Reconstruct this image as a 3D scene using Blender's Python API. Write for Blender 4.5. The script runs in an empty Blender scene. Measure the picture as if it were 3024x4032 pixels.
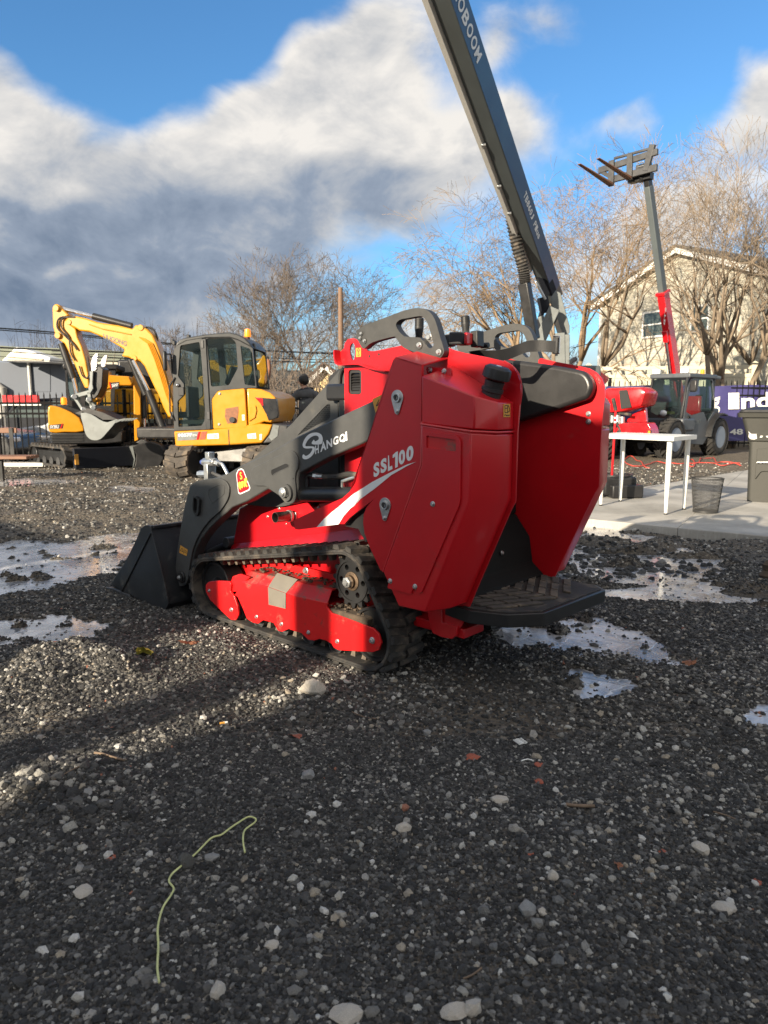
import bpy, bmesh, math, random
import numpy as np
from mathutils import Vector, Matrix, Euler
from mathutils.geometry import tessellate_polygon

random.seed(7)
rng = np.random.default_rng(11)
scene = bpy.context.scene
COL = scene.collection
PI = math.pi
R = math.radians

# ------------------------------------------------------------------ camera
CAM_H = 1.12
FPX, CX, CY = 2796.0, 1512.0, 2016.0          # focal length and centre of the 3024 x 4032 photograph
PITCH = math.atan((2016 - 1604) / FPX)
_c, _s = math.cos(PITCH), math.sin(PITCH)
cam_d = bpy.data.cameras.new('camera')
cam = bpy.data.objects.new('camera', cam_d)
COL.objects.link(cam)
cam.location = (0, 0, CAM_H)
cam.rotation_euler = (PI / 2 - PITCH, 0, 0)
cam_d.sensor_fit = 'VERTICAL'
cam_d.sensor_height = 36
cam_d.sensor_width = 27
cam_d.lens = 36 * FPX / 4032
cam_d.clip_start = 0.05
cam_d.clip_end = 2000
cam_d.dof.use_dof = True
cam_d.dof.focus_distance = 3.2
cam_d.dof.aperture_fstop = 6.5
scene.camera = cam

scene.view_settings.view_transform = 'Standard'
scene.view_settings.look = 'None'
scene.view_settings.exposure = 1.5
scene.view_settings.gamma = 1
scene.view_settings.use_curve_mapping = False

def ray(x, y):
    a = (x - CX) / FPX
    b = (y - CY) / FPX
    return (a, _c - b * _s, -(b * _c + _s))

def gnd(x, y, z=0.0):
    r = ray(x, y)
    t = (z - CAM_H) / r[2]
    return (r[0] * t, r[1] * t)

def azel(x, y):
    r = Vector(ray(x * 1.8228, y * 1.8228)).normalized()
    return math.atan2(r.x, r.y), math.asin(r.z)

# ------------------------------------------------------------------ sun and sky
SUN_AZ, SUN_EL = 221.0, 17.3
sd = bpy.data.lights.new('sun', 'SUN')
sd.energy = 3.7
sd.angle = R(0.53)
sd.color = (1.0, 0.86, 0.66)
sun = bpy.data.objects.new('sun', sd)
COL.objects.link(sun)
_to = Vector((math.sin(R(SUN_AZ)) * math.cos(R(SUN_EL)), math.cos(R(SUN_AZ)) * math.cos(R(SUN_EL)), math.sin(R(SUN_EL))))
sun.rotation_euler = _to.to_track_quat('Z', 'Y').to_euler()
sun.location = (-20, -25, 20)

world = bpy.data.worlds.new('World')
scene.world = world
world.use_nodes = True
WT = world.node_tree
WT.nodes.clear()

class NB:
    """tiny shader-node expression helper"""
    def __init__(s, nt): s.nt = nt
    def _set(s, sock, v):
        if v is None: return
        if hasattr(v, 'is_output') or isinstance(v, bpy.types.NodeSocket): s.nt.links.new(v, sock)
        else: sock.default_value = v
    def m(s, op, a, b=None, c=None, clamp=False):
        n = s.nt.nodes.new('ShaderNodeMath'); n.operation = op; n.use_clamp = clamp
        s._set(n.inputs[0], a); s._set(n.inputs[1], b); s._set(n.inputs[2], c)
        return n.outputs[0]
    def v(s, op, a, b=None):
        n = s.nt.nodes.new('ShaderNodeVectorMath'); n.operation = op
        s._set(n.inputs[0], a)
        if b is not None:
            if op == 'SCALE': s._set(n.inputs[3], b)
            else: s._set(n.inputs[1], b)
        return n.outputs[1] if op in ('LENGTH', 'DOT_PRODUCT', 'DISTANCE') else n.outputs[0]
    def noise(s, vec, scale, detail=6, rough=.55, dist=0, out=0):
        n = s.nt.nodes.new('ShaderNodeTexNoise')
        if vec is not None: s.nt.links.new(vec, n.inputs['Vector'])
        n.inputs['Scale'].default_value = scale; n.inputs['Detail'].default_value = detail
        n.inputs['Roughness'].default_value = rough; n.inputs['Distortion'].default_value = dist
        return n.outputs[out]
    def mr(s, x, a, b, c=0, d=1, smooth=True):
        n = s.nt.nodes.new('ShaderNodeMapRange')
        n.interpolation_type = 'SMOOTHSTEP' if smooth else 'LINEAR'
        s._set(n.inputs[0], x)
        for i, q in enumerate((a, b, c, d)): s._set(n.inputs[i + 1], q)
        return n.outputs[0]
    def mix(s, f, a, b, typ='RGBA', blend='MIX'):
        n = s.nt.nodes.new('ShaderNodeMix'); n.data_type = typ
        if typ == 'RGBA':
            n.blend_type = blend
            s._set(n.inputs[0], f); s._set(n.inputs[6], a); s._set(n.inputs[7], b)
            return n.outputs[2]
        s._set(n.inputs[0], f); s._set(n.inputs[2], a); s._set(n.inputs[3], b)
        return n.outputs[0]
    def comb(s, x, y, z):
        n = s.nt.nodes.new('ShaderNodeCombineXYZ')
        s._set(n.inputs[0], x); s._set(n.inputs[1], y); s._set(n.inputs[2], z)
        return n.outputs[0]

def build_sky():
    b = NB(WT); N = WT.nodes
    tc = N.new('ShaderNodeTexCoord')
    sep = N.new('ShaderNodeSeparateXYZ'); WT.links.new(tc.outputs['Generated'], sep.inputs[0])
    az = b.m('ARCTAN2', sep.outputs[0], sep.outputs[1])
    el = b.m('ARCSINE', sep.outputs[2])
    # noise is read on the direction itself so that it has no seam behind the camera
    dirv = b.v('MULTIPLY', tc.outputs['Generated'], (1.0, 1.0, 1.55))
    ae = b.comb(az, el, 0.0)
    n1 = b.noise(dirv, 3.1, 9, .58, .35)
    n2 = b.noise(dirv, 9.0, 7, .6, .5)
    wv = b.noise(dirv, 4.5, 3, .5, 0, 1)
    warp = b.v('SCALE', b.v('SUBTRACT', wv, (.5, .5, .5)), .16)
    aew = b.v('ADD', ae, warp)
    def blobs(lst):
        tot = None
        for (x, y, rx, ry, w) in lst:
            a0, e0 = azel(x, y)
            a1, _ = azel(x + rx, y); _, e1 = azel(x, y - ry)
            ra = abs(a1 - a0); re = abs(e1 - e0)
            p = b.v('MULTIPLY', b.v('SUBTRACT', aew, (a0, e0, 0)), (1 / ra, 1 / re, 0))
            d = b.v('DOT_PRODUCT', p, p)
            g = b.m('EXPONENT', b.m('MULTIPLY', d, -1.0))
            tot = b.m('MULTIPLY_ADD', g, w, tot if tot is not None else 0.0)
        return tot
    cover = [  # where the clouds stand (x, y, half-width, half-height, weight)
        (20, 250, 130, 170, .75), (150, 330, 120, 110, .45), (340, 260, 90, 60, .35), (260, 440, 260, 140, .9), (0, 600, 400, 220, 1.0), (600, 330, 260, 190, 1.1), (560, 230, 120, 60, .5),
        (740, 120, 200, 140, .8), (840, 40, 130, 90, .45), (400, 190, 80, 60, .25), (850, 250, 170, 170, .8), (480, 560, 300, 150, .9), (880, 420, 130, 110, .8), (-300, 350, 300, 300, .7),
        (930, 640, 120, 55, .8), (1160, 260, 100, 90, .95), (1180, 30, 90, 60, .85), (1260, 130, 60, 40, .5), (1560, 160, 50, 40, .5), (1060, 90, 50, 70, .75), (1380, 250, 70, 70, .62), (1040, 380, 90, 90, .5),
        (1640, 240, 100, 85, 1.0), (1500, 420, 200, 120, .8), (1300, 520, 200, 120, .7), (1050, 330, 70, 60, .5), (1560, 640, 200, 90, .6),
        (700, 30, 120, 60, .3), (1900, 300, 250, 300, .6), (820, 790, 1500, 70, .75), (1250, 730, 500, 70, .35),
        (180, 60, 260, 110, -.9), (470, 70, 150, 110, -.75), (250, 200, 90, 50, -.35), (560, 20, 100, 60, -.3), (1450, 90, 200, 110, -.6), (860, 620, 60, 40, -.45),
        (900, 545, 60, 25, -.4), (1000, 500, 60, 50, -.2), (330, 580, 60, 20, -.1),
    ]
    cov = blobs(cover)
    dens = b.m('ADD', cov, b.m('MULTIPLY', b.m('SUBTRACT', n1, .5), 1.7))
    dens = b.m('ADD', dens, b.m('MULTIPLY', b.m('SUBTRACT', n2, .5), .75))
    # behind and overhead, out of view, extra cloud is added as fill light
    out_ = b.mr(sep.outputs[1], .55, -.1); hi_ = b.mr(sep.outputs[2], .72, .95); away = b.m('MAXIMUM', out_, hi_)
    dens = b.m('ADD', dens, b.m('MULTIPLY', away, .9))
    mask = b.mr(dens, .18, 1.0)
    # the grey undersides
    dark = blobs([
        (0, 570, 450, 150, .6), (330, 640, 420, 140, .65), (560, 520, 330, 70, .40), (200, 450, 200, 60, .30), (850, 410, 110, 110, .30), (700, 440, 250, 60, .30),
        (300, 760, 1500, 70, .45), (860, 490, 160, 60, .25), (0, 440, 120, 60, .3), (1150, 330, 90, 40, .25), (1600, 330, 150, 60, .15), (340, 380, 120, 90, .22),
        (140, 545, 90, 26, -.45), (30, 240, 120, 90, -.2), (560, 300, 200, 60, -.2), (950, 600, 90, 40, -.4), (740, 530, 60, 22, -.25), (540, 570, 60, 18, -.2), (1300, 640, 300, 120, -.2)])
    up = b.v('ADD', dirv, (-.035, -.02, .075))
    n3 = b.noise(up, 3.1, 6, .58, .35)
    relief = b.m('MULTIPLY', b.m('SUBTRACT', n1, n3), 2.6)
    n4 = b.noise(b.v('ADD', dirv, (-.012, -.01, .028)), 9.0, 6, .6, .5)
    relief = b.m('ADD', relief, b.m('MULTIPLY', b.m('SUBTRACT', n2, n4), 1.5))
    sh = b.m('SUBTRACT', dark, relief)
    sh = b.m('ADD', sh, b.m('MULTIPLY', b.m('SUBTRACT', dens, .9), .22))
    sh = b.m('SUBTRACT', sh, b.m('MULTIPLY', away, .7))      # the unseen clouds are brightened to lift the fill light
    shade = b.mr(sh, -.30, 1.42, smooth=False)
    ramp = N.new('ShaderNodeValToRGB')
    WT.links.new(shade, ramp.inputs[0])
    cr = ramp.color_ramp
    cr.elements[0].position = 0; cr.elements[0].color = (.325, .312, .295, 1)
    cr.elements[1].position = 1; cr.elements[1].color = (.062, .083, .118, 1)
    e = cr.elements.new(.33); e.color = (.215, .218, .224, 1)
    e = cr.elements.new(.66); e.color = (.110, .132, .168, 1)
    sky = N.new('ShaderNodeTexSky')
    sky.sky_type = 'NISHITA'; sky.sun_disc = False
    sky.sun_elevation = R(SUN_EL); sky.sun_rotation = R(SUN_AZ)
    sky.air_density = 1.0; sky.dust_density = 0.6; sky.ozone_density = 2.2
    bg1 = N.new('ShaderNodeBackground'); tint = b.mix(1.0, sky.outputs[0], (.48, .79, 1.0, 1), blend='MULTIPLY'); WT.links.new(tint, bg1.inputs[0]); bg1.inputs[1].default_value = .076
    bg2 = N.new('ShaderNodeBackground'); WT.links.new(ramp.outputs[0], bg2.inputs[0]); bg2.inputs[1].default_value = 1.0
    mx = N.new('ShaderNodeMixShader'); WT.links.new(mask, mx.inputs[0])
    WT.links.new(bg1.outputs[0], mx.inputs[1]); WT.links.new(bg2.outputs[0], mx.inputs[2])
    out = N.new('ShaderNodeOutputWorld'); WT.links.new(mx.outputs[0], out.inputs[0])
build_sky()

# ------------------------------------------------------------------ materials
MATS = {}
def material(name, color, rough=.5, metal=0.0, var=.12, vscale=6.0, bump=0.0, bscale=60.0, coat=0.0, spec=.5, dirt=None, dirt_amt=.0, dscale=4.0, emit=None, alpha=1.0, detail=5):
    m = bpy.data.materials.new(name); m.use_nodes = True
    nt = m.node_tree; b = NB(nt); P = nt.nodes['Principled BSDF']
    tc = nt.nodes.new('ShaderNodeTexCoord').outputs['Object']
    n = b.noise(tc, vscale, detail, .6)
    lo = tuple(c * (1 - var) for c in color) + (1,); hi = tuple(min(1, c * (1 + var)) for c in color) + (1,)
    col = b.mix(b.mr(n, .3, .7, smooth=False), lo, hi)
    rr = rough
    if dirt is not None:
        dn = b.noise(tc, dscale, 8, .65, .3)
        dm = b.mr(dn, .62 - dirt_amt, .75 - dirt_amt * .6)
        col = b.mix(dm, col, tuple(dirt) + (1,))
        rr = b.mr(dm, 0, 1, rough, min(1, rough + .35))
    nt.links.new(col, P.inputs['Base Color'])
    if isinstance(rr, (int, float)):
        rr = b.mr(n, .3, .7, max(.02, rough - .05), min(1, rough + .06))
    nt.links.new(rr, P.inputs['Roughness'])
    P.inputs['Metallic'].default_value = metal
    P.inputs['Specular IOR Level'].default_value = spec
    P.inputs['Coat Weight'].default_value = coat
    P.inputs['Coat Roughness'].default_value = .12
    if bump:
        bn = nt.nodes.new('ShaderNodeBump'); bn.inputs['Strength'].default_value = bump; bn.inputs['Distance'].default_value = .004
        nt.links.new(b.noise(tc, bscale, 4, .6), bn.inputs['Height']); nt.links.new(bn.outputs[0], P.inputs['Normal'])
    if emit:
        P.inputs['Emission Color'].default_value = tuple(emit[:3]) + (1,); P.inputs['Emission Strength'].default_value = emit[3]
    MATS[name] = m
    return m

def glass_material(name, tint=(.55, .62, .6), opacity=.45, rough=.04):
    m = bpy.data.materials.new(name); m.use_nodes = True; nt = m.node_tree; nt.nodes.clear()
    out = nt.nodes.new('ShaderNodeOutputMaterial'); mx = nt.nodes.new('ShaderNodeMixShader')
    tr = nt.nodes.new('ShaderNodeBsdfTransparent'); tr.inputs[0].default_value = tuple(tint) + (1,)
    pb = nt.nodes.new('ShaderNodeBsdfPrincipled'); pb.inputs['Base Color'].default_value = (.02, .03, .035, 1); pb.inputs['Roughness'].default_value = rough
    pb.inputs['Specular IOR Level'].default_value = 1.0; pb.inputs['Coat Weight'].default_value = 1.0; pb.inputs['Coat Roughness'].default_value = .03
    mx.inputs[0].default_value = opacity
    nt.links.new(tr.outputs[0], mx.inputs[1]); nt.links.new(pb.outputs[0], mx.inputs[2]); nt.links.new(mx.outputs[0], out.inputs[0])
    MATS[name] = m
    return m

material('red_paint', (.50, .006, .012), .34, coat=.35, var=.07, bump=.05, bscale=220, dirt=(.40, .02, .02), dirt_amt=.02, dscale=7)
material('red_dusty', (.52, .012, .014), .5, var=.15, bump=.1, dirt=(.12, .09, .07), dirt_amt=.13, dscale=11)
material('frame_red', (.66, .010, .012), .38, coat=.2, var=.08, bump=.05, bscale=200, dirt=(.16, .05, .035), dirt_amt=.05, dscale=14)
material('arm_grey', (.055, .056, .056), .48, var=.14, vscale=14, bump=.12, bscale=420, spec=.5, dirt=(.10, .095, .08), dirt_amt=.02)
material('satin_black', (.018, .018, .019), .38, var=.2, bump=.06, bscale=300)
material('bucket_black', (.020, .021, .024), .42, var=.25, vscale=5, bump=.12, bscale=90, dirt=(.07, .066, .06), dirt_amt=.09, dscale=6)
material('rubber', (.026, .025, .024), .78, var=.3, vscale=20, bump=.35, bscale=70, dirt=(.12, .10, .08), dirt_amt=.15, dscale=9)
material('rubber_dusty', (.06, .052, .045), .85, var=.3, vscale=20, bump=.4, bscale=60, dirt=(.15, .12, .09), dirt_amt=.15, dscale=8)
material('mud', (.075, .055, .038), .95, var=.4, vscale=30, bump=.8, bscale=50)
material('plastic_black', (.022, .022, .023), .5, var=.12, bump=.1, bscale=260)
material('handle_grey', (.045, .045, .044), .5, var=.1, vscale=30, bump=.14, bscale=380)
material('pad', (.020, .020, .021), .36, var=.12, bump=.1, bscale=240)
material('zinc', (.52, .53, .53), .36, .85, var=.15, vscale=30)
material('chrome', (.75, .75, .75), .12, 1.0, var=.03)
material('brass', (.13, .09, .06), .5, .7, var=.3, vscale=60)
material('exhaust_steel', (.20, .16, .15), .28, .9, var=.35, vscale=15)
material('strap', (.016, .016, .017), .55, var=.2, bump=.25, bscale=300)
material('white_vinyl', (.72, .73, .74), .45, var=.03)
material('white_paint', (.74, .74, .70), .45, var=.04)
material('ochre_label', (.62, .30, .045), .5, var=.06)
material('ink', (.012, .012, .012), .6, var=.05)
material('red_decal', (.62, .01, .015), .4, var=.04)
material('gold', (.75, .50, .06), .4, var=.05)
material('kick_black', (.006, .006, .006), .8, spec=.2)
material('hull_beige', (.17, .155, .13), .5, var=.1, bump=.08, bscale=200)
material('yellow_paint', (.56, .235, .006), .36, coat=.3, var=.05)
material('yellow_bright', (.58, .26, .008), .36, coat=.3, var=.05)
material('cab_grey', (.028, .030, .032), .42, var=.12)
material('steel_dark', (.07, .07, .072), .45, .3, var=.2)
material('bucket_grey', (.16, .175, .175), .5, .2, var=.15, dirt=(.10, .10, .09), dirt_amt=.05)
material('amber', (.85, .22, .01), .3, var=.05, emit=(1, .28, .02, .35))
material('beacon_red', (.6, .02, .02), .4)
material('telehandler_grey', (.075, .083, .095), .42, var=.1)
material('boom_grey', (.085, .10, .105), .45, var=.08, vscale=2)
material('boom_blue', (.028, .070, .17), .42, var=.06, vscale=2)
material('boom_light', (.58, .57, .54), .5, var=.05)
material('rim_grey', (.20, .24, .30), .5, var=.12)
material('tyre', (.022, .021, .02), .85, var=.25, bump=.3, bscale=60, dirt=(.09, .08, .065), dirt_amt=.10, dscale=6)
material('fence_black', (.010, .010, .011), .8, var=.1, spec=.15)
material('vinyl_cream', (.58, .53, .40), .5, var=.03)
material('vinyl_white', (.78, .78, .76), .5, var=.03)
material('siding_cream', (.48, .45, .37), .65, var=.05, vscale=3, bump=.05)
material('siding_peach', (.60, .46, .24), .65, var=.04, vscale=3)
material('trim_white', (.78, .77, .73), .5, var=.04)
material('roof_brown', (.10, .065, .05), .85, var=.25, vscale=8, bump=.3, bscale=25)
material('roof_grey', (.09, .09, .085), .85, var=.2, vscale=8)
material('roof_green', (.13, .15, .11), .6, var=.12)
material('wall_grey', (.13, .148, .182), .8, var=.10, vscale=.6, bump=.1, bscale=8, detail=7)
material('window_glass', (.07, .09, .09), .1, var=.25, vscale=.8, spec=.6)
material('bark_gold', (.22, .155, .095), .85, var=.3, vscale=3, bump=.5, bscale=20)
material('bark_tan', (.20, .155, .11), .85, var=.35, vscale=3, bump=.5, bscale=20)
material('bark_grey', (.145, .115, .092), .9, var=.3, vscale=3, bump=.5, bscale=20)
material('bark_dark', (.06, .045, .036), .9, var=.3, vscale=3)
material('wire', (.012, .012, .012), .6)
material('pole_wood', (.19, .12, .08), .85, var=.2, vscale=12)
material('banner', (.055, .050, .165), .5, var=.12, vscale=3, bump=.2, bscale=3)
material('banner_blue', (.05, .08, .26), .5, var=.1)
material('jacket', (.085, .088, .095), .85, var=.2, vscale=20, bump=.3, bscale=90)
material('skin', (.50, .28, .20), .55, var=.05)
material('hair', (.010, .009, .009), .6, var=.3, bump=.4, bscale=120)
material('trousers', (.03, .033, .04), .8, var=.2)
material('car_black', (.014, .015, .017), .3, coat=.3, var=.05)
material('car_silver', (.36, .37, .39), .4, .1, coat=.3, var=.03)
material('car_navy', (.012, .014, .02), .6, spec=.2, var=.05)
material('light_red', (.55, .01, .015), .25, coat=.5)
material('lamp_clear', (.75, .76, .78), .12, .2)
material('bin_olive', (.032, .032, .027), .55, var=.15, vscale=5, bump=.1, bscale=60)
material('mesh_black', (.03, .03, .03), .5)
material('wood_brown', (.20, .10, .06), .6, var=.2, vscale=9)
material('cord_red', (.55, .07, .05), .5)
material('twine', (.52, .54, .24), .7, var=.2, vscale=60)
material('leaf_yellow', (.50, .46, .08), .6, var=.35, vscale=30)
material('leaf_brown', (.24, .10, .05), .7, var=.3, vscale=30)
material('leaf_red', (.28, .09, .06), .7, var=.3, vscale=30)
material('brick_red', (.34, .095, .055), .9, var=.25, vscale=30, bump=.5)
material('stone_pale', (.48, .44, .38), .85, var=.35, vscale=26, bump=.6, bscale=90)
material('stone_grey', (.25, .25, .245), .85, var=.35, vscale=26, bump=.6, bscale=90)
material('stone_dark', (.09, .088, .08), .9, var=.35, vscale=26, bump=.7, bscale=90)
material('twig', (.16, .115, .08), .9, var=.3, vscale=30)
material('container_wall', (.30, .29, .27), .7, var=.1)
glass_material('glass_cab', (.74, .82, .80), .16)
glass_material('glass_tint', (.35, .40, .42), .5)
M = MATS

# ------------------------------------------------------------------ mesh helpers
def T_uw(p, q, a): return (p, a, q)

class MB:
    def __init__(s): s.v = []; s.f = []
    def add(s, verts, faces):
        o = len(s.v); s.v += [tuple(x) for x in verts]; s.f += [tuple(i + o for i in f) for f in faces]; return s
    def prism(s, pts, a0, a1, fn=T_uw, holes=()):
        pts = [tuple(p) for p in pts]
        if not holes:
            n = len(pts)
            vs = [fn(p, q, a0) for p, q in pts] + [fn(p, q, a1) for p, q in pts]
            fs = [tuple(range(n)), tuple(reversed(range(n, 2 * n)))]
            fs += [(i, n + i, n + (i + 1) % n, (i + 1) % n) for i in range(n)]
            # orientation is made consistent at build time
            s.add(vs, fs)
        else:
            loops = [pts] + [list(h) for h in holes]
            flat = [p for l in loops for p in l]
            tri = tessellate_polygon([[Vector((p[0], p[1], 0)) for p in l] for l in loops])
            n = len(flat)
            vs = [fn(p, q, a0) for p, q in flat] + [fn(p, q, a1) for p, q in flat]
            fs = [tuple(t) for t in tri] + [tuple(reversed([i + n for i in t])) for t in tri]
            o = 0
            for l in loops:
                k = len(l)
                fs += [(o + i, n + o + i, n + o + (i + 1) % k, o + (i + 1) % k) for i in range(k)]
                o += k
            s.add(vs, fs)
        return s
    def box(s, x0, x1, y0, y1, z0, z1):
        v = [(x, y, z) for x in (x0, x1) for y in (y0, y1) for z in (z0, z1)]
        return s.add(v, [(0, 1, 3, 2), (4, 6, 7, 5), (0, 4, 5, 1), (2, 3, 7, 6), (0, 2, 6, 4), (1, 5, 7, 3)])
    def obox(s, c, size, rot=None):
        rot = rot or Matrix.Identity(3); c = Vector(c)
        v = [c + rot @ Vector((sx * size[0] / 2, sy * size[1] / 2, sz * size[2] / 2)) for sx in (-1, 1) for sy in (-1, 1) for sz in (-1, 1)]
        return s.add(v, [(0, 1, 3, 2), (4, 6, 7, 5), (0, 4, 5, 1), (2, 3, 7, 6), (0, 2, 6, 4), (1, 5, 7, 3)])
    def cyl(s, p0, p1, r0, r1=None, n=16, caps=True):
        r1 = r0 if r1 is None else r1
        p0 = Vector(p0); p1 = Vector(p1); d = (p1 - p0).normalized()
        a = d.orthogonal().normalized(); b = d.cross(a)
        vs = []
        for (p, r) in ((p0, r0), (p1, r1)):
            for i in range(n):
                t = 2 * PI * i / n; vs.append(p + a * math.cos(t) * r + b * math.sin(t) * r)
        fs = [(i, (i + 1) % n, n + (i + 1) % n, n + i) for i in range(n)]
        if caps: fs += [tuple(reversed(range(n))), tuple(range(n, 2 * n))]
        return s.add(vs, fs)
    def ring(s, c, axis, ro, ri, h, n=24):
        c = Vector(c); d = Vector(axis).normalized(); a = d.orthogonal().normalized(); b = d.cross(a); vs = []
        for (r, o) in ((ro, -h / 2), (ro, h / 2), (ri, h / 2), (ri, -h / 2)):
            for i in range(n):
                t = 2 * PI * i / n; vs.append(c + d * o + a * math.cos(t) * r + b * math.sin(t) * r)
        fs = []
        for k in range(4):
            for i in range(n):
                fs.append((k * n + i, k * n + (i + 1) % n, ((k + 1) % 4) * n + (i + 1) % n, ((k + 1) % 4) * n + i))
        return s.add(vs, fs)
    def lathe(s, c, axis, prof, n=24, capends=True):
        c = Vector(c); d = Vector(axis).normalized(); a = d.orthogonal().normalized(); b = d.cross(a); vs = []
        for (r, h) in prof:
            for i in range(n):
                t = 2 * PI * i / n; vs.append(c + d * h + a * math.cos(t) * r + b * math.sin(t) * r)
        m = len(prof); fs = []
        for k in range(m - 1):
            for i in range(n): fs.append((k * n + i, k * n + (i + 1) % n, (k + 1) * n + (i + 1) % n, (k + 1) * n + i))
        if capends: fs += [tuple(reversed(range(n))), tuple(range((m - 1) * n, m * n))]
        return s.add(vs, fs)
    def tube(s, path, r, n=8, closed=False):
        P = [Vector(p) for p in path]; m = len(P)
        rs = r if isinstance(r, (list, tuple)) else [r] * m
        vs = []; up = None
        for i in range(m):
            if closed: t = P[(i + 1) % m] - P[i - 1]
            else: t = P[min(i + 1, m - 1)] - P[max(i - 1, 0)]
            t = t.normalized() if t.length > 1e-9 else Vector((0, 0, 1))
            if up is None: up = t.orthogonal().normalized()
            a = (up - t * up.dot(t))
            a = a.normalized() if a.length > 1e-6 else t.orthogonal().normalized()
            up = a; b = t.cross(a)
            for k in range(n):
                g = 2 * PI * k / n; vs.append(P[i] + (a * math.cos(g) + b * math.sin(g)) * rs[i])
        fs = []
        for i in range(m if closed else m - 1):
            j = (i + 1) % m
            for k in range(n): fs.append((i * n + k, i * n + (k + 1) % n, j * n + (k + 1) % n, j * n + k))
        if not closed: fs += [tuple(reversed(range(n))), tuple(range((m - 1) * n, m * n))]
        return s.add(vs, fs)
    def ribbon(s, path, wdir, w, th):
        P = [Vector(p) for p in path]; W = [Vector(x).normalized() for x in wdir] if isinstance(wdir, list) else [Vector(wdir).normalized()] * len(P)
        vs = []
        for i, p in enumerate(P):
            t = (P[min(i + 1, len(P) - 1)] - P[max(i - 1, 0)]).normalized(); nrm = t.cross(W[i]).normalized()
            for (a, b_) in ((-.5, -.5), (.5, -.5), (.5, .5), (-.5, .5)): vs.append(p + W[i] * w * a + nrm * th * b_)
        fs = [(3, 2, 1, 0), tuple(4 * (len(P) - 1) + k for k in range(4))]
        for i in range(len(P) - 1):
            for k in range(4): fs.append((4 * i + k, 4 * i + (k + 1) % 4, 4 * i + 4 + (k + 1) % 4, 4 * i + 4 + k))
        return s.add(vs, fs)
    def loft(s, rings, caps=True):
        n = len(rings[0]); vs = [p for r_ in rings for p in r_]; fs = []
        for i in range(len(rings) - 1):
            for k in range(n): fs.append((i * n + k, i * n + (k + 1) % n, (i + 1) * n + (k + 1) % n, (i + 1) * n + k))
        if caps: fs += [tuple(reversed(range(n))), tuple(range((len(rings) - 1) * n, len(rings) * n))]
        return s.add(vs, fs)
    def ball(s, c, r, n=12, m=8, sc=(1, 1, 1)):
        rings = []
        for j in range(1, m):
            ph = PI * j / m
            rings.append([(c[0] + r * sc[0] * math.sin(ph) * math.cos(2 * PI * i / n), c[1] + r * sc[1] * math.sin(ph) * math.sin(2 * PI * i / n), c[2] + r * sc[2] * math.cos(ph)) for i in range(n)])
        return s.loft(rings)
    def build(s, name, mat, parent=None, bevel=0, seg=2, smooth=35, fix=True):
        me = bpy.data.meshes.new(name); me.from_pydata([tuple(v) for v in s.v], [], s.f); me.validate()
        if fix and len(s.f) < 60000:
            bm = bmesh.new(); bm.from_mesh(me); bmesh.ops.recalc_face_normals(bm, faces=bm.faces); bm.to_mesh(me); bm.free()
        me.materials.append(M[mat] if isinstance(mat, str) else mat)
        if smooth:
            me.shade_smooth()
            if smooth < 180: me.set_sharp_from_angle(angle=R(smooth))
        o = bpy.data.objects.new(name, me); COL.objects.link(o)
        if parent is not None: o.parent = parent
        if bevel:
            bv = o.modifiers.new('bevel', 'BEVEL'); bv.width = bevel; bv.segments = seg; bv.limit_method = 'ANGLE'; bv.angle_limit = R(30)
            bv.harden_normals = False; bv.use_clamp_overlap = True
        return o

def tag(o, label=None, cat=None, group=None, kind=None):
    if label: o['label'] = label
    if cat: o['category'] = cat
    if group: o['group'] = group
    if kind: o['kind'] = kind
    return o

def thing(name, label, cat, loc=(0, 0, 0), rz=0.0, group=None):
    o = bpy.data.objects.new(name, None); COL.objects.link(o); o.empty_display_size = .2
    o.location = loc; o.rotation_euler = (0, 0, rz)
    return tag(o, label, cat, group)

def share(name, me, parent, loc, rot=(0, 0, 0), scale=(1, 1, 1)):
    o = bpy.data.objects.new(name, me); COL.objects.link(o); o.parent = parent
    o.location = loc; o.rotation_euler = rot; o.scale = scale if not isinstance(scale, (int, float)) else (scale,) * 3
    return o

def copy_tree(o, parent=None):
    c = o.copy(); COL.objects.link(c); c.parent = parent
    for ch in list(o.children): copy_tree(ch, c)
    return c

def crop(x0, y0, k): return lambda x, y: (x0 + x * k, y0 + y * k)

class Frame:
    """a standing vertical frame: x ahead, y to the left, z up; traces photograph points onto its planes y = v"""
    def __init__(s, ox, oy, head_deg):
        h = R(head_deg); s.o = (ox, oy, 0); s.U = (-math.sin(h), math.cos(h)); s.V = (-math.cos(h), -math.sin(h)); s.rz = PI / 2 + h
    def uw(s, p, v=0.0):
        r = ray(*p)
        n = v - ((-s.o[0]) * s.V[0] + (-s.o[1]) * s.V[1]); t = n / (r[0] * s.V[0] + r[1] * s.V[1])
        x, y, z = r[0] * t - s.o[0], r[1] * t - s.o[1], CAM_H + r[2] * t
        return (x * s.U[0] + y * s.U[1], z)
    def p3(s, p, v=0.0):
        u, w = s.uw(p, v); return (u, v, w)
    def vw(s, p, u=0.0):
        r = ray(*p)
        n = u + (s.o[0]) * s.U[0] + (s.o[1]) * s.U[1]; t = n / (r[0] * s.U[0] + r[1] * s.U[1])
        x, y, z = r[0] * t - s.o[0], r[1] * t - s.o[1], CAM_H + r[2] * t
        return (x * s.V[0] + y * s.V[1], z)
    def poly(s, cr, v, pts): return [s.uw(cr(*p), v) for p in pts]
    def world(s, u, v, w=0): return (s.o[0] + s.U[0] * u + s.V[0] * v, s.o[1] + s.U[1] * u + s.V[1] * v, w)

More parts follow.
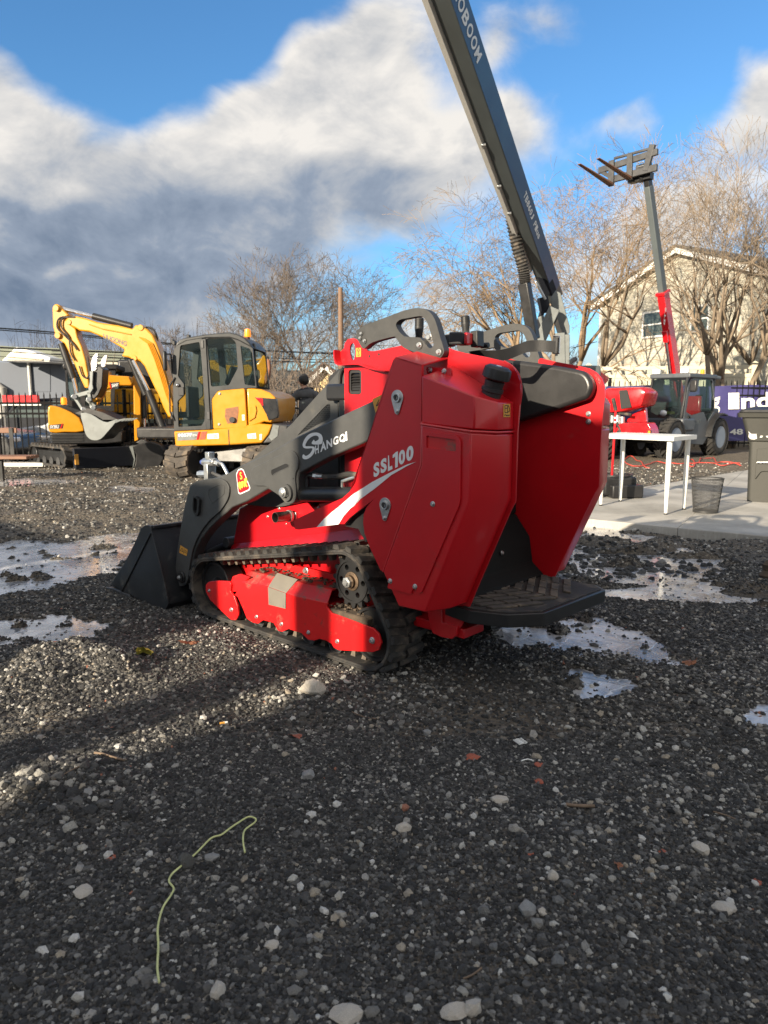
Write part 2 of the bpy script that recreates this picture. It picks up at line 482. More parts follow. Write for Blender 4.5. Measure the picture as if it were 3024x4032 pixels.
def smooth_poly(pts, k=3, closed=True):
    """Catmull-Rom through the traced points"""
    n = len(pts); out = []
    rngi = range(n) if closed else range(n - 1)
    for i in rngi:
        g = (lambda j: pts[j % n]) if closed else (lambda j: pts[max(0, min(n - 1, j))])
        p0, p1, p2, p3 = g(i - 1), g(i), g(i + 1), g(i + 2)
        for j in range(k):
            t = j / k
            out.append(tuple(.5 * ((2 * b) + (-a + c) * t + (2 * a - 5 * b + 4 * c - d) * t * t + (-a + 3 * b - 3 * c + d) * t ** 3) for a, b, c, d in zip(p0, p1, p2, p3)))
    if not closed: out.append(tuple(pts[-1]))
    return out

def round_poly(pts, r, k=4):
    """round every corner of a polygon by radius r (or a list of radii)"""
    n = len(pts); out = []
    for i in range(n):
        a, b, c = Vector(pts[i - 1]), Vector(pts[i]), Vector(pts[(i + 1) % n])
        rr = r[i] if isinstance(r, (list, tuple)) else r
        d = min(rr, (a - b).length * .45, (c - b).length * .45)
        if d < 1e-5: out.append(tuple(b)); continue
        p = b + (a - b).normalized() * d; q = b + (c - b).normalized() * d
        for j in range(k + 1):
            t = j / k; out.append(tuple((1 - t) ** 2 * p + 2 * t * (1 - t) * b + t * t * q))
    return out

def circle2(c, r, n=16): return [(c[0] + r * math.cos(2 * PI * i / n), c[1] + r * math.sin(2 * PI * i / n)) for i in range(n)]

def hull(pts):
    pts = sorted(set(pts)); lo = []; up = []
    cr = lambda o, a, b: (a[0] - o[0]) * (b[1] - o[1]) - (a[1] - o[1]) * (b[0] - o[0])
    for p in pts:
        while len(lo) > 1 and cr(lo[-2], lo[-1], p) <= 0: lo.pop()
        lo.append(p)
    for p in reversed(pts):
        while len(up) > 1 and cr(up[-2], up[-1], p) <= 0: up.pop()
        up.append(p)
    return lo[:-1] + up[:-1]

def resample(pts, n=None, step=None, closed=True):
    P = [Vector(p) for p in pts]
    if closed: P = P + [P[0]]
    L = [0]
    for i in range(len(P) - 1): L.append(L[-1] + (P[i + 1] - P[i]).length)
    if n is None: n = max(2, round(L[-1] / step))
    out = []; j = 0
    for i in range(n if closed else n + 1):
        t = L[-1] * i / n
        while j < len(P) - 2 and L[j + 1] < t: j += 1
        f = (t - L[j]) / max(1e-9, L[j + 1] - L[j]); out.append(tuple(P[j].lerp(P[j + 1], min(1, f))))
    return out

_font_cache = {}
def text_flat(txt, bold=0.0):
    """lettering outline as flat triangles, height about 1"""
    key = (txt, bold)
    if key in _font_cache: return _font_cache[key]
    cu = bpy.data.curves.new('t', 'FONT'); cu.body = txt; cu.size = 1.0; cu.offset = bold; cu.resolution_u = 4; cu.fill_mode = 'BOTH'; cu.extrude = 0.0
    ob = bpy.data.objects.new('t', cu); COL.objects.link(ob)
    dg = bpy.context.evaluated_depsgraph_get(); me = bpy.data.meshes.new_from_object(ob.evaluated_get(dg))
    vs = [tuple(v.co) for v in me.vertices]; fs = [tuple(p.vertices) for p in me.polygons]
    bpy.data.objects.remove(ob); bpy.data.curves.remove(cu); bpy.data.meshes.remove(me)
    x0 = min(v[0] for v in vs); x1 = max(v[0] for v in vs); y0 = min(v[1] for v in vs); y1 = max(v[1] for v in vs)
    vs = [((v[0] - x0) / (x1 - x0), (v[1] - y0) / (y1 - y0)) for v in vs]
    _font_cache[key] = (vs, fs)
    return vs, fs

def lettering(txt, mat, parent, quad, v, bold=.02, name='lettering', fn=T_uw):
    """fit the text into the quad (bottom left, bottom right, top right, top left) given in the plane"""
    vs, fs = text_flat(txt, bold)
    bl, br, tr, tl = quad
    out = []
    for (s, t) in vs:
        a = [bl[i] * (1 - s) + br[i] * s for i in (0, 1)]; b = [tl[i] * (1 - s) + tr[i] * s for i in (0, 1)]
        out.append(fn(a[0] * (1 - t) + b[0] * t, a[1] * (1 - t) + b[1] * t, v))
    mb = MB(); mb.add(out, fs)
    return mb.build(name, mat, parent, smooth=0, fix=False)

def decal(pts, mat, parent, v, name='decal', th=.0015, fn=T_uw):
    return MB().prism(pts, v, v + th, fn).build(name, mat, parent, smooth=0)

_bolt = {}
def bolt_mesh(mat='zinc'):
    if mat not in _bolt:
        mb = MB()
        mb.lathe((0, 0, 0), (0, 0, 1), [(1.0, 0), (1.0, .18), (.86, .26)], 16)
        mb.lathe((0, 0, .2), (0, 0, 1), [(.72, 0), (.72, .55), (.60, .68)], 6)
        o = mb.build('bolt', mat, smooth=30); _bolt[mat] = o.data; bpy.data.objects.remove(o)
    return _bolt[mat]
def bolt(parent, pos, r, axis='v', mat='zinc', name='bolt'):
    rot = {'v': (-PI / 2, random.random(), 0), '-v': (PI / 2, random.random(), 0), '-u': (0, -PI / 2, random.random()), 'w': (0, 0, random.random())}[axis]
    if axis in ('v', '-v'):
        rot = (Euler((rot[0], 0, 0)).to_matrix() @ Matrix.Rotation(random.random(), 3, 'Z')).to_euler()
    return share(name, bolt_mesh(mat), parent, pos, rot, r)

# ------------------------------------------------------------------ terrain
def _hash(ix, iy, seed):
    h = (ix.astype(np.int64) * 374761393 + iy.astype(np.int64) * 668265263 + seed * 1442695041) & 0xffffffff
    h = ((h ^ (h >> 13)) * 1274126177) & 0xffffffff
    h = h ^ (h >> 16)
    return (h & 0xffff) / 65535.0
def vnoise(x, y, f, seed=0):
    x = x * f; y = y * f; ix = np.floor(x); iy = np.floor(y); fx = x - ix; fy = y - iy
    fx = fx * fx * (3 - 2 * fx); fy = fy * fy * (3 - 2 * fy)
    a = _hash(ix, iy, seed); b = _hash(ix + 1, iy, seed); c = _hash(ix, iy + 1, seed); d = _hash(ix + 1, iy + 1, seed)
    return (a * (1 - fx) + b * fx) * (1 - fy) + (c * (1 - fx) + d * fx) * fy - .5

PX = 1.8228
def gp(x, y, z=0.0): return gnd(x * PX, y * PX, z)      # same, from the 1659 px wide view of the photograph

ICE = [   # outlines of the frozen puddles on the ground, name the look
    ('ice_sheet', 'wide frozen puddle left of the bucket, whitish grey and cracked', [(-60, 1172), (60, 1166), (130, 1176), (200, 1160), (300, 1150), (290, 1175), (262, 1205), (235, 1235), (170, 1246), (120, 1262), (60, 1276), (-60, 1285)]),
    ('ice_sheet', 'small pale frozen puddle at the left edge just in front of the bucket', [(-60, 1348), (60, 1345), (110, 1330), (155, 1328), (160, 1345), (215, 1358), (188, 1370), (110, 1385), (60, 1392), (-60, 1398)]),
    ('ice_sheet', 'frozen puddle with a brown leaf in front of the black platform', [(1090, 1362), (1150, 1352), (1205, 1350), (1212, 1358), (1235, 1342), (1285, 1336), (1340, 1352), (1400, 1376), (1425, 1400), (1450, 1425), (1500, 1445), (1540, 1458), (1490, 1472), (1430, 1468), (1395, 1450), (1330, 1440), (1260, 1422), (1215, 1402), (1180, 1385), (1100, 1378)]),
    ('ice_sheet', 'little blue grey patch of ice below the big puddle near the platform', [(1232, 1462), (1262, 1457), (1300, 1462), (1334, 1482), (1322, 1497), (1285, 1495), (1262, 1482)]),
    ('ice_sheet', 'long broken ice sheet between the red rear wing and the concrete slab', [(1180, 1215), (1225, 1180), (1262, 1136), (1330, 1142), (1400, 1160), (1470, 1185), (1520, 1200), (1540, 1230), (1500, 1262), (1560, 1272), (1700, 1285), (1700, 1306), (1580, 1300), (1480, 1292), (1400, 1290), (1330, 1278), (1260, 1262), (1200, 1246)]),
    ('ice_sheet', 'thin strip of ice on the sunlit gravel in the left middle distance', [(232, 1053), (262, 1047), (310, 1052), (345, 1060), (300, 1064), (250, 1062)]),
    ('ice_sheet', 'wet icy strip at the left edge in front of the small excavator', [(-60, 1040), (60, 1033), (140, 1030), (180, 1040), (90, 1050), (-60, 1056)]),
    ('ice_sheet', 'blue frozen trickle at the right edge of the gravel', [(1636, 1472), (1665, 1455), (1720, 1462), (1720, 1500), (1650, 1490)]),
    ('ice_sheet', 'blue frozen puddle with a rusty leaf at the right edge', [(1612, 1528), (1650, 1518), (1720, 1520), (1720, 1560), (1650, 1552)]),
]
ICE_W = [[gp(*p) for p in t[2]] for t in ICE]

def poly_sd(poly, X, Y):
    """signed distance to a polygon, negative inside"""
    d = np.full(X.shape, 1e9); ins = np.zeros(X.shape, bool); n = len(poly)
    for i in range(n):
        x0, y0 = poly[i]; x1, y1 = poly[(i + 1) % n]
        ex, ey = x1 - x0, y1 - y0; t = np.clip(((X - x0) * ex + (Y - y0) * ey) / (ex * ex + ey * ey + 1e-12), 0, 1)
        d = np.minimum(d, np.hypot(X - x0 - t * ex, Y - y0 - t * ey))
        c = ((y0 > Y) != (y1 > Y)) & (X < (x1 - x0) * (Y - y0) / (y1 - y0 + 1e-12) + x0)
        ins ^= c
    return np.where(ins, -d, d)

LOADER_O = gnd(1449, 2654); LOADER_HEAD = 47.5
LF = Frame(LOADER_O[0], LOADER_O[1], LOADER_HEAD)
SLAB = [gp(1180, 1121, 0), gp(1262, 1135, 0), gp(1800, 1190, 0), (9.5, 8.2), (7.2, 13.0), gp(1607, 1017, .06), gp(1385, 1053, .06)]
SLAB_TOP = .065
_fp = [LF.world(u, v)[:2] for u, v in ((-.35, .12), (2.35, .12), (2.35, -1.1), (-.35, -1.1))]
MOUNDS = [(40, 1500, .34, .045), (110, 1452, .18, .05), (205, 1440, .22, .05), (262, 1462, .14, .035), (20, 1440, .25, .03), (470, 1405, .18, .035), (90, 1690, .16, .035), (160, 1720, .14, .03), (640, 1420, .16, .022),
          (560, 1530, .12, -.03), (690, 1560, .12, -.025), (1500, 1700, .3, .02), (300, 1800, .3, .015), (1250, 1850, .3, .015), (1350, 1215, .18, .05), (1290, 1195, .2, .045), (1440, 1225, .25, .04), (1285, 1248, .10, .03)]
MW = [(gp(a, b), r_, h) for a, b, r_, h in MOUNDS]

def height(X, Y):
    X = np.asarray(X, float); Y = np.asarray(Y, float)
    h = .042 * vnoise(X, Y, .9, 1) + .028 * vnoise(X, Y, 2.7, 2) + .011 * vnoise(X, Y, 7, 3) + .006 * vnoise(X, Y, 17, 4)
    rut = np.clip((Y - 4.2) / 2.0, 0, 1) * np.clip((26 - Y) / 8, 0, 1)
    far = vnoise(X * .6, Y * 1.6, 1.0, 9) * .085 + vnoise(X, Y * 1.4, 2.6, 10) * .045 + vnoise(X, Y, 7, 12) * .022
    h = h + rut * far
    for (c, r_, k) in MW:
        q = ((X - c[0]) ** 2 + (Y - c[1]) ** 2) / (r_ * r_); h = h + k * np.exp(-q) * (1 + .7 * vnoise(X, Y, 9, 5))
    ms = poly_sd(_fp, X, Y); w = np.clip(ms / .25 + .6, 0, 1); h = h * w - .004 * (1 - w)
    edge = .09 * vnoise(X, Y, 5, 6) + .09 * vnoise(X, Y, 13, 7) + .05 * vnoise(X, Y, 34, 8)
    for i, pw in enumerate(ICE_W):
        sd0 = poly_sd(pw, X, Y); w = np.clip(1.6 - sd0 / .3, 0, 1); h = h + w * np.clip(.006 + .02 * vnoise(X, Y, 20, 71) - h, 0, 1)
        sd_ = sd0 - (.05 if i != 4 else .10) + edge * (1.0 if i != 4 else 1.4)
        w = np.clip(.5 - sd_ / .10, 0, 1); w = w * w * (3 - 2 * w)
        isl = .02 * np.clip(vnoise(X, Y, 9, 20 + i) + .5 * vnoise(X, Y, 25, 60 + i) - .22, 0, 1) * 9 if i not in (4,) else .05 * np.clip(vnoise(X, Y * 1.7, 4, 24) - .12, 0, 1) * 5
        h = h * (1 - w) + w * (-.026 + isl + .012 * vnoise(X, Y, 11, 30 + i))
    w = np.clip(.5 - poly_sd(SLAB, X, Y) / .10, 0, 1); h = h * (1 - w) - .03 * w
    return h - .32 * np.clip((Y - 14.7) / 1.6, 0, 1) * np.clip((-3.6 - X) / 1.6, 0, 1)      # the street beyond the left fence lies lower

def axis_pts(a, b, d, lo, hi, g=1.045):
    pts = list(np.arange(a, b + 1e-6, d)); s = d; x = pts[-1]
    while x < hi: s *= g; x += s; pts.append(x)
    s = d; x = pts[0]; pre = []
    while x > lo: s *= g; x -= s; pre.append(x)
    return np.array(pre[::-1] + pts)
xs = axis_pts(-2.4, 2.6, .024, -260, 260, 1.05); ys = axis_pts(.95, 4.8, .022, -80, 420, 1.034)
GX, GY = np.meshgrid(xs, ys)
GZ = height(GX, GY)
nx, ny = len(xs), len(ys)
me = bpy.data.meshes.new('ground')
co = np.stack([GX, GY, GZ], -1).reshape(-1, 3).astype(np.float32)
idx = np.arange(nx * ny).reshape(ny, nx)
quads = np.stack([idx[:-1, :-1], idx[:-1, 1:], idx[1:, 1:], idx[1:, :-1]], -1).reshape(-1, 4)
me.vertices.add(len(co)); me.vertices.foreach_set('co', co.ravel())
me.loops.add(quads.size); me.loops.foreach_set('vertex_index', quads.ravel().astype(np.int32))
me.polygons.add(len(quads)); me.polygons.foreach_set('loop_start', (np.arange(len(quads)) * 4).astype(np.int32))
me.update(); me.validate(); me.shade_smooth()
ground = bpy.data.objects.new('ground', me); COL.objects.link(ground); ground['kind'] = 'structure'

def ground_material():
    m = bpy.data.materials.new('gravel_ground'); m.use_nodes = True; nt = m.node_tree; b = NB(nt); P = nt.nodes['Principled BSDF']
    tc = nt.nodes.new('ShaderNodeTexCoord').outputs['Object']
    def vor(scale, out='Distance', feat='F1'):
        n = nt.nodes.new('ShaderNodeTexVoronoi'); n.feature = feat; n.inputs['Scale'].default_value = scale
        nt.links.new(tc, n.inputs['Vector']); return n.outputs[out]
    c1 = vor(85, 'Color'); sp = nt.nodes.new('ShaderNodeSeparateColor'); nt.links.new(c1, sp.inputs[0])
    c2 = vor(34, 'Color'); sp2 = nt.nodes.new('ShaderNodeSeparateColor'); nt.links.new(c2, sp2.inputs[0])
    big = b.noise(tc, .55, 6, .6); mid = b.noise(tc, 3.5, 6, .6)
    base = b.mix(sp.outputs[0], (.045, .043, .041, 1), (.115, .108, .10, 1))
    pale = b.mr(sp2.outputs[1], .88, .90, smooth=False)
    base = b.mix(pale, base, (.20, .185, .16, 1))
    # browner, finer soil in patches, more of it beyond the machine
    sepc = nt.nodes.new('ShaderNodeSeparateXYZ'); nt.links.new(tc, sepc.inputs[0])
    soil = b.m('MULTIPLY', b.mr(b.m('ADD', big, b.m('MULTIPLY', mid, .5)), .66, .92), .8)
    fary = b.mr(sepc.outputs[1], 3.6, 7.5)
    soil = b.m('MAXIMUM', soil, b.m('MULTIPLY', fary, .75))
    base = b.mix(soil, base, b.mix(b.noise(tc, 26, 6, .7), (.045, .037, .029, 1), (.20, .162, .118, 1)))
    pl2 = b.mr(sp.outputs[2], .80, .84, smooth=False)
    base = b.mix(b.m('MULTIPLY', pl2, b.m('MULTIPLY', fary, .9)), base, (.24, .215, .17, 1))
    nt.links.new(base, P.inputs['Base Color'])
    wet = b.mr(b.noise(tc, 1.1, 5, .6), .56, .7)
    nt.links.new(b.mr(wet, 0, 1, .88, .55), P.inputs['Roughness'])
    hgt = b.m('ADD', b.m('MULTIPLY', vor(85), -1.0), b.m('MULTIPLY', vor(34), -1.6))
    hgt = b.m('ADD', hgt, b.m('MULTIPLY', b.noise(tc, 60, 5, .7), .8))
    bn = nt.nodes.new('ShaderNodeBump'); bn.inputs['Strength'].default_value = .9; bn.inputs['Distance'].default_value = .012
    nt.links.new(hgt, bn.inputs['Height']); nt.links.new(bn.outputs[0], P.inputs['Normal'])
    P.inputs['Specular IOR Level'].default_value = .3
    MATS['ground'] = m; return m
me.materials.append(ground_material())

def ice_material():
    m = bpy.data.materials.new('ice'); m.use_nodes = True; nt = m.node_tree; b = NB(nt); P = nt.nodes['Principled BSDF']
    tc = nt.nodes.new('ShaderNodeTexCoord').outputs['Object']
    wv = b.v('ADD', tc, b.v('SCALE', b.noise(tc, 5, 3, .5, 0, 1), .25))
    n = b.noise(wv, 2.2, 7, .62, .8)
    vz = nt.nodes.new('ShaderNodeTexVoronoi'); vz.feature = 'DISTANCE_TO_EDGE'; vz.inputs['Scale'].default_value = 4.5; nt.links.new(wv, vz.inputs['Vector'])
    vc = nt.nodes.new('ShaderNodeTexVoronoi'); vc.feature = 'F1'; vc.inputs['Scale'].default_value = 4.5; nt.links.new(wv, vc.inputs['Vector'])
    crack = b.mr(vz.outputs[0], .0, .035)
    sp = nt.nodes.new('ShaderNodeSeparateColor'); nt.links.new(vc.outputs['Color'], sp.inputs[0])
    cl = b.m('ADD', b.mr(n, .38, .60), b.m('MULTIPLY', b.m('SUBTRACT', sp.outputs[0], .5), .5), clamp=True)
    col = b.mix(cl, (.13, .14, .16, 1), (.58, .565, .56, 1))
    col = b.mix(crack, (.66, .66, .67, 1), col)
    nt.links.new(col, P.inputs['Base Color'])
    nt.links.new(b.mr(b.noise(tc, 14, 5, .6), .35, .7, .09, .38), P.inputs['Roughness'])
    P.inputs['Specular IOR Level'].default_value = .8; P.inputs['Coat Weight'].default_value = .6; P.inputs['Coat Roughness'].default_value = .08
    hgt = b.m('ADD', b.m('MULTIPLY', b.noise(tc, 9, 5, .6), .6), b.m('ADD', b.m('MULTIPLY', crack, -.25), b.m('MULTIPLY', sp.outputs[1], .35)))
    bn = nt.nodes.new('ShaderNodeBump'); bn.inputs['Strength'].default_value = .55; bn.inputs['Distance'].default_value = .02
    nt.links.new(hgt, bn.inputs['Height']); nt.links.new(bn.outputs[0], P.inputs['Normal'])
    MATS['ice'] = m
ice_material()
for i, (nm, lab, _) in enumerate(ICE):
    pw = ICE_W[i]; cx = sum(p[0] for p in pw) / len(pw); cy = sum(p[1] for p in pw) / len(pw)
    out = []
    for (x, y) in resample(pw, n=70):
        d = Vector((x - cx, y - cy)); k = 1 + .20 / max(.15, d.length); out.append((d.x * k, d.y * k))
    th = .006
    o = MB().prism(out, -th, 0, lambda p, q, z: (p, q, z)).build(nm, 'ice', smooth=0); o.location = (cx, cy, -.005 - .0008 * i)
    tag(o, lab, 'ice', 'frozen puddles on the gravel')

# ------------------------------------------------------------------ gravel: loose stones that nobody could count
def stone_mesh(seed, sub=1, flat=.7, rough_=.22, mat=None, name='stone'):
    rr = random.Random(seed); bm = bmesh.new(); bmesh.ops.create_icosphere(bm, subdivisions=sub, radius=1.0)
    planes = [(Vector((rr.gauss(0, 1), rr.gauss(0, 1), rr.gauss(0, 1))).normalized(), rr.uniform(.55, .9)) for _ in range(9)]
    sx, sy = rr.uniform(.75, 1.25), rr.uniform(.7, 1.0)
    for v in bm.verts:
        p = v.co.copy()
        for (n, d) in planes:
            t = p.dot(n)
            if t > d: p -= n * (t - d)
        p *= 1 + rr.uniform(-rough_, rough_) * .35
        v.co = Vector((p.x * sx, p.y * sy, p.z * flat))
    me_ = bpy.data.meshes.new(name); bm.to_mesh(me_); bm.free()
    if mat: me_.materials.append(mat)
    return me_

def gravel_mat(name, stops):
    m = bpy.data.materials.new(name); m.use_nodes = True; nt = m.node_tree; b = NB(nt); P = nt.nodes['Principled BSDF']
    oi = nt.nodes.new('ShaderNodeObjectInfo'); tc = nt.nodes.new('ShaderNodeTexCoord').outputs['Object']
    rp = nt.nodes.new('ShaderNodeValToRGB'); nt.links.new(oi.outputs['Random'], rp.inputs[0]); cr = rp.color_ramp; cr.interpolation = 'CONSTANT'
    while len(cr.elements) > 1: cr.elements.remove(cr.elements[-1])
    cr.elements[0].position = 0; cr.elements[0].color = stops[0][1] + (1,)
    for p, c in stops[1:]:
        e = cr.elements.new(p); e.color = c + (1,)
    n = b.noise(tc, 2.2, 5, .65)
    col = b.mix(1.0, rp.outputs[0], b.mix(n, (.55, .55, .55, 1), (1.4, 1.4, 1.38, 1)), blend='MULTIPLY')
    nt.links.new(col, P.inputs['Base Color']); P.inputs['Roughness'].default_value = .86; P.inputs['Specular IOR Level'].default_value = .3
    bn = nt.nodes.new('ShaderNodeBump'); bn.inputs['Strength'].default_value = .6; bn.inputs['Distance'].default_value = .15
    nt.links.new(b.noise(tc, 5, 4, .7), bn.inputs['Height']); nt.links.new(bn.outputs[0], P.inputs['Normal'])
    return m
g_dark = gravel_mat('gravel_dark', [(0, (.062, .062, .062)), (.22, (.082, .081, .080)), (.44, (.110, .108, .105)), (.62, (.042, .042, .042)), (.80, (.155, .151, .145)), (.90, (.23, .223, .21)), (.965, (.42, .405, .37))])
g_pale = gravel_mat('gravel_pale', [(0, (.30, .29, .27)), (.2, (.42, .40, .37)), (.42, (.58, .56, .51)), (.6, (.20, .20, .195)), (.72, (.46, .40, .32)), (.84, (.72, .70, .66)), (.988, (.42, .19, .13))])

def stone_lib(name, mat, seeds, **kw):
    c = bpy.data.collections.new(name)
    for s in seeds:
        o = bpy.data.objects.new('stone', stone_mesh(s, mat=mat, **kw)); c.objects.link(o)
    return c
lib_d = stone_lib('gravel_stones', g_dark, range(10))
lib_p = stone_lib('pebble_stones', g_pale, range(20, 32), flat=.72)

def scatter(name, lib, X, Y, S, label, sink=.25, kindlabel=True):
    n = len(X); Z = height(X, Y)
    for pw in ICE_W: Z = np.where((poly_sd(pw, X, Y) < .03) & (Z < -.010), -.008, Z)
    Z = Z + S * (.35 - sink)
    me_ = bpy.data.meshes.new(name); me_.vertices.add(n)
    me_.vertices.foreach_set('co', np.stack([X, Y, Z], -1).astype(np.float32).ravel())
    a = me_.attributes.new('rot', 'FLOAT_VECTOR', 'POINT'); r_ = np.stack([rng.normal(0, .35, n), rng.normal(0, .35, n), rng.uniform(0, 6.28, n)], -1); a.data.foreach_set('vector', r_.astype(np.float32).ravel())
    a = me_.attributes.new('scl', 'FLOAT', 'POINT'); a.data.foreach_set('value', S.astype(np.float32))
    o = bpy.data.objects.new(name, me_); COL.objects.link(o)
    ng = bpy.data.node_groups.new(name, 'GeometryNodeTree')
    ng.interface.new_socket('Geometry', in_out='INPUT', socket_type='NodeSocketGeometry'); ng.interface.new_socket('Geometry', in_out='OUTPUT', socket_type='NodeSocketGeometry')
    gi = ng.nodes.new('NodeGroupInput'); go = ng.nodes.new('NodeGroupOutput'); ip = ng.nodes.new('GeometryNodeInstanceOnPoints')
    ci = ng.nodes.new('GeometryNodeCollectionInfo'); ci.inputs['Collection'].default_value = lib; ci.inputs['Separate Children'].default_value = True; ci.inputs['Reset Children'].default_value = True
    ip.inputs['Pick Instance'].default_value = True
    ra = ng.nodes.new('GeometryNodeInputNamedAttribute'); ra.data_type = 'FLOAT_VECTOR'; ra.inputs[0].default_value = 'rot'
    sa = ng.nodes.new('GeometryNodeInputNamedAttribute'); sa.data_type = 'FLOAT'; sa.inputs[0].default_value = 'scl'
    e2 = ng.nodes.new('FunctionNodeEulerToRotation')
    L = ng.links; L.new(gi.outputs[0], ip.inputs['Points']); L.new(ci.outputs[0], ip.inputs['Instance']); L.new(ra.outputs[0], e2.inputs[0]); L.new(e2.outputs[0], ip.inputs['Rotation']); L.new(sa.outputs[0], ip.inputs['Scale']); L.new(ip.outputs[0], go.inputs[0])
    md = o.modifiers.new('scatter', 'NODES'); md.node_group = ng
    tag(o, label, 'gravel', kind='stuff')
    return o

def keep(X, Y, ice=True, slab=True):
    k = np.ones(X.shape, bool)
    if ice:
        ins = np.zeros(X.shape, bool)
        for pw in ICE_W: ins |= poly_sd(pw, X, Y) < .08
        k &= ~(ins & (height(X, Y) < -.012) & (rng.uniform(0, 1, X.shape) > .035))
    if slab: k &= poly_sd(SLAB, X, Y) > .02
    return k
def wedge(n, y0, y1, power=1.0, half=.60):
    """points in front of the camera, spread evenly over the ground between two distances and a bit beyond the view"""
    y = y0 + (y1 - y0) * rng.uniform(0, 1, n * 2) ** power
    acc = rng.uniform(0, 1, n * 2) < (y / y1)
    y = y[acc][:n]; x = (rng.uniform(-1, 1, len(y))) * (half * y + .35)
    return x, y
def band(name, lib, n, y0, y1, smin, smax, label, pw=2.2, sink=.25, clump=0.0):
    X, Y = wedge(n, y0, y1); k = keep(X, Y)
    if clump:
        k &= rng.uniform(-.5, .5, X.shape) < vnoise(X, Y, 2.3, 50) * 1.6 + .30 + vnoise(X, Y, .8, 51) * clump
    X, Y = X[k], Y[k]; S = smin + (smax - smin) * rng.uniform(0, 1, len(X)) ** pw
    scatter(name, lib, X, Y, S, label, sink)
band('gravel', lib_d, 140000, .85, 2.3, .0026, .0090, 'fine dark crushed gravel covering the foreground')
band('gravel', lib_d, 75000, 2.3, 5.0, .005, .013, 'fine dark crushed gravel around the red loader')
band('gravel', lib_d, 42000, 5.0, 13.0, .008, .024, 'sunlit gravel in the middle distance')
band('coarse_gravel', lib_d, 7500, .85, 2.8, .008, .018, 'coarser dark stones mixed into the foreground gravel', 2.5, .3, 1.0)
band('pebbles', lib_p, 14500, .85, 3.2, .0022, .0095, 'pale pebbles strewn over the foreground gravel', 2.2, .1, .7)
band('pebbles', lib_p, 1300, .85, 2.9, .009, .020, 'larger pale stones strewn over the foreground gravel', 2.6, .12, .8)
band('pebbles', lib_p, 12000, 2.6, 6.0, .0045, .015, 'pale pebbles around the red loader', 2.5, .1, .7)
band('pebbles', lib_p, 5200, 6.0, 14.0, .011, .026, 'pale pebbles on the sunlit yard behind the loader', 2.2, .1)
# clods of earth pushed up by the tracks
def clods(px, py, r_, n, smin, smax, lib=None):
    c = gp(px, py); X = c[0] + rng.normal(0, r_, n); Y = c[1] + rng.normal(0, r_ * .7, n); return X, Y, rng.uniform(smin, smax, n) 
cl = [clods(*a) for a in ((90, 1690, .13, 60, .01, .028), (160, 1730, .12, 50, .01, .03), (60, 1490, .16, 60, .01, .024), (230, 1460, .14, 60, .008, .022), (1330, 1215, .3, 90, .02, .045), (1260, 1235, .12, 60, .012, .03), (1290, 1190, .25, 70, .02, .04), (1420, 1225, .25, 50, .015, .04), (480, 1400, .16, 60, .007, .018), (1150, 1335, .25, 80, .012, .028), (300, 1290, .3, 80, .012, .026))]
scatter('clods', lib_d, np.concatenate([c[0] for c in cl]), np.concatenate([c[1] for c in cl]), np.concatenate([c[2] for c in cl]), 'dark clods of frozen earth pushed up in heaps', .35)
cl = [clods(*a) for a in ((90, 1500, .22, 260, .004, .011), (220, 1455, .16, 220, .004, .011), (480, 1400, .2, 240, .004, .010), (640, 1400, .12, 90, .004, .010), (1480, 1840, .35, 160, .005, .016))]
scatter('pebbles', lib_p, np.concatenate([c[0] for c in cl]), np.concatenate([c[1] for c in cl]), np.concatenate([c[2] for c in cl]), 'light crumbly pebbles on the small heaps', .1)

# ------------------------------------------------------------------ the red tracked mini loader
cA = crop(400, 1150, .7232); cB = crop(1300, 1150, .6932); cT = crop(700, 2000, .6329); cH = crop(1300, 1150, .5124)
cC = crop(850, 1750, .3315); cD = crop(1150, 1400, .3014); cE = crop(1900, 1200, .3315); cG = crop(1750, 2050, .4219); cK = crop(400, 2000, .3014)
VC = -.49                                     # middle plane of the machine
def mv(v): return 2 * VC - v

loader = thing('mini_loader', 'red stand-on mini track loader with black bucket and dark grey arms in the foreground', 'loader', LF.o, LF.rz)

# --- tracks
def track_loop(r_extra=0.0):
    pts = []
    for (c, r_) in (((1.185, .172), .160), ((.152, .368), .148), ((.022, .158), .150)):
        pts += [(round(c[0] + (r_ + r_extra) * math.cos(2 * PI * k / 48), 5), round(c[1] + (r_ + r_extra) * math.sin(2 * PI * k / 48), 5)) for k in range(48)]
    h = hull(pts)
    return resample(h, n=132)
TRK_W = .205
def lug_mesh():
    mb = MB(); w = TRK_W
    # a chevron block across the belt, with a foot; x along the belt, y across, z outwards
    for (y0, y1, sh) in ((0, .46, .018), (.54, 1, -.018)):
        a, b_ = y0 * w, y1 * w; s0 = sh if y0 == 0 else 0; s1 = 0 if y0 == 0 else -sh
        lo, hi = .021, .014
        q = [(-lo + s0, a, 0), (lo + s0, a, 0), (lo + s1, b_, 0), (-lo + s1, b_, 0), (-hi + s0, a, .020), (hi + s0, a, .020), (hi + s1, b_, .020), (-hi + s1, b_, .020)]
        mb.add(q, [(0, 3, 2, 1), (4, 5, 6, 7), (0, 1, 5, 4), (1, 2, 6, 5), (2, 3, 7, 6), (3, 0, 4, 7)])
    o = mb.build('lug', 'rubber', smooth=0); m_ = o.data; bpy.data.objects.remove(o); return m_
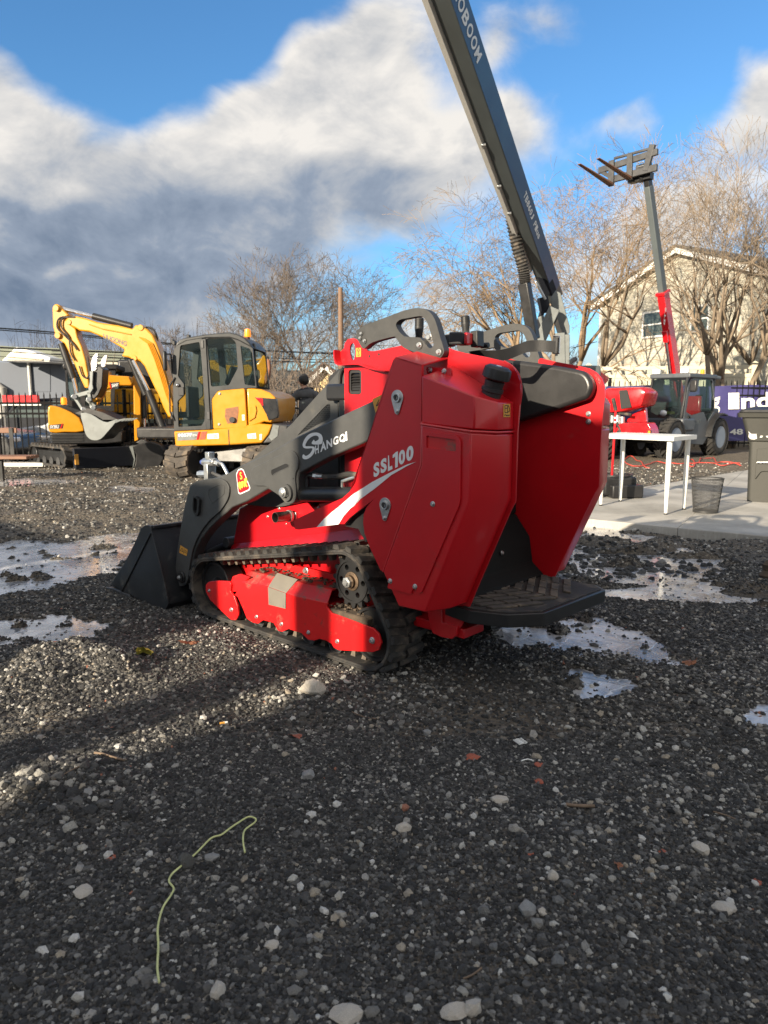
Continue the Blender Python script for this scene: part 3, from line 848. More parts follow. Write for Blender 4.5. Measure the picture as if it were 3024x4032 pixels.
def tooth_mesh():
    mb = MB(); mb.add([(-.014, -.02, 0), (.014, -.02, 0), (.014, .02, 0), (-.014, .02, 0), (-.008, -.012, -.034), (.008, -.012, -.034), (.008, .012, -.034), (-.008, .012, -.034)],
                      [(0, 1, 2, 3), (7, 6, 5, 4), (0, 4, 5, 1), (1, 5, 6, 2), (2, 6, 7, 3), (3, 7, 4, 0)])
    o = mb.build('drive_tooth', 'rubber_dusty', smooth=0); m_ = o.data; bpy.data.objects.remove(o); return m_
LUG, TOOTH = lug_mesh(), tooth_mesh()
def make_track(v0):
    """belt between v0 - width and v0"""
    root = bpy.data.objects.new('track', None); COL.objects.link(root); root.parent = loader; root.location = (0, v0 - TRK_W, 0)
    out = track_loop(); inn = track_loop(-.020)
    rings = []; n = len(out)
    mb = MB(); vs = []; fs = []
    for k in range(n):
        (a, b_), (c, d) = out[k], inn[k]
        edge = .004
        # sag of the upper run and slight sink of the lower run
        vs += [(a, edge, b_), (a, TRK_W - edge, b_), (a * .7 + c * .3, TRK_W, b_ * .7 + d * .3), (c, TRK_W - .002, d), (c, .002, d), (a * .7 + c * .3, 0, b_ * .7 + d * .3)]
    for k in range(n):
        j = (k + 1) % n
        for q in range(6): fs.append((6 * k + q, 6 * k + (q + 1) % 6, 6 * j + (q + 1) % 6, 6 * j + q))
    mb.add(vs, fs); mb.build('belt', 'rubber', root, smooth=40)
    # raised rib on the edge of the belt
    m2 = MB(); ins = track_loop(-.006); m2.tube([(p[0], TRK_W - .004, p[1]) for p in ins[::2]], .007, 6, closed=True); m2.build('belt_edge', 'rubber', root)
    lp = resample(out, n=48); 
    for k in range(48):
        p = Vector(lp[k]); t = (Vector(lp[(k + 1) % 48]) - Vector(lp[k - 1])).normalized(); ang = math.atan2(t.y, t.x)
        # outward normal: to the right of a counter-clockwise walk
        o = share('lug', LUG, root, (p.x, 0, p.y)); nrm = Vector((t.y, 0, -t.x)); X = Vector((t.x, 0, t.y)); Z = nrm; Y = Z.cross(X)
        mtx = Matrix((X, Y, Z)).transposed()
        if Y.y < 0: mtx = Matrix((-X, -Y, Z)).transposed()
        o.rotation_euler = mtx.to_euler()
        if p.y > .2 or p.x < .1:
            pass
    lpi = resample(inn, n=50)
    for k in range(50):
        p = Vector(lpi[k]); t = (Vector(lpi[(k + 1) % 50]) - Vector(lpi[k - 1])).normalized()
        nrm = Vector((t.y, 0, -t.x)); X = Vector((t.x, 0, t.y)); Y = nrm.cross(X); mtx = Matrix((X, Y, nrm)).transposed()
        share('drive_tooth', TOOTH, root, (p.x, TRK_W * .62, p.y), mtx.to_euler())
    # wheels
    def wheel(name, c, r_, w, mat, y=None, rim=.012):
        y = TRK_W * .5 if y is None else y
        m = MB(); m.lathe((c[0], y, c[1]), (0, 1, 0), [(r_ * .30, -w / 2), (r_, -w / 2), (r_, w / 2), (r_ - rim, w / 2), (r_ - rim * 1.3, w / 2 - .012), (r_ * .35, w / 2 - .016), (r_ * .30, w / 2 + .004), (.006, w / 2 + .004)], 40)
        return m.build(name, mat, root, smooth=30)
    wheel('front_idler', (1.185, .172), .128, .10, 'satin_black'); wheel('rear_idler', (.022, .158), .118, .11, 'satin_black')
    for x in (.98, .80, .61, .42, .24): wheel('road_roller', (x, .068), .046, .13, 'steel_dark', rim=.008)
    # sprocket with teeth and holes
    c = (.152, .368); nt_ = 15; prof = []
    for k in range(nt_ * 4):
        a = 2 * PI * k / (nt_ * 4); r_ = .120 if k % 4 in (0, 1) else .100; prof.append((c[0] + r_ * math.cos(a), c[1] + r_ * math.sin(a)))
    holes = [circle2((c[0] + .066 * math.cos(a), c[1] + .066 * math.sin(a)), .0125, 12)[::-1] for a in [2 * PI * k / 6 for k in range(6)]]
    sp = MB().prism(prof, .128, .145, holes=holes).build('sprocket', 'satin_black', root, smooth=30)
    MB().ring((c[0], .146, c[1]), (0, 1, 0), .098, .088, .010, 40).build('sprocket_rim', 'satin_black', sp)
    MB().lathe((c[0], .10, c[1]), (0, 1, 0), [(.042, 0), (.042, .05), (.028, .053), (.028, .066), (.012, .066)], 24).build('hub', 'brass', sp)
    MB().lathe((c[0], .166, c[1]), (0, 1, 0), [(.024, 0), (.024, .016), (.014, .018), (.014, .026)], 6).build('hub_nut', 'zinc', sp, smooth=30)
    MB().cyl((c[0], .0, c[1]), (c[0], .10, c[1]), .075, n=24).build('drive_motor', 'steel_dark', sp)
    MB().box(.20, .33, .02, .04, .27, .50).build('sprocket_guard', 'arm_grey', root, bevel=.004)
    # red carrier between the wheels
    return root
trk = make_track(0.0)
trk2 = copy_tree(trk, loader); trk2.location = (0, mv(0.0), 0)

# --- red track frames (near one traced)
near = LF.poly(cT, -.012, [(355, 540), (400, 462), (560, 490), (640, 515), (720, 545), (930, 592), (925, 615), (958, 655), (1080, 700), (1215, 750), (1250, 785), (1266, 840), (1250, 885), (1210, 898), (1000, 885), (970, 870), (955, 845), (920, 825), (880, 815), (850, 826), (810, 820), (770, 780), (720, 765), (690, 752), (650, 770), (625, 765), (595, 715), (530, 698), (500, 720), (470, 715), (430, 690), (400, 615), (372, 555)])
def make_frame(side):
    f = (lambda v: v) if side > 0 else mv
    root = bpy.data.objects.new('track_frame', None); COL.objects.link(root); root.parent = loader
    MB().prism(near, f(-.012), f(-.022)).build('side_plate', 'frame_red', root, bevel=.0015)
    # folded top: slopes inwards then lies flat
    a = near[1]; b_ = near[5]
    vs = [(a[0], f(-.0125), a[1]), (b_[0], f(-.0125), b_[1]), (b_[0] + .02, f(-.062), b_[1] + .050), (a[0] + .01, f(-.062), a[1] + .050), (b_[0] + .02, f(-.19), b_[1] + .054), (a[0] + .01, f(-.19), a[1] + .054)]
    lo = [(x, y, z - .010) for x, y, z in vs]
    MB().add(vs + lo, [(0, 1, 2, 3), (3, 2, 4, 5), (6, 9, 8, 7), (9, 11, 10, 8), (0, 6, 7, 1), (1, 7, 8, 2), (2, 8, 10, 4), (4, 10, 11, 5), (5, 11, 9, 3), (3, 9, 6, 0)]).build('top_cover', 'red_dusty', root, bevel=.004)
    front = LF.poly(cT, -.008, [(176, 480), (195, 458), (250, 452), (325, 456), (335, 475), (330, 520), (352, 545), (375, 610), (382, 665), (365, 698), (335, 695), (290, 655), (205, 572), (178, 520)])
    MB().prism(round_poly(front, .008, 3), f(-.004), f(-.016)).build('tension_plate', 'frame_red', root, bevel=.0015)
    fr2 = LF.poly(cT, -.02, [(330, 470), (345, 425), (390, 410), (450, 430), (410, 465), (395, 520), (345, 520)])
    MB().prism(fr2, f(-.017), f(-.03)).build('tension_bracket', 'frame_red', root, bevel=.0015)
    MB().box(.05, 1.12, f(-.19), f(-.175), .10, .34).build('inner_plate', 'frame_red', root, bevel=.003)
    MB().box(.30, .92, f(-.185), f(-.06), .12, .235).build('carrier_beam', 'red_dusty', root, bevel=.006)
    br = LF.poly(cT, -.008, [(562, 490), (655, 520), (715, 462), (700, 505), (675, 530), (672, 628), (566, 600)])
    g0 = LF.poly(cT, -.008, [(562, 492), (672, 532), (672, 628), (566, 602)])
    g1 = [(g0[1][0], f(-.010), g0[1][1]), (g0[0][0], f(-.010), g0[0][1]), (g0[0][0], f(-.066), g0[0][1] + .058), (g0[1][0] - .02, f(-.066), g0[1][1] + .058)]
    mb = MB().prism(g0, f(-.006), f(-.011)); mb.add(g1 + [(x, y, z + .004) for x, y, z in g1], [(0, 3, 2, 1), (4, 5, 6, 7), (0, 1, 5, 4), (1, 2, 6, 5), (2, 3, 7, 6), (3, 0, 4, 7)])
    mb.build('grease_cover', 'hull_beige', root, bevel=.0015)
    if side > 0:
        for (x, y, r_) in ((197, 515, .0095), (335, 633, .012), (483, 679, .010), (638, 725, .0105), (806, 777, .0105), (985, 833, .0105), (1203, 827, .0145), (570, 583, .0075), (656, 608, .0075)):
            u, w = LF.uw(cT(x, y), -.004); bolt(root, (u, -.012 if x > 400 else -.004, w), r_, name='bolt')
        u, w = LF.uw(cT(797, 390), -.17); bolt(root, (u, -.172, w), .017)
    mud = MB(); rr = random.Random(4)
    for k in range(70):
        u = rr.uniform(b_[0] + .03, a[0] - .02); t = (u - b_[0]) / (a[0] - b_[0]); z = b_[1] + (a[1] - b_[1]) * t + .056
        s = rr.uniform(.003, .010); mud.ball((u, f(rr.uniform(-.17, -.07)), z), s, 5, 4, (1.3, 1, .7))
    for k in range(60):
        s = rr.uniform(.004, .012); mud.ball((rr.uniform(.06, .26), f(rr.uniform(-.17, -.03)), .235 + rr.uniform(-.01, .012)), s, 5, 4, (1.3, 1, .7))
    o = mud.build('mud_crumbs', 'mud', root, smooth=0, fix=False); o['kind'] = 'stuff'
    MB().box(.03, .27, f(-.18), f(-.02), .17, .232).build('mud_shelf', 'mud', root, bevel=.01)
    return root
make_frame(1); make_frame(-1)

# --- hull between the tracks
hp = LF.poly(cC, -.21, [(165, 1340), (165, 1150), (232, 760), (330, 718), (560, 728), (700, 748), (860, 722), (960, 700), (1040, 700), (1075, 735), (1110, 748), (1160, 735), (1180, 700), (1300, 680), (1700, 640)])
u_r = -.05
hp = [(hp[0][0], .22)] + hp[1:14] + [(.1, .66), (u_r, .62), (u_r, .22)]
MB().prism(hp, -.235, mv(-.235)).build('hull', 'red_paint', loader, bevel=.006)
# flared lower band over the track
c0 = LF.uw(cC(165, 1190), -.21); c1 = LF.uw(cC(1659, 1075), -.21)
for f in ((lambda v: v), mv):
    a0 = (c0[0] + .005, f(-.2335), c0[1]); a1 = (c1[0] - .2, f(-.2335), c0[1] + (c1[1] - c0[1]) * 1.4); q0 = (c0[0] + .005, f(-.19), .30); q1 = (c1[0] - .2, f(-.19), .50)
    mb = MB(); mb.loft([[a0, q0, (q0[0], f(-.20), q0[2] - .004), (a0[0], f(-.236), a0[2] - .02)], [a1, q1, (q1[0], f(-.20), q1[2] - .004), (a1[0], f(-.236), a1[2] - .02)]])
    mb.build('skirt', 'red_paint', loader, bevel=.003)
MB().box(.95, 1.12, mv(-.26), -.26, .16, .44).build('front_crossmember', 'satin_black', loader, bevel=.008)
MB().box(-.1, 1.1, mv(-.24), -.24, .14, .25).build('belly_plate', 'satin_black', loader, bevel=.01)
q0 = LF.p3(cC(702, 868), -.115); q1 = LF.p3(cC(890, 848), -.215)
ex = MB(); pc = Vector(q0); pb_ = Vector(q1); axis = (pc - pb_).normalized(); ER = .0265
ex.ring((pc + pb_) / 2, axis, ER, ER - .003, (pc - pb_).length, 32); ex.build('exhaust_pipe', 'exhaust_steel', loader, smooth=50)
MB().cyl(pb_ - axis * .01, pb_ + axis * .02, ER - .003, n=20).build('exhaust_core', 'ink', loader)
MB().ring(pb_ + axis * .01, axis, ER + .004, ER, .014, 28).build('exhaust_clamp', 'zinc', loader)
q = LF.uw(cC(940, 845), -.225); MB().box(q[0] - .008, q[0] + .012, -.2345, -.223, q[1] - .017, q[1] + .017).build('exhaust_bracket', 'zinc', loader, bevel=.003)
for (x, y, r_) in ((610, 857, .0075), (748, 762, .0075), (832, 945, .005), (1218, 748, .008), (940, 845, .0075)):
    u, w = LF.uw(cC(x, y), -.232); bolt(loader, (u, -.2345 if x != 940 else -.223, w), r_)

# --- engine hood (dark) in front of the shroud
hood = LF.poly(cD, -.215, [(690, 165), (640, 175), (600, 215), (0, 888)]) + LF.poly(cA, -.215, [(800, 930)]) + LF.poly(cC, -.215, [(330, 640), (300, 700), (480, 728), (600, 742), (780, 738), (960, 700)]) + LF.poly(cD, -.215, [(690, 1740)])
hole = LF.poly(cD, -.215, [(455, 640), (490, 632), (498, 660), (498, 800), (480, 830), (330, 905), (70, 1045), (120, 985)])
hood_o = MB().prism(hood, -.215, -.222, holes=[hole]).build('hood', 'arm_grey', loader)
MB().prism(hood, mv(-.215), mv(-.222)).build('hood', 'arm_grey', loader)
hb = hood
# curved top skin of the hood
top = hood[:6]
sk = MB(); vs = []
for (p, q) in top: vs += [(p, -.222, q), (p, mv(-.222), q)]
n_ = len(top); fs = [(2 * k, 2 * k + 1, 2 * k + 3, 2 * k + 2) for k in range(n_ - 1)]
vs2 = [(x - .006, y, z - .006) for x, y, z in vs]
sk.add(vs, fs); sk.add(vs2, [tuple(reversed(f)) for f in fs]); sk.build('hood_top', 'arm_grey', loader, smooth=50)
hump = LF.poly(cD, -.52, [(475, 385), (470, 300), (492, 265), (600, 175), (690, 165), (690, 400)])
MB().prism(round_poly(hump, .012, 3), -.52, -.72).build('air_box', 'plastic_black', loader, bevel=.012)
# perforated panel behind the opening: one mesh with a few hundred holes drawn by real edges
pm = MB(); ho = hole; x0 = min(p[0] for p in ho); x1 = max(p[0] for p in ho); z0 = min(p[1] for p in ho); z1 = max(p[1] for p in ho)
def inpoly(p, poly):
    c = False; n = len(poly)
    for i in range(n):
        a, b_ = poly[i], poly[(i + 1) % n]
        if (a[1] > p[1]) != (b_[1] > p[1]) and p[0] < (b_[0] - a[0]) * (p[1] - a[1]) / (b_[1] - a[1] + 1e-12) + a[0]: c = not c
    return c
def perf(poly, v, step, name='perforated_mesh', mat='cab_grey', parent=loader, wire_=.30):
    pm = MB(); x0 = min(p[0] for p in poly); x1 = max(p[0] for p in poly); z0 = min(p[1] for p in poly); z1 = max(p[1] for p in poly)
    j = 0; z = z0
    while z < z1:
        x = x0 + (step / 2 if j % 2 else 0)
        while x < x1:
            if inpoly((x, z), poly):
                ro = step * .60; ri = step * .36
                vs = [(x + ro * math.cos(a), v, z + ro * math.sin(a)) for a in [PI / 6 + PI / 3 * k for k in range(6)]] + [(x + ri * math.cos(a), v, z + ri * math.sin(a)) for a in [PI / 6 + PI / 3 * k for k in range(6)]]
                pm.add(vs, [(k, (k + 1) % 6, 6 + (k + 1) % 6, 6 + k) for k in range(6)])
            x += step
        z += step * .866; j += 1
    return pm.build(name, mat, parent, smooth=0)
perf(hole, -.2165, .0105)
low = LF.poly(cD, -.218, [(240, 1560), (480, 1420), (480, 1700), (240, 1700)])
MB().prism([(x, z) for x, z in hood[2:4]] + [(hood[3][0] - .02, hood[3][1] - .12), (hood[2][0] - .1, hood[2][1] - .35)], -.30, -.305).build('radiator_core', 'ink', loader)
seal = LF.poly(cD, -.212, [(685, 170), (655, 215), (635, 330), (630, 720), (630, 1740)])
MB().tube([(a, -.206, b_) for a, b_ in smooth_poly(seal, 4, False)], .008, 8).build('rubber_seal', 'ink', loader)

# --- red shroud plates, one each side, reaching back to the rounded rear corner
shroud = LF.poly(cB, -.150, [(62, 405), (55, 375), (58, 340), (78, 320), (84, 290), (100, 268), (130, 261), (158, 272), (180, 300), (195, 320), (225, 335), (255, 335), (410, 303), (470, 320), (560, 352), (640, 378), (668, 366), (672, 335), (685, 325), (760, 345), (900, 372), (985, 392), (1030, 420), (1062, 460), (1078, 510), (1082, 570), (1064, 790), (1060, 900), (1052, 1190), (1030, 1230), (830, 1690), (745, 1900), (725, 1918), (700, 1905), (660, 1920), (620, 1915), (590, 1840)])
shroud2 = shroud + [(-.2, .33), (.0, .60), (LF.uw(cD(690, 1700), -.15)[0], LF.uw(cD(690, 1700), -.15)[1]), LF.uw(cB(80, 420), -.15)]
vent = round_poly(LF.poly(cH, -.150, [(140, 596), (240, 598), (240, 788), (140, 786)]), .018, 5)
eye = smooth_poly(LF.poly(cH, -.150, [(150, 470), (152, 420), (165, 395), (182, 396), (193, 430), (192, 480), (182, 520), (165, 522)]), 3)
for f in ((lambda v: v), mv):
    MB().prism(shroud2, f(-.150), f(-.158), holes=[vent[::-1], eye[::-1]]).build('shroud_plate', 'red_paint', loader)
edge = LF.poly(cB, -.150, [(985, 390), (1030, 418), (1064, 458), (1080, 508), (1085, 570), (1076, 640)])
MB().tube([(p[0] - .0005, -.154, p[1]) for p in smooth_poly(edge, 4, False)], .0022, 6).build('plate_edge', 'red_paint', loader)
# folded lip in front of the lifting eye
lip = LF.poly(cH, -.150, [(110, 568), (80, 545), (72, 500), (75, 450), (100, 432)])
for f in ((lambda v: v), mv):
    MB().loft([[(p[0], f(-.150), p[1]), (p[0], f(-.112), p[1]), (p[0] - .006, f(-.112), p[1] + .004), (p[0] - .006, f(-.150), p[1] + .004)] for p in smooth_poly(LF.poly(cH, -.150, [(72, 455), (74, 500), (82, 545), (110, 566), (180, 562), (262, 562), (340, 590), (460, 618)]), 3, False)]).build('folded_lip', 'red_paint', loader, smooth=40)
# louvres in the vent
vb = [min(p[0] for p in vent), max(p[0] for p in vent), min(p[1] for p in vent), max(p[1] for p in vent)]
MB().prism([(vb[0] - .01, vb[2] - .01), (vb[1] + .01, vb[2] - .01), (vb[1] + .01, vb[3] + .01), (vb[0] - .01, vb[3] + .01)], -.195, -.20).build('vent_back', 'ink', loader)
MB().prism(round_poly([(vb[0] + .002, vb[2] + .002), (vb[1] - .002, vb[2] + .002), (vb[1] - .002, vb[3] - .002), (vb[0] + .002, vb[3] - .002)], .016, 4), -.156, -.176, holes=[round_poly([(vb[0] + .014, vb[2] + .014), (vb[1] - .010, vb[2] + .014), (vb[1] - .010, vb[3] - .014), (vb[0] + .014, vb[3] - .014)], .010, 3)[::-1]]).build('vent_frame', 'plastic_black', loader)
for k in range(6):
    z = vb[2] + .024 + (vb[3] - vb[2] - .048) * k / 5
    MB().loft([[(vb[0] + .01, -.160, z - .007), (vb[0] + .01, -.158, z - .005), (vb[0] + .01, -.184, z + .012), (vb[0] + .01, -.186, z + .010)], [(vb[1] - .006, -.160, z - .007), (vb[1] - .006, -.158, z - .005), (vb[1] - .006, -.184, z + .012), (vb[1] - .006, -.186, z + .010)]]).build('louvre', 'plastic_black', loader)
# inside: engine bulkhead, dark tub, inner floor
MB().box(-.13, .20, mv(-.17), -.17, .66, 1.13).build('engine_block', 'satin_black', loader, bevel=.01)
MB().box(.30, .34, mv(-.17), -.17, .62, 1.16).build('radiator', 'satin_black', loader, bevel=.006)

# --- arms
arm = LF.poly(cA, -.045, [(1600, 500), (1480, 590), (1300, 675), (1060, 790), (900, 880), (760, 944), (690, 985), (625, 1008), (560, 1028), (520, 1036), (492, 1056), (478, 1100), (460, 1180), (444, 1260), (428, 1360), (418, 1430), (412, 1500), (412, 1555), (420, 1585), (440, 1598), (462, 1590), (478, 1570), (486, 1530), (500, 1440), (515, 1395), (545, 1340), (585, 1290), (640, 1235), (680, 1200), (710, 1172), (790, 1140), (905, 1072), (960, 1105), (1000, 1150), (1022, 1158), (1045, 1150), (1062, 1118), (1070, 1060), (1070, 1010), (1078, 985), (1240, 900), (1420, 825), (1600, 730)])
def make_arm(side):
    f = (lambda v: v) if side > 0 else mv
    ar = MB().prism(arm, f(-.045), f(-.11)).build('lift_arm', 'arm_grey', loader, bevel=.006)
    knee = LF.poly(cA, -.045, [(490, 1058), (560, 1024), (600, 1015), (650, 1014), (685, 1030), (703, 1065), (700, 1110), (685, 1145), (650, 1195), (600, 1238), (545, 1310), (505, 1400), (482, 1530), (478, 1565), (462, 1592), (440, 1600), (418, 1585), (410, 1550), (418, 1430), (444, 1260)])
    MB().prism(smooth_poly(knee, 2), f(-.0455), f(-.034)).build('knee_plate', 'arm_grey', ar, bevel=.002)
    gus = LF.poly(cC, -.045, [(425, 360), (440, 300), (480, 265), (600, 205), (760, 130), (860, 82), (905, 72), (950, 92), (985, 150), (995, 220), (985, 290), (965, 330), (955, 420), (966, 540), (962, 640), (935, 690), (890, 706), (850, 700), (822, 670), (800, 630), (700, 560), (640, 510), (580, 492), (490, 490), (455, 460)])
    MB().prism(smooth_poly(gus, 2), f(-.0455), f(-.036)).build('gusset_plate', 'arm_grey', ar, bevel=.002)
    if side > 0:
        pc = LF.uw(cC(820, 570), -.03)
        MB().ring((pc[0] - .012, -.030, pc[1]), (0, 1, 0), .040, .026, .014, 32).build('pivot_collar', 'arm_grey', ar)
        MB().lathe((pc[0], -.036, pc[1]), (0, 1, 0), [(.024, 0), (.024, .022), (.017, .024), (.017, .030), (.010, .034)], 24).build('pivot_pin', 'zinc', ar)
        q = LF.uw(cC(855, 640), -.03); bolt(ar, (q[0], -.034, q[1]), .0075)
        slot = round_poly(LF.poly(cC, -.036, [(655, 340), (660, 300), (835, 222), (868, 240), (865, 268), (700, 345), (670, 375)]), .012, 4)
        MB().tube([(a, -.0365, b_) for a, b_ in slot], .0022, 5, closed=True).build('slot_rim', 'arm_grey', ar)
        MB().prism(slot, -.036, -.0357).build('slot', 'satin_black', ar)
        for (pp, r_) in (((582, 1092), 0), ):
            w_ = round_poly(LF.poly(cA, -.034, [(585, 1075), (640, 1048), (672, 1055), (668, 1100), (600, 1150), (582, 1110)]), .012, 3)
            MB().tube([(a, -.0338, b_) for a, b_ in w_], .0022, 5, closed=True).build('weld_bead', 'arm_grey', ar)
        rec = round_poly(LF.poly(cA, -.034, [(512, 1110), (530, 1112), (545, 1130), (540, 1200), (528, 1222), (510, 1195), (506, 1160)]), .006, 3)
        MB().prism(rec, -.0345, -.018, holes=[round_poly(LF.poly(cA, -.034, [(514, 1120), (528, 1122), (536, 1134), (532, 1190), (524, 1205), (513, 1186)]), .005, 3)[::-1]]).build('hose_window', 'satin_black', ar)
        MB().prism(LF.poly(cA, -.034, [(514, 1120), (536, 1134), (532, 1190), (513, 1186)]), -.0342, -.0338).build('hose_window_back', 'ink', ar)
        q = LF.uw(cA(436, 1552), -.03)
        MB().lathe((q[0], -.036, q[1]), (0, 1, 0), [(.034, 0), (.034, .010), (.027, .013), (.027, .020), (.018, .021)], 32).build('bucket_pivot', 'satin_black', ar)
        bolt(ar, (q[0] + .003, -.016, q[1]), .0125, mat='zinc')
        for (c_, x, y, r_) in ((cC, 920, 405, .0035),): 
            q = LF.uw(c_(x, y), -.036); MB().cyl((q[0], -.036, q[1]), (q[0], -.0352, q[1]), r_, n=10).build('hole', 'ink', ar)
    else:
        pass
    # cylinder under the arm
    a = LF.p3(cC(1010, 590), -.085); b_ = LF.p3(cC(1620, 620), -.085); a = (a[0], f(-.085), a[2]); b2 = (b_[0] - .2, f(-.085), a[2] + (b_[2] - a[2]) * 1.9 + .01)
    cy = MB().cyl(a, b2, .034, n=28).build('lift_cylinder', 'satin_black', loader, bevel=.004)
    MB().cyl((a[0] + .10, a[1], a[2] - .004), a, .017, n=20).build('cylinder_rod', 'chrome', cy)
    pA = (a[0] - .045, f(-.085), a[2] + .034)
    MB().tube([pA, (pA[0], pA[1], pA[2] + .045), (pA[0] - .012, pA[1], pA[2] + .058), (pA[0] - .05, pA[1], pA[2] + .058)], .011, 10).build('hose_elbow', 'satin_black', cy)
    MB().cyl((pA[0] - .05, pA[1], pA[2] + .058), (pA[0] - .072, pA[1], pA[2] + .058), .014, n=6).build('hose_nut', 'zinc', cy, smooth=20)
    MB().cyl((pA[0] - .070, pA[1], pA[2] + .058), (pA[0] - .115, pA[1], pA[2] + .058), .0115, n=16).build('hose_ferrule', 'zinc', cy)
    MB().tube(smooth_poly([(pA[0] - .11, pA[1], pA[2] + .058), (pA[0] - .2, pA[1], pA[2] + .064), (pA[0] - .28, pA[1], pA[2] + .080), (pA[0] - .40, pA[1], pA[2] + .075)], 5, False), .0125, 10).build('hose', 'rubber', cy)
    pB = (a[0] - .28, f(-.085), a[2] + .03)
    MB().tube([pB, (pB[0], pB[1], pB[2] + .05), (pB[0] - .08, pB[1], pB[2] + .075)], .009, 10).build('hose_elbow', 'zinc', cy)
    return ar
armL = make_arm(1); armR = make_arm(-1)
MB().cyl((LF.uw(cA(436, 1552), -.03)[0], -.06, LF.uw(cA(436, 1552), -.03)[1]), (LF.uw(cA(436, 1552), -.03)[0], mv(-.06), LF.uw(cA(436, 1552), -.03)[1]), .022, n=20).build('bucket_shaft', 'satin_black', loader)
kx, kz = LF.uw(cA(590, 1100), -.045)
MB().box(kx - .08, kx + .10, mv(-.10), -.10, kz - .055, kz + .03).build('arm_crossbar', 'satin_black', loader, bevel=.01)
# coupler plate at the bucket and tilt cylinder behind the arm
MB().prism(LF.poly(cK, -.3, [(915, 380), (1040, 375), (1300, 640), (1640, 420), (1640, 700), (1180, 1000), (1000, 700)]), -.30, -.68).build('quick_coupler', 'satin_black', loader, bevel=.008)
q = LF.uw(cK(1620, 455), -.2)
MB().cyl((q[0], -.20, q[1]), (q[0], -.30, q[1]), .030, n=24).build('tilt_pin', 'arm_grey', loader, bevel=.003)
MB().cyl((q[0] + .02, -.25, q[1] - .02), (q[0] + .22, -.25, q[1] - .10), .03, n=20).build('tilt_cylinder', 'satin_black', loader)
# valve block with blue cap on the knee
q = LF.uw(crop(600, 1250, .42195)(545, 1330), -.28); X4l = crop(600, 1250, .42195)
vb_ = bpy.data.objects.new('hydraulic_coupler', None); COL.objects.link(vb_); vb_.parent = loader
def l4(x, y, v=-.28): a_ = LF.uw(X4l(x, y), v); return (a_[0], v, a_[1])
MB().cyl(l4(485, 1350), l4(590, 1350), .024, n=20).build('valve_body', 'zinc', vb_, bevel=.003)
MB().cyl(l4(462, 1350), l4(487, 1350), .015, n=16).build('dust_cap', 'banner_blue', vb_)
p = l4(535, 1290); MB().box(p[0] - .020, p[0] + .020, -.30, -.26, p[2] - .02, p[2] + .022).build('valve_head', 'zinc', vb_, bevel=.003)
MB().cyl(l4(435, 1460), l4(520, 1460), .020, n=6).build('valve_nut', 'zinc', vb_, smooth=20)
p = l4(535, 1460); MB().box(p[0] - .022, p[0] + .018, -.31, -.25, p[2] - .045, p[2] + .06).build('valve_block', 'zinc', vb_, bevel=.003)
MB().cyl(l4(575, 1350), l4(625, 1365), .017, n=6).build('valve_nut', 'zinc', vb_, smooth=20)
MB().tube(smooth_poly([l4(610, 1355), l4(650, 1370), l4(675, 1410), l4(700, 1460), l4(740, 1560)], 5, False), .010, 10).build('steel_pipe', 'zinc', vb_)
MB().tube(smooth_poly([l4(560, 1450), l4(600, 1470), l4(660, 1500), l4(740, 1580)], 5, False), .010, 10).build('steel_pipe', 'steel_dark', vb_)
p = l4(560, 1500); MB().box(p[0] - .05, p[0] + .04, -.34, -.22, p[2] - .07, p[2] - .02).build('valve_foot', 'steel_dark', vb_, bevel=.004)

# --- bucket
bk = bpy.data.objects.new('bucket', None); COL.objects.link(bk); bk.parent = loader
B0, B1 = .055, mv(.055)
side = LF.poly(cK, .055, [(635, 240), (600, 222), (560, 232), (515, 262), (440, 440), (380, 560), (290, 735), (240, 810), (180, 900), (130, 985), (118, 1000), (270, 1085), (500, 1200), (800, 1345), (828, 1350), (868, 1262), (868, 1225), (800, 900), (715, 560), (655, 330)])
for v in (B0, B1):
    MB().prism(side, v, v + (-.012 if v == B0 else .012)).build('side_plate', 'bucket_black', bk, bevel=.002)
s_ = .008
rib = LF.poly(cK, .055, [(640, 320), (655, 330), (275, 1095), (255, 1080)])
MB().prism(rib, B0, B0 + .007).build('wear_rib', 'satin_black', bk, bevel=.002)
shell = LF.poly(cK, .055, [(640, 240), (655, 330), (715, 560), (800, 900), (868, 1225), (868, 1262), (828, 1350), (500, 1200), (85, 1012)])
sm = MB(); vs = []
for (a, b_) in shell: vs += [(a, B0 - .012, b_), (a, B1 + .012, b_)]
off = []
cxm = sum(p[0] for p in side) / len(side); czm = sum(p[1] for p in side) / len(side)
for (a, b_) in shell:
    d = Vector((cxm - a, czm - b_)).normalized() * .010; off += [(a + d.x, B0 - .012, b_ + d.y), (a + d.x, B1 + .012, b_ + d.y)]
n_ = len(shell)
fs = [(2 * k, 2 * k + 1, 2 * k + 3, 2 * k + 2) for k in range(n_ - 1)]
sm.add(vs + off, fs + [tuple(reversed([i + 2 * n_ for i in f])) for f in fs] + [(0, 2 * n_, 2 * n_ + 1, 1), (2 * n_ - 2, 2 * n_ - 1, 4 * n_ - 1, 4 * n_ - 2)]); sm.build('shell', 'bucket_black', bk, smooth=30)
lipq = LF.poly(cK, .055, [(118, 1000), (76, 1035), (80, 1045), (250, 1100), (270, 1085)])
MB().prism([(lipq[0][0] - .03, .012), (lipq[1][0] + .01, .002), (lipq[1][0] + .01, -.006), (lipq[4][0] - .1, -.012), (lipq[4][0] - .1, .008)], B0 + .006, B1 - .006).build('cutting_edge', 'steel_dark', bk, bevel=.002)
tp = LF.uw(cK(640, 245), .055)
MB().box(tp[0] - .018, tp[0] + .012, B1 + .01, B0 - .01, tp[1] - .012, tp[1] + .006).build('top_rail', 'bucket_black', bk, bevel=.003)
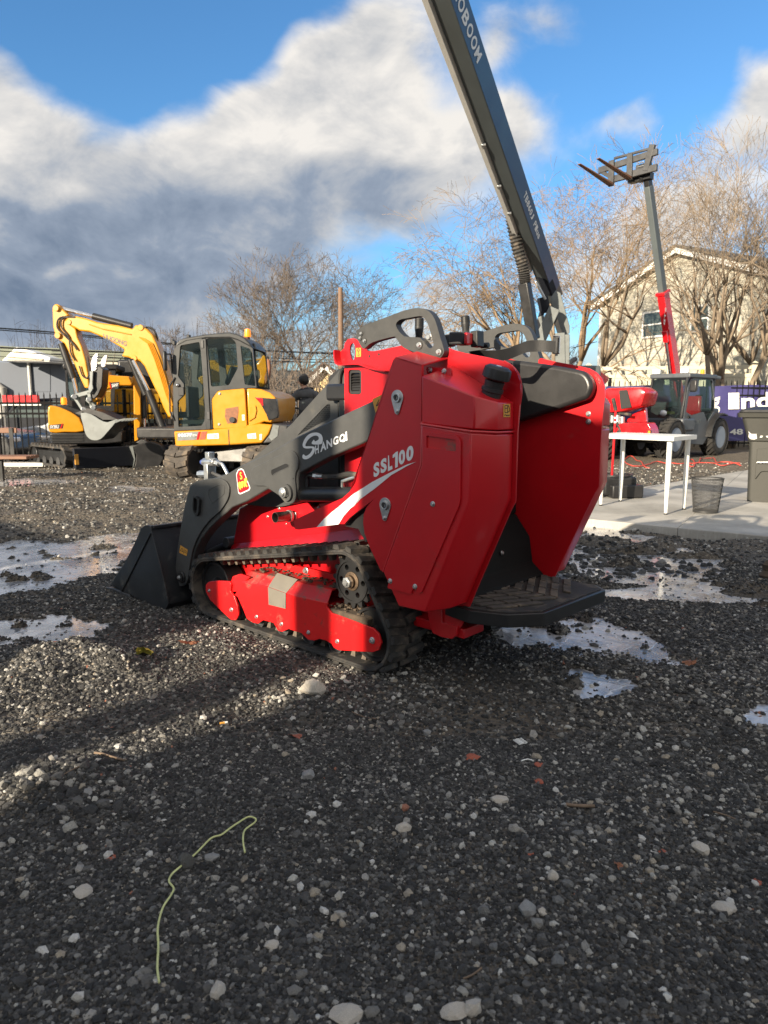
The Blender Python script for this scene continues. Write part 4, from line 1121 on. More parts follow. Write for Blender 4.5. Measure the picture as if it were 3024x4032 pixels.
for v in (-.20, -.78):
    MB().prism([(1.49, .06), (1.53, .36), (1.62, .40), (1.64, .10)], v, v - .02).build('bucket_bracket', 'satin_black', bk, bevel=.003)

# --- rear side bodies
UR0, UR1, VOUT, VCH, VIN = -.545, -.592, .05, -.045, -.150
spl = LF.poly(cB, .008, [(358, 385), (372, 368), (520, 412)]) + [LF.uw(cB(516, 985), .008), LF.uw(cB(300, 1585), .008)] + LF.poly(cB, .008, [(286, 1580), (225, 1450), (195, 1370), (187, 1310), (190, 1265), (205, 1225), (225, 1200), (250, 1175)]) + LF.poly(cC, .008, [(1640, 830), (1590, 870), (1525, 945), (1460, 945), (1200, 985), (990, 1012), (945, 1008), (930, 985), (925, 900), (1300, 725), (1500, 640), (1590, 560), (1659, 450)]) + LF.poly(cB, .008, [(120, 1125), (160, 1010), (205, 870), (290, 590)])
spl[-1] = spl[-1]
def make_rear(side):
    f = (lambda v: v) if side > 0 else mv
    sp_ = MB().prism(spl, f(.008), f(-.004)).build('side_panel', 'red_paint', loader)
    # turned-in top flange
    ta = LF.p3(cB(372, 368), .008); tb = LF.p3(cB(520, 412), .008); tc_ = LF.p3(cB(690, 415), -.15); td = LF.p3(cB(470, 352), -.15)
    zt = lambda p: (p[0], f(p[1]), p[2])
    fl = [zt((ta[0], .008, ta[2])), zt((tb[0], .008, tb[2])), zt((tb[0], -.15, tb[2] + .035)), zt((ta[0], -.15, ta[2] + .035))]
    MB().add(fl + [(x, y, z - .008) for x, y, z in fl], [(0, 1, 2, 3), (7, 6, 5, 4), (0, 4, 5, 1), (1, 5, 6, 2), (2, 6, 7, 3), (3, 7, 4, 0)]).build('top_flange', 'red_paint', loader, bevel=.002)
    # upper tank: outer face, chamfer, rear face, sloping top
    tl = LF.uw(cB(520, 475), .03); tr = LF.uw(cB(797, 592), .03); seamL = LF.uw(cB(515, 748), .03); seamR = LF.uw(cB(797, 780), .03)
    zb0, zb1 = seamL[1], seamR[1]
    zt0, zt1 = tl[1], tr[1]
    rings = []
    o_in = .145
    def sec(u, v, zlo, zhi): return (u, f(v), zlo), (u, f(v), zhi)
    VO = .03
    P_ = [(tl[0], VO, zb0, zt0), (UR0, VO, zb1, zt1), (UR1, VCH, zb1 - .004, zt1 - .022), (UR1, VIN - .001, zb1 - .004, zt1 - .020), (tl[0], VIN - .001, zb0, zt0 + .045)]
    vs = [(u, f(v), a) for u, v, a, b_ in P_] + [(u, f(v), b_) for u, v, a, b_ in P_]
    MB().add(vs, [(0, 1, 2, 3, 4), (9, 5, 6), (9, 6, 8), (8, 6, 7), (0, 5, 6, 1), (1, 6, 7, 2), (2, 7, 8, 3), (3, 8, 9, 4), (4, 9, 5, 0)]).build('fuel_tank', 'red_paint', loader, bevel=.005)
    # lower body, following the side plate down to the tip
    lo = LF.poly(cB, VOUT, [(516, 752), (797, 800), (797, 1188), (540, 1820), (388, 1785), (300, 1590), (516, 985)])
    lo = [(max(p[0], UR0) if i not in (3,) else p[0], p[1]) for i, p in enumerate(lo)]
    rear_in = LF.poly(cB, VIN, [(1062, 795), (1050, 1192), (690, 1815)])
    zc = lo[1][1]; zk = lo[2][1]
    tip_out = lo[3]; dlt = UR1 - UR0
    chk = [(UR1, zc - .006), (UR1, zk - .004), (tip_out[0] + dlt, tip_out[1] + .004)]
    A_ = [(p[0], f(VOUT), p[1]) for p in lo]                       # 0..6
    C_ = [(p[0], f(VCH), p[1]) for p in chk]                       # 7..9
    I_ = [(p[0], f(VIN), p[1]) for p in chk]                       # 10..12
    J_ = [(lo[0][0], f(VIN), lo[0][1]), (lo[6][0], f(VIN), lo[6][1]), (lo[5][0], f(VIN), lo[5][1]), (lo[4][0], f(VIN), lo[4][1])]  # 13..16
    fs = [(0, 1, 2, 3, 4, 5, 6), (1, 7, 8, 2), (2, 8, 9, 3), (7, 10, 11, 8), (8, 11, 12, 9), (0, 13, 10, 7, 1), (3, 9, 12, 16, 4), (0, 6, 14, 13), (6, 5, 15, 14), (5, 4, 16, 15), (13, 14, 15, 16, 12, 11, 10)]
    MB().add(A_ + C_ + I_ + J_, fs).build('rear_body', 'red_paint', loader, bevel=.006, seg=3)
    if side > 0:
        seam = [(lo[0][0], VOUT, lo[0][1] + .002), (UR0, VOUT + .001, zc + .006), (UR1 - .001, VCH, zc), (UR1 - .001, VIN, zc)]
        MB().tube(seam, .0045, 6).build('weld_seam', 'red_paint', loader)
        MB().tube([(lo[0][0] + .002, VOUT - .01, lo[0][1] + .01), (lo[6][0] + .003, VOUT - .005, lo[6][1]), (lo[5][0] + .003, VOUT - .005, lo[5][1])], .0045, 6).build('weld_seam', 'red_paint', loader)
        # bolted access cover with a recessed handle
        cov = round_poly(LF.poly(cB, VOUT, [(540, 795), (722, 812), (748, 840), (745, 1195), (525, 1705), (500, 1712), (490, 1680), (470, 1690), (468, 1714), (330, 1680), (352, 1600), (530, 1050)]), [.02, .02, .02, .02, .006, .01, .006, .006, .006, .01, .02, .03], 4)
        rec = round_poly(LF.poly(cB, VOUT, [(553, 815), (720, 838), (720, 905), (553, 886)]), .006, 3)
        MB().prism(cov, VOUT + .001, VOUT + .007, holes=[rec[::-1]]).build('access_cover', 'red_paint', loader)
        MB().prism(rec, VOUT + .0005, VOUT + .0012).build('handle_recess', 'red_dusty', loader, smooth=0)
        for (x, y, r_) in ((590, 1203, .0105), (348, 1640, .0105), (489, 1671, .0105)):
            u, w = LF.uw(cB(x, y), VOUT); bolt(loader, (u, VOUT + .006, w), r_)
        # pin retainers
        for (x, y, x2, y2) in ((384, 600, 383, 678), (315, 1210, 313, 1283)):
            a = LF.uw(cB(x, y), .008); b2 = LF.uw(cB(x2, y2), .008)
            R1, R2 = .030, .012; ang = math.atan2(b2[1] - a[1], b2[0] - a[0]); dd = math.hypot(b2[0] - a[0], b2[1] - a[1])
            pts = hull([(round(a[0] + R1 * math.cos(t), 5), round(a[1] + R1 * math.sin(t), 5)) for t in [2 * PI * k / 40 for k in range(40)]] + [(round(b2[0] + R2 * math.cos(t), 5), round(b2[1] + R2 * math.sin(t), 5)) for t in [2 * PI * k / 24 for k in range(24)]])
            rt = MB().prism(pts, .008, .013).build('pin_retainer', 'zinc', loader, bevel=.001)
            MB().ring((a[0], .016, a[1]), (0, 1, 0), .019, .012, .009, 28).build('retainer_collar', 'zinc', rt, bevel=.001)
            MB().ring((a[0], .015, a[1]), (0, 1, 0), .0115, .006, .006, 20).build('pin_end', 'steel_dark', rt)
            bolt(rt, (b2[0], .013, b2[1]), .0088)
        # tab with two bolts
        t1 = LF.poly(cB, -.06, [(545, 425), (685, 432), (690, 478), (550, 468)])
        MB().prism(round_poly(t1, .006, 2), -.06, -.068).build('bolt_tab', 'red_paint', loader)
        for (x, y) in ((568, 443), (648, 450)):
            u, w = LF.uw(cB(x, y), -.06); bolt(loader, (u, -.060, w), .0105)
        # lower rear tow bracket
        tow = LF.poly(cB, -.10, [(510, 1810), (545, 1950), (600, 1975), (655, 1985), (682, 1965), (685, 1915), (640, 1900), (600, 1890), (600, 1810)])
        MB().prism(tow, -.14, -.155).build('tow_bracket', 'red_paint', loader, bevel=.002)
        MB().box(-.38, -.05, -.30, -.16, .20, .24).build('rear_crossmember', 'red_paint', loader, bevel=.004)
    else:
        for (x, y) in ((1467, 692), (1467, 737)):
            u, w = LF.uw(cB(x, y), mv(-.158)); bolt(loader, (u, mv(-.158), w), .012)
    return sp_
make_rear(1); make_rear(-1)

# --- things between the rear bodies
padp = LF.poly(cE, mv(-.215), [(150, 660), (250, 648), (700, 700), (1080, 765), (1200, 800), (1262, 870), (1290, 950), (1285, 1020), (1240, 1110), (1150, 1150), (900, 1235), (700, 1300), (480, 1370), (200, 1370)])
padp = smooth_poly([padp[0]] + padp[1:], 2)
for (v0, v1) in ((mv(-.160), mv(-.215)), (-.160, -.200)):
    MB().prism(padp, v0, v1).build('hip_pad', 'pad', loader, bevel=.022, seg=5)
MB().box(-.16, -.10, mv(-.17), -.17, 1.02, 1.235).build('front_pad', 'pad', loader, bevel=.02, seg=4)
MB().box(-.20, -.16, mv(-.165), -.165, .62, 1.06).build('rear_bulkhead', 'kick_black', loader, bevel=.006)
for i in range(4):
    for j in range(5):
        MB().box(-.206, -.199, -.24 - i * .13, -.33 - i * .13, .68 + j * .07, .735 + j * .07).build('grille_cell', 'red_dusty', loader)
MB().prism([(-.20, .62), (-.28, .52), (-.30, .40), (-.36, .352), (-.36, .335), (-.05, .335), (-.05, .62)], -.165, mv(-.165)).build('kick_panel', 'kick_black', loader, bevel=.012)
q = LF.vw(cB(980, 1482), -.30); bolt(loader, (-.295, q[0], q[1]), .010, '-u')
# deck of the control console
con = LF.poly(cH, -.2, [(230, 330), (330, 372), (560, 380), (900, 470), (1100, 470), (1300, 530)])
MB().box(-.10, .42, mv(-.162), -.162, 1.15, 1.225).build('console', 'satin_black', loader, bevel=.012)
MB().box(.02, .32, mv(-.24), -.24, 1.22, 1.262).build('control_panel', 'satin_black', loader, bevel=.012)

# --- handles
ho_ = LF.poly(cH, -.130, [(228, 300), (268, 262), (400, 212), (560, 152), (640, 130), (690, 125), (735, 132), (775, 152), (810, 195), (832, 250), (858, 340), (888, 440), (885, 475), (862, 505), (832, 515), (800, 508), (640, 455), (575, 425), (548, 395), (520, 355), (495, 345), (340, 388), (285, 430), (266, 434), (248, 410), (232, 380), (214, 345)])
hi_ = LF.poly(cH, -.130, [(520, 250), (548, 216), (600, 204), (700, 187), (735, 200), (765, 245), (785, 310), (808, 395), (800, 425), (778, 432), (755, 410), (715, 362), (690, 350), (600, 345), (570, 330), (535, 290)])
def make_handle(side):
    f = (lambda v: v) if side > 0 else mv
    o_ = MB().prism(smooth_poly(ho_, 3), f(-.118), f(-.152), holes=[smooth_poly(hi_, 3)[::-1]]).build('grab_handle', 'handle_grey', loader, bevel=.006, seg=3)
    if side > 0:
        for (x, y, r_) in ((682, 407, .0125), (833, 460, .0125), (262, 375, .009), (236, 318, .008), (228, 352, .008)):
            u, w = LF.uw(cH(x, y), -.115)
            MB().ring((u, -.1165, w), (0, 1, 0), r_ * 1.35, r_ * .9, .004, 24).build('bolt_cup', 'handle_grey', o_)
            bolt(o_, (u, -.118, w), r_, name='bolt')
make_handle(1); make_handle(-1)
q = LF.uw(cH(785, 350), -.17); bolt(loader, (q[0], -.155, q[1]), .016)
for (x, y) in ((303, 494), (375, 479)):
    q = LF.uw(cH(x, y), -.15); MB().cyl((q[0], -.1495, q[1]), (q[0], -.149, q[1]), .0055, n=12).build('hole', 'ink', loader)
# joysticks
def joystick(x0, y0, x1, y1, v, rad):
    a = LF.p3(cH(x0, y0), v); b_ = LF.p3(cH(x1, y1), v); a = Vector(a); b_ = Vector(b_); d = (b_ - a); L = d.length
    prof = [(rad * .55, -.02), (rad * .75, 0), (rad * .85, L * .25), (rad, L * .45)]
    for k in range(7):
        h = L * (.50 + .055 * k); prof += [(rad * 1.0, h), (rad * 1.0, h + L * .035), (rad * .9, h + L * .04), (rad * .9, h + L * .05)]
    prof += [(rad, L * .90), (rad * .93, L * .96), (rad * .6, L), (.001, L * 1.005)]
    MB().lathe(a, d, prof, 24).build('joystick_grip', 'plastic_black', loader, smooth=40)
    MB().lathe(a - d.normalized() * .03, d, [(rad * 1.6, -.03), (rad * 1.3, 0), (rad * .8, .03)], 20).build('joystick_boot', 'rubber', loader)
joystick(682, 345, 686, 195, -.30, .0195); joystick(1042, 300, 1038, 182, -.56, .0195)
# seat belt: buckle, latch block, webbing
def h3(x, y, v): a_ = LF.uw(cH(x, y), v); return Vector((a_[0], v, a_[1]))
c_ = h3(995, 358, -.40); MB().obox(c_, (.080, .05, .052), Matrix.Rotation(R(-3), 3, 'Y')).build('belt_buckle', 'plastic_black', loader, bevel=.006)
c_ = h3(1062, 358, -.39); MB().obox(c_, (.014, .042, .046)).build('buckle_button', 'light_red', loader, bevel=.003)
c_ = h3(1130, 362, -.44); MB().obox(c_, (.036, .05, .066), Matrix.Rotation(R(3), 3, 'Y')).build('latch_block', 'plastic_black', loader, bevel=.004)
c_ = h3(905, 375, -.42); MB().obox(c_, (.05, .05, .05)).build('belt_anchor', 'plastic_black', loader, bevel=.006)
c_ = h3(1188, 410, -.5); MB().cyl(c_ + Vector((.02, 0, 0)), c_ - Vector((.02, 0, 0)), .012, n=16).build('knob', 'plastic_black', loader, bevel=.003)
def e3(x, y, v): a_ = LF.uw(cE(x, y), v); return Vector((a_[0], v, a_[1]))
bp = [e3(-120, 590, -.42), e3(0, 585, -.44), e3(150, 600, -.46), e3(280, 590, -.50), e3(400, 545, -.54), e3(520, 500, -.57), e3(640, 488, -.60), e3(760, 492, -.62), e3(860, 500, -.64)]
wd = [Vector((.15, .75, .35)), Vector((.2, .6, .5)), Vector((.1, .5, .7)), Vector((0, .3, .9)), Vector((0, .1, 1)), Vector((0, 0, 1)), Vector((0, 0, 1)), Vector((0, 0, 1)), Vector((0, 0, 1))]
bp2 = smooth_poly([tuple(p) for p in bp], 4, False); wd2 = smooth_poly([tuple(p) for p in wd], 4, False)
MB().ribbon(bp2, [Vector(p) for p in wd2], .047, .003).build('seat_belt', 'strap', loader, smooth=60)
t_ = e3(865, 480, -.645); MB().box(t_.x - .012, t_.x + .012, -.665, -.64, t_.z - .036, t_.z + .032).build('belt_tongue', 'plastic_black', loader, bevel=.003)
MB().tube([(t_.x - .016, -.65, t_.z - .034), (t_.x - .016, -.65, t_.z + .035), (t_.x + .012, -.65, t_.z + .038)], .004, 8).build('belt_tongue_frame', 'chrome', loader)

# --- fuel filler
fc = LF.p3(cB(912, 590), -.085); ft = LF.p3(cB(940, 490), -.085)
a = Vector(fc); d = (Vector(ft) - a).normalized()
MB().lathe(a - d * .02, d, [(.036, 0), (.036, .035), (.040, .038), (.040, .05), (.034, .052), (.036, .075)], 32).build('filler_neck', 'plastic_black', loader, smooth=35)
prof = [(.042, .062), (.048, .066), (.048, .088), (.046, .100), (.036, .108), (.001, .109)]
cap = MB(); a2 = a - d * .0; axu = d.orthogonal().normalized(); bxu = d.cross(axu); rings = []
for (r_, h) in prof:
    rings.append([a2 + d * h + (axu * math.cos(t) + bxu * math.sin(t)) * (r_ * (1 + (.045 if (k // 2) % 2 else 0) * (1 if r_ > .04 else 0))) for k, t in enumerate([2 * PI * k / 48 for k in range(48)])])
cap.loft(rings).build('filler_cap', 'plastic_black', loader, smooth=30)
MB().lathe(a2 + d * .108, d, [(.010, 0), (.010, .002)], 20).build('cap_badge', 'white_vinyl', loader)

# --- step platform
pf = [(-.20, -.17), (-.43, -.12), (-.572, -.170), (-.665, -.285), (-.685, -.775), (-.62, -.825), (-.20, -.84)]
pfn = lambda p, q, a: (p, q, a)
plat = MB().prism(round_poly(pf, .012, 3), .285, .338, pfn).build('step_platform', 'satin_black', loader, bevel=.004)
pf_in = [(-.21, -.185), (-.43, -.14), (-.562, -.183), (-.648, -.290), (-.668, -.765), (-.61, -.81), (-.21, -.825)]
MB().prism(pf_in, .3385, .342, pfn).build('rubber_mat', 'rubber', plat)
for j in range(8):
    for (s, sg) in ((0, 1), (1, -1)):
        for k in range(3):
            y0 = VC + sg * (.005 + .105 * k); y1 = VC + sg * (.100 + .105 * k); u0 = -.225 - j * .058 + .055 * (k * 1.0) - .0
            du = .052
            q = [(u0, y0), (u0 + du, y1), (u0 + du - .034, y1), (u0 - .034, y0)]
            if all(inpoly(p, pf_in) for p in q): MB().prism(q, .3425, .3505, pfn).build('tread_bar', 'rubber_dusty', plat, bevel=.0012, seg=1)
for v in (-.25, -.73): MB().prism([(-.1, .29), (-.45, .29), (-.10, .20)], v, v - .012).build('platform_bracket', 'red_paint', loader)

# --- lettering and stickers
def q4(c_, v, pts): return LF.poly(c_, v, pts)
VA = -.0445 + .0
sS = smooth_poly([(365, 1160), (395, 1140), (400, 1080), (380, 1030), (320, 1005), (240, 1020), (180, 1070), (142, 1150), (150, 1200), (200, 1215), (262, 1210), (262, 1240), (230, 1285), (180, 1312), (150, 1290), (136, 1320), (150, 1350), (200, 1352), (260, 1310), (295, 1250), (292, 1195), (230, 1185), (175, 1180), (200, 1115), (250, 1065), (310, 1045), (345, 1060), (350, 1090), (330, 1110), (300, 1120), (285, 1100), (258, 1140), (280, 1160)], 3)
decal([LF.uw(cD(*p), VA) for p in sS], 'white_vinyl', armL, VA, 'lettering', .001)
for ch, q in (('H', ((305, 1290), (352, 1272), (350, 1150), (303, 1180))), ('A', ((372, 1262), (450, 1228), (420, 1115), (400, 1125))), ('N', ((455, 1220), (527, 1190), (524, 1080), (450, 1108))),
              ('G', ((538, 1178), (608, 1150), (606, 1045), (538, 1070))), ('Q', ((622, 1160), (700, 1118), (690, 1010), (622, 1040))), ('I', ((702, 1118), (724, 1108), (718, 990), (696, 1000)))):
    lettering(ch, 'white_vinyl', armL, q4(cD, VA, q), VA + .001, .035)
o1 = [(1318, 1300), (1358, 1262), (1384, 1250), (1384, 1452), (1350, 1468), (1350, 1318), (1318, 1338)]
decal(LF.poly(cD, .0085, o1), 'white_vinyl', loader, .0085, 'lettering')
for ch, q in zip('SSL00', (((1068, 1598), (1145, 1560), (1142, 1378), (1066, 1412)), ((1158, 1548), (1240, 1508), (1238, 1325), (1160, 1362)), ((1254, 1512), (1316, 1482), (1288, 1295), (1256, 1308)), 
                               ((1396, 1440), (1480, 1400), (1480, 1215), (1394, 1250)), ((1494, 1395), (1588, 1350), (1588, 1160), (1494, 1200)))):
    lettering(ch, 'white_vinyl', loader, q4(cD, .0085, q), .0095, .05)
sw = [(1620, 1388), (1500, 1425), (1300, 1520), (1050, 1650), (800, 1810), (600, 1985)]
up_ = LF.poly(cD, .0085, sw) + LF.poly(cC, .0085, [(1370, 810), (1290, 880), (1200, 982), (1460, 948)]); lo_ = LF.poly(cC, .0085, [(1520, 850), (1600, 760), (1659, 715)]) + LF.poly(cD, .0085, [(790, 1985), (900, 1870), (1080, 1740), (1300, 1560), (1500, 1445)])
decal(up_ + lo_, 'white_vinyl', loader, .0085, 'swoosh')
dk = LF.poly(cC, .0088, [(1600, 880), (1659, 832)]) + LF.poly(cB, .0088, [(170, 1215), (250, 1178), (215, 1205), (195, 1240), (187, 1300), (190, 1370), (150, 1330), (100, 1315)])
MB().prism(LF.poly(cB, -.03, [(85, 1330), (130, 1260), (250, 1170), (260, 1400), (200, 1420), (160, 1345)]), -.03, -.04).build('inner_guard', 'satin_black', loader)
# emblem on the arm
em = LF.poly(cC, -.0445, [(268, 295), (308, 284), (330, 302), (412, 520), (400, 545), (290, 594), (268, 580), (242, 350)])
decal(round_poly(em, .006, 3), 'white_vinyl', armL, -.0445, 'emblem_border', .001)
ec = (sum(p[0] for p in em) / len(em), sum(p[1] for p in em) / len(em))
decal(round_poly([(ec[0] + (p[0] - ec[0]) * .88, ec[1] + (p[1] - ec[1]) * .90) for p in em], .005, 3), 'red_decal', armL, -.0435, 'emblem', .001)
lettering('S', 'gold', armL, q4(cC, -.042, ((288, 418), (318, 412), (302, 325), (280, 330))), -.042, .02)
lettering('M', 'gold', armL, q4(cC, -.042, ((285, 525), (345, 505), (345, 425), (300, 440))), -.042, .01)
for pts in ([(262, 470), (285, 440), (300, 470), (285, 500), (300, 540), (278, 520)], [(335, 415), (365, 395), (372, 430), (360, 470), (378, 495), (355, 500)], [(300, 500), (312, 440), (328, 440), (318, 520)]):
    decal(smooth_poly(LF.poly(cC, -.042, pts), 2), 'gold', armL, -.0422, 'emblem_figure', .001)
def warn(c_, v, pts, parent=loader, glyph='tri', ax=1):
    q = LF.poly(c_, v, pts); decal(q, 'ochre_label', parent, v, 'warning_label', .001)
    bl, br, tr, tl = q
    def at(s, t): return tuple((bl[i] * (1 - s) + br[i] * s) * (1 - t) + (tl[i] * (1 - s) + tr[i] * s) * t for i in (0, 1))
    def ln(a, b_, w_=.0012):
        A, B_ = Vector(at(*a)), Vector(at(*b_)); d_ = (B_ - A).normalized(); n__ = Vector((-d_.y, d_.x)) * w_
        decal([tuple(A + n__), tuple(B_ + n__), tuple(B_ - n__), tuple(A - n__)], 'ink', parent, v + .001, 'label_mark', .0006)
    if glyph == 'tri':
        for a, b_ in (((.1, .2), (.5, .85)), ((.5, .85), (.9, .2)), ((.9, .2), (.1, .2)), ((.5, .35), (.5, .62))): ln(a, b_)
    if glyph == 'hook':
        for a, b_ in (((.3, .8), (.5, .95)), ((.5, .95), (.72, .8)), ((.3, .8), (.3, .65)), ((.72, .8), (.72, .65)), ((.3, .65), (.72, .65)), ((.5, .65), (.5, .35)), ((.5, .35), (.7, .22)), ((.7, .22), (.5, .1)), ((.5, .1), (.3, .25))): ln(a, b_, .0013)
    if glyph == 'arm':
        for a, b_ in (((.1, .35), (.3, .8)), ((.3, .8), (.45, .35)), ((.45, .35), (.1, .35)), ((.55, .9), (.55, .15)), ((.7, .8), (.7, .3)), ((.7, .55), (.95, .35)), ((.8, .75), (.95, .55))): ln(a, b_, .0015)
    if glyph == 'fuel':
        for a, b_ in (((.2, .9), (.2, .35)), ((.2, .35), (.62, .35)), ((.62, .35), (.62, .9)), ((.62, .9), (.2, .9)), ((.2, .68), (.62, .68)), ((.7, .85), (.85, .7)), ((.85, .7), (.85, .4)), ((.35, .55), (.48, .45))): ln(a, b_, .0012)
        lettering('Diesel', 'ink', parent, [at(.12, .1), at(.88, .1), at(.88, .24), at(.12, .24)], v + .0015, .0)
warn(cH, -.1495, [(200, 500), (238, 496), (238, 428), (200, 430)], glyph='hook')
MB().prism(LF.poly(cD, VA, [(1048, 572), (1170, 512), (1170, 640), (1092, 745)]), VA, VA + .001).build('warning_label', 'ochre_label', armL, smooth=0)
for a_, b_ in (((1100, 660), (1140, 575)), ((1100, 660), (1170, 625)), ((1120, 645), (1150, 600))):
    A, B_ = Vector(LF.uw(cD(*a_), VA)), Vector(LF.uw(cD(*b_), VA)); dd_ = (B_ - A).normalized(); n__ = Vector((-dd_.y, dd_.x)) * .0016
    decal([tuple(A + n__), tuple(B_ + n__), tuple(B_ - n__), tuple(A - n__)], 'ink', armL, VA + .001, 'label_mark', .0006)
warn(cK, -.0335, [(1018, 585), (1112, 628), (1126, 545), (1030, 487)], armL, 'arm')
# label on the chamfered tank face
tb0 = LF.vw(cB(982, 710), UR1); tb1 = LF.vw(cB(1020, 710), UR1); tb2 = LF.vw(cB(1020, 635), UR1); tb3 = LF.vw(cB(982, 637), UR1)
fnu = lambda p, q, a: (a, p, q)
decal([tb0, tb1, tb2, tb3], 'ochre_label', loader, UR1 - .002, 'fuel_label', .001, fnu)
def lerp4(s, t): return tuple((tb0[i] * (1 - s) + tb1[i] * s) * (1 - t) + (tb3[i] * (1 - s) + tb2[i] * s) * t for i in (0, 1))
for a_, b_ in (((.2, .9), (.2, .35)), ((.2, .35), (.6, .35)), ((.6, .35), (.6, .9)), ((.6, .9), (.2, .9)), ((.2, .68), (.6, .68)), ((.7, .88), (.85, .72)), ((.85, .72), (.85, .4)), ((.85, .4), (.6, .4))):
    A, B_ = Vector(lerp4(*a_)), Vector(lerp4(*b_)); dd_ = (B_ - A).normalized(); n__ = Vector((-dd_.y, dd_.x)) * .0012
    decal([tuple(A + n__), tuple(B_ + n__), tuple(B_ - n__), tuple(A - n__)], 'ink', loader, UR1 - .003, 'label_mark', .0006, fnu)
lettering('Diesel', 'ink', loader, [lerp4(.12, .08), lerp4(.88, .08), lerp4(.88, .22), lerp4(.12, .22)], UR1 - .0032, fn=fnu)

# ------------------------------------------------------------------ made-up shade givers behind the camera, out of view
_a = Vector((math.sin(R(SUN_AZ - 180)), math.cos(R(SUN_AZ - 180)), 0)); _e = Vector((_a.y, -_a.x, 0)); _tE = math.tan(R(SUN_EL))
def shade_blocker(name, label, cat, s0, s1, ttop, D=-5.0, deep=2.4, mat='trim_white', ribs=True):  # unseen block sized to its shadow; white walls add bounce light
    ztop = ttop - D * _tE
    o = thing(name, label, cat, tuple(_a * D), math.atan2(_e.y, _e.x))
    MB().box(s0, s1, -deep, -.03, 0, ztop).build('shell', mat, o, bevel=.02)
    if ribs:
        n = max(2, int((s1 - s0) / .35)); m = MB()
        for k in range(n + 1):
            x = s0 + .05 + (s1 - s0 - .1) * k / n; m.box(x - .03, x + .03, -.03, 0, .15, ztop - .12)
        r_ = m.build('wall_ribs', mat, o)
        MB().box(s0 - .0, s1 + .0, -deep - .02, 0, ztop - .10, ztop).build('top_beam', 'steel_dark', o)
    return o
so = shade_blocker('shade_block_long', 'long made-up cabin behind the camera, added only to cast shade', 'shade blocker', -1.99, 7.5, 1.99)
for k in range(3):
    w = MB().box(0 + 2.4 * k, 1.2 + 2.4 * k, -.03, .02, 1.1, 2.1).build('window', 'window_glass', so)
    MB().ring((.6 + 2.4 * k, .0, 1.6), (0, 1, 0), .9, .84, .05, 4).build('window_frame', 'trim_white', w)
shade_blocker('shade_block_mid', 'made-up container behind the camera, added only to cast shade', 'container', -5.2, -3.02, 1.42)
shade_blocker('shade_block_low', 'low made-up shed behind the camera, added only to cast shade', 'shed', -10, -5.3, .86)
shade_blocker('shade_block_narrow', 'narrow made-up post behind the camera, added only to cast a strip of shade', 'post', -2.44, -2.17, 1.87, deep=.3, ribs=False, mat='pole_wood')

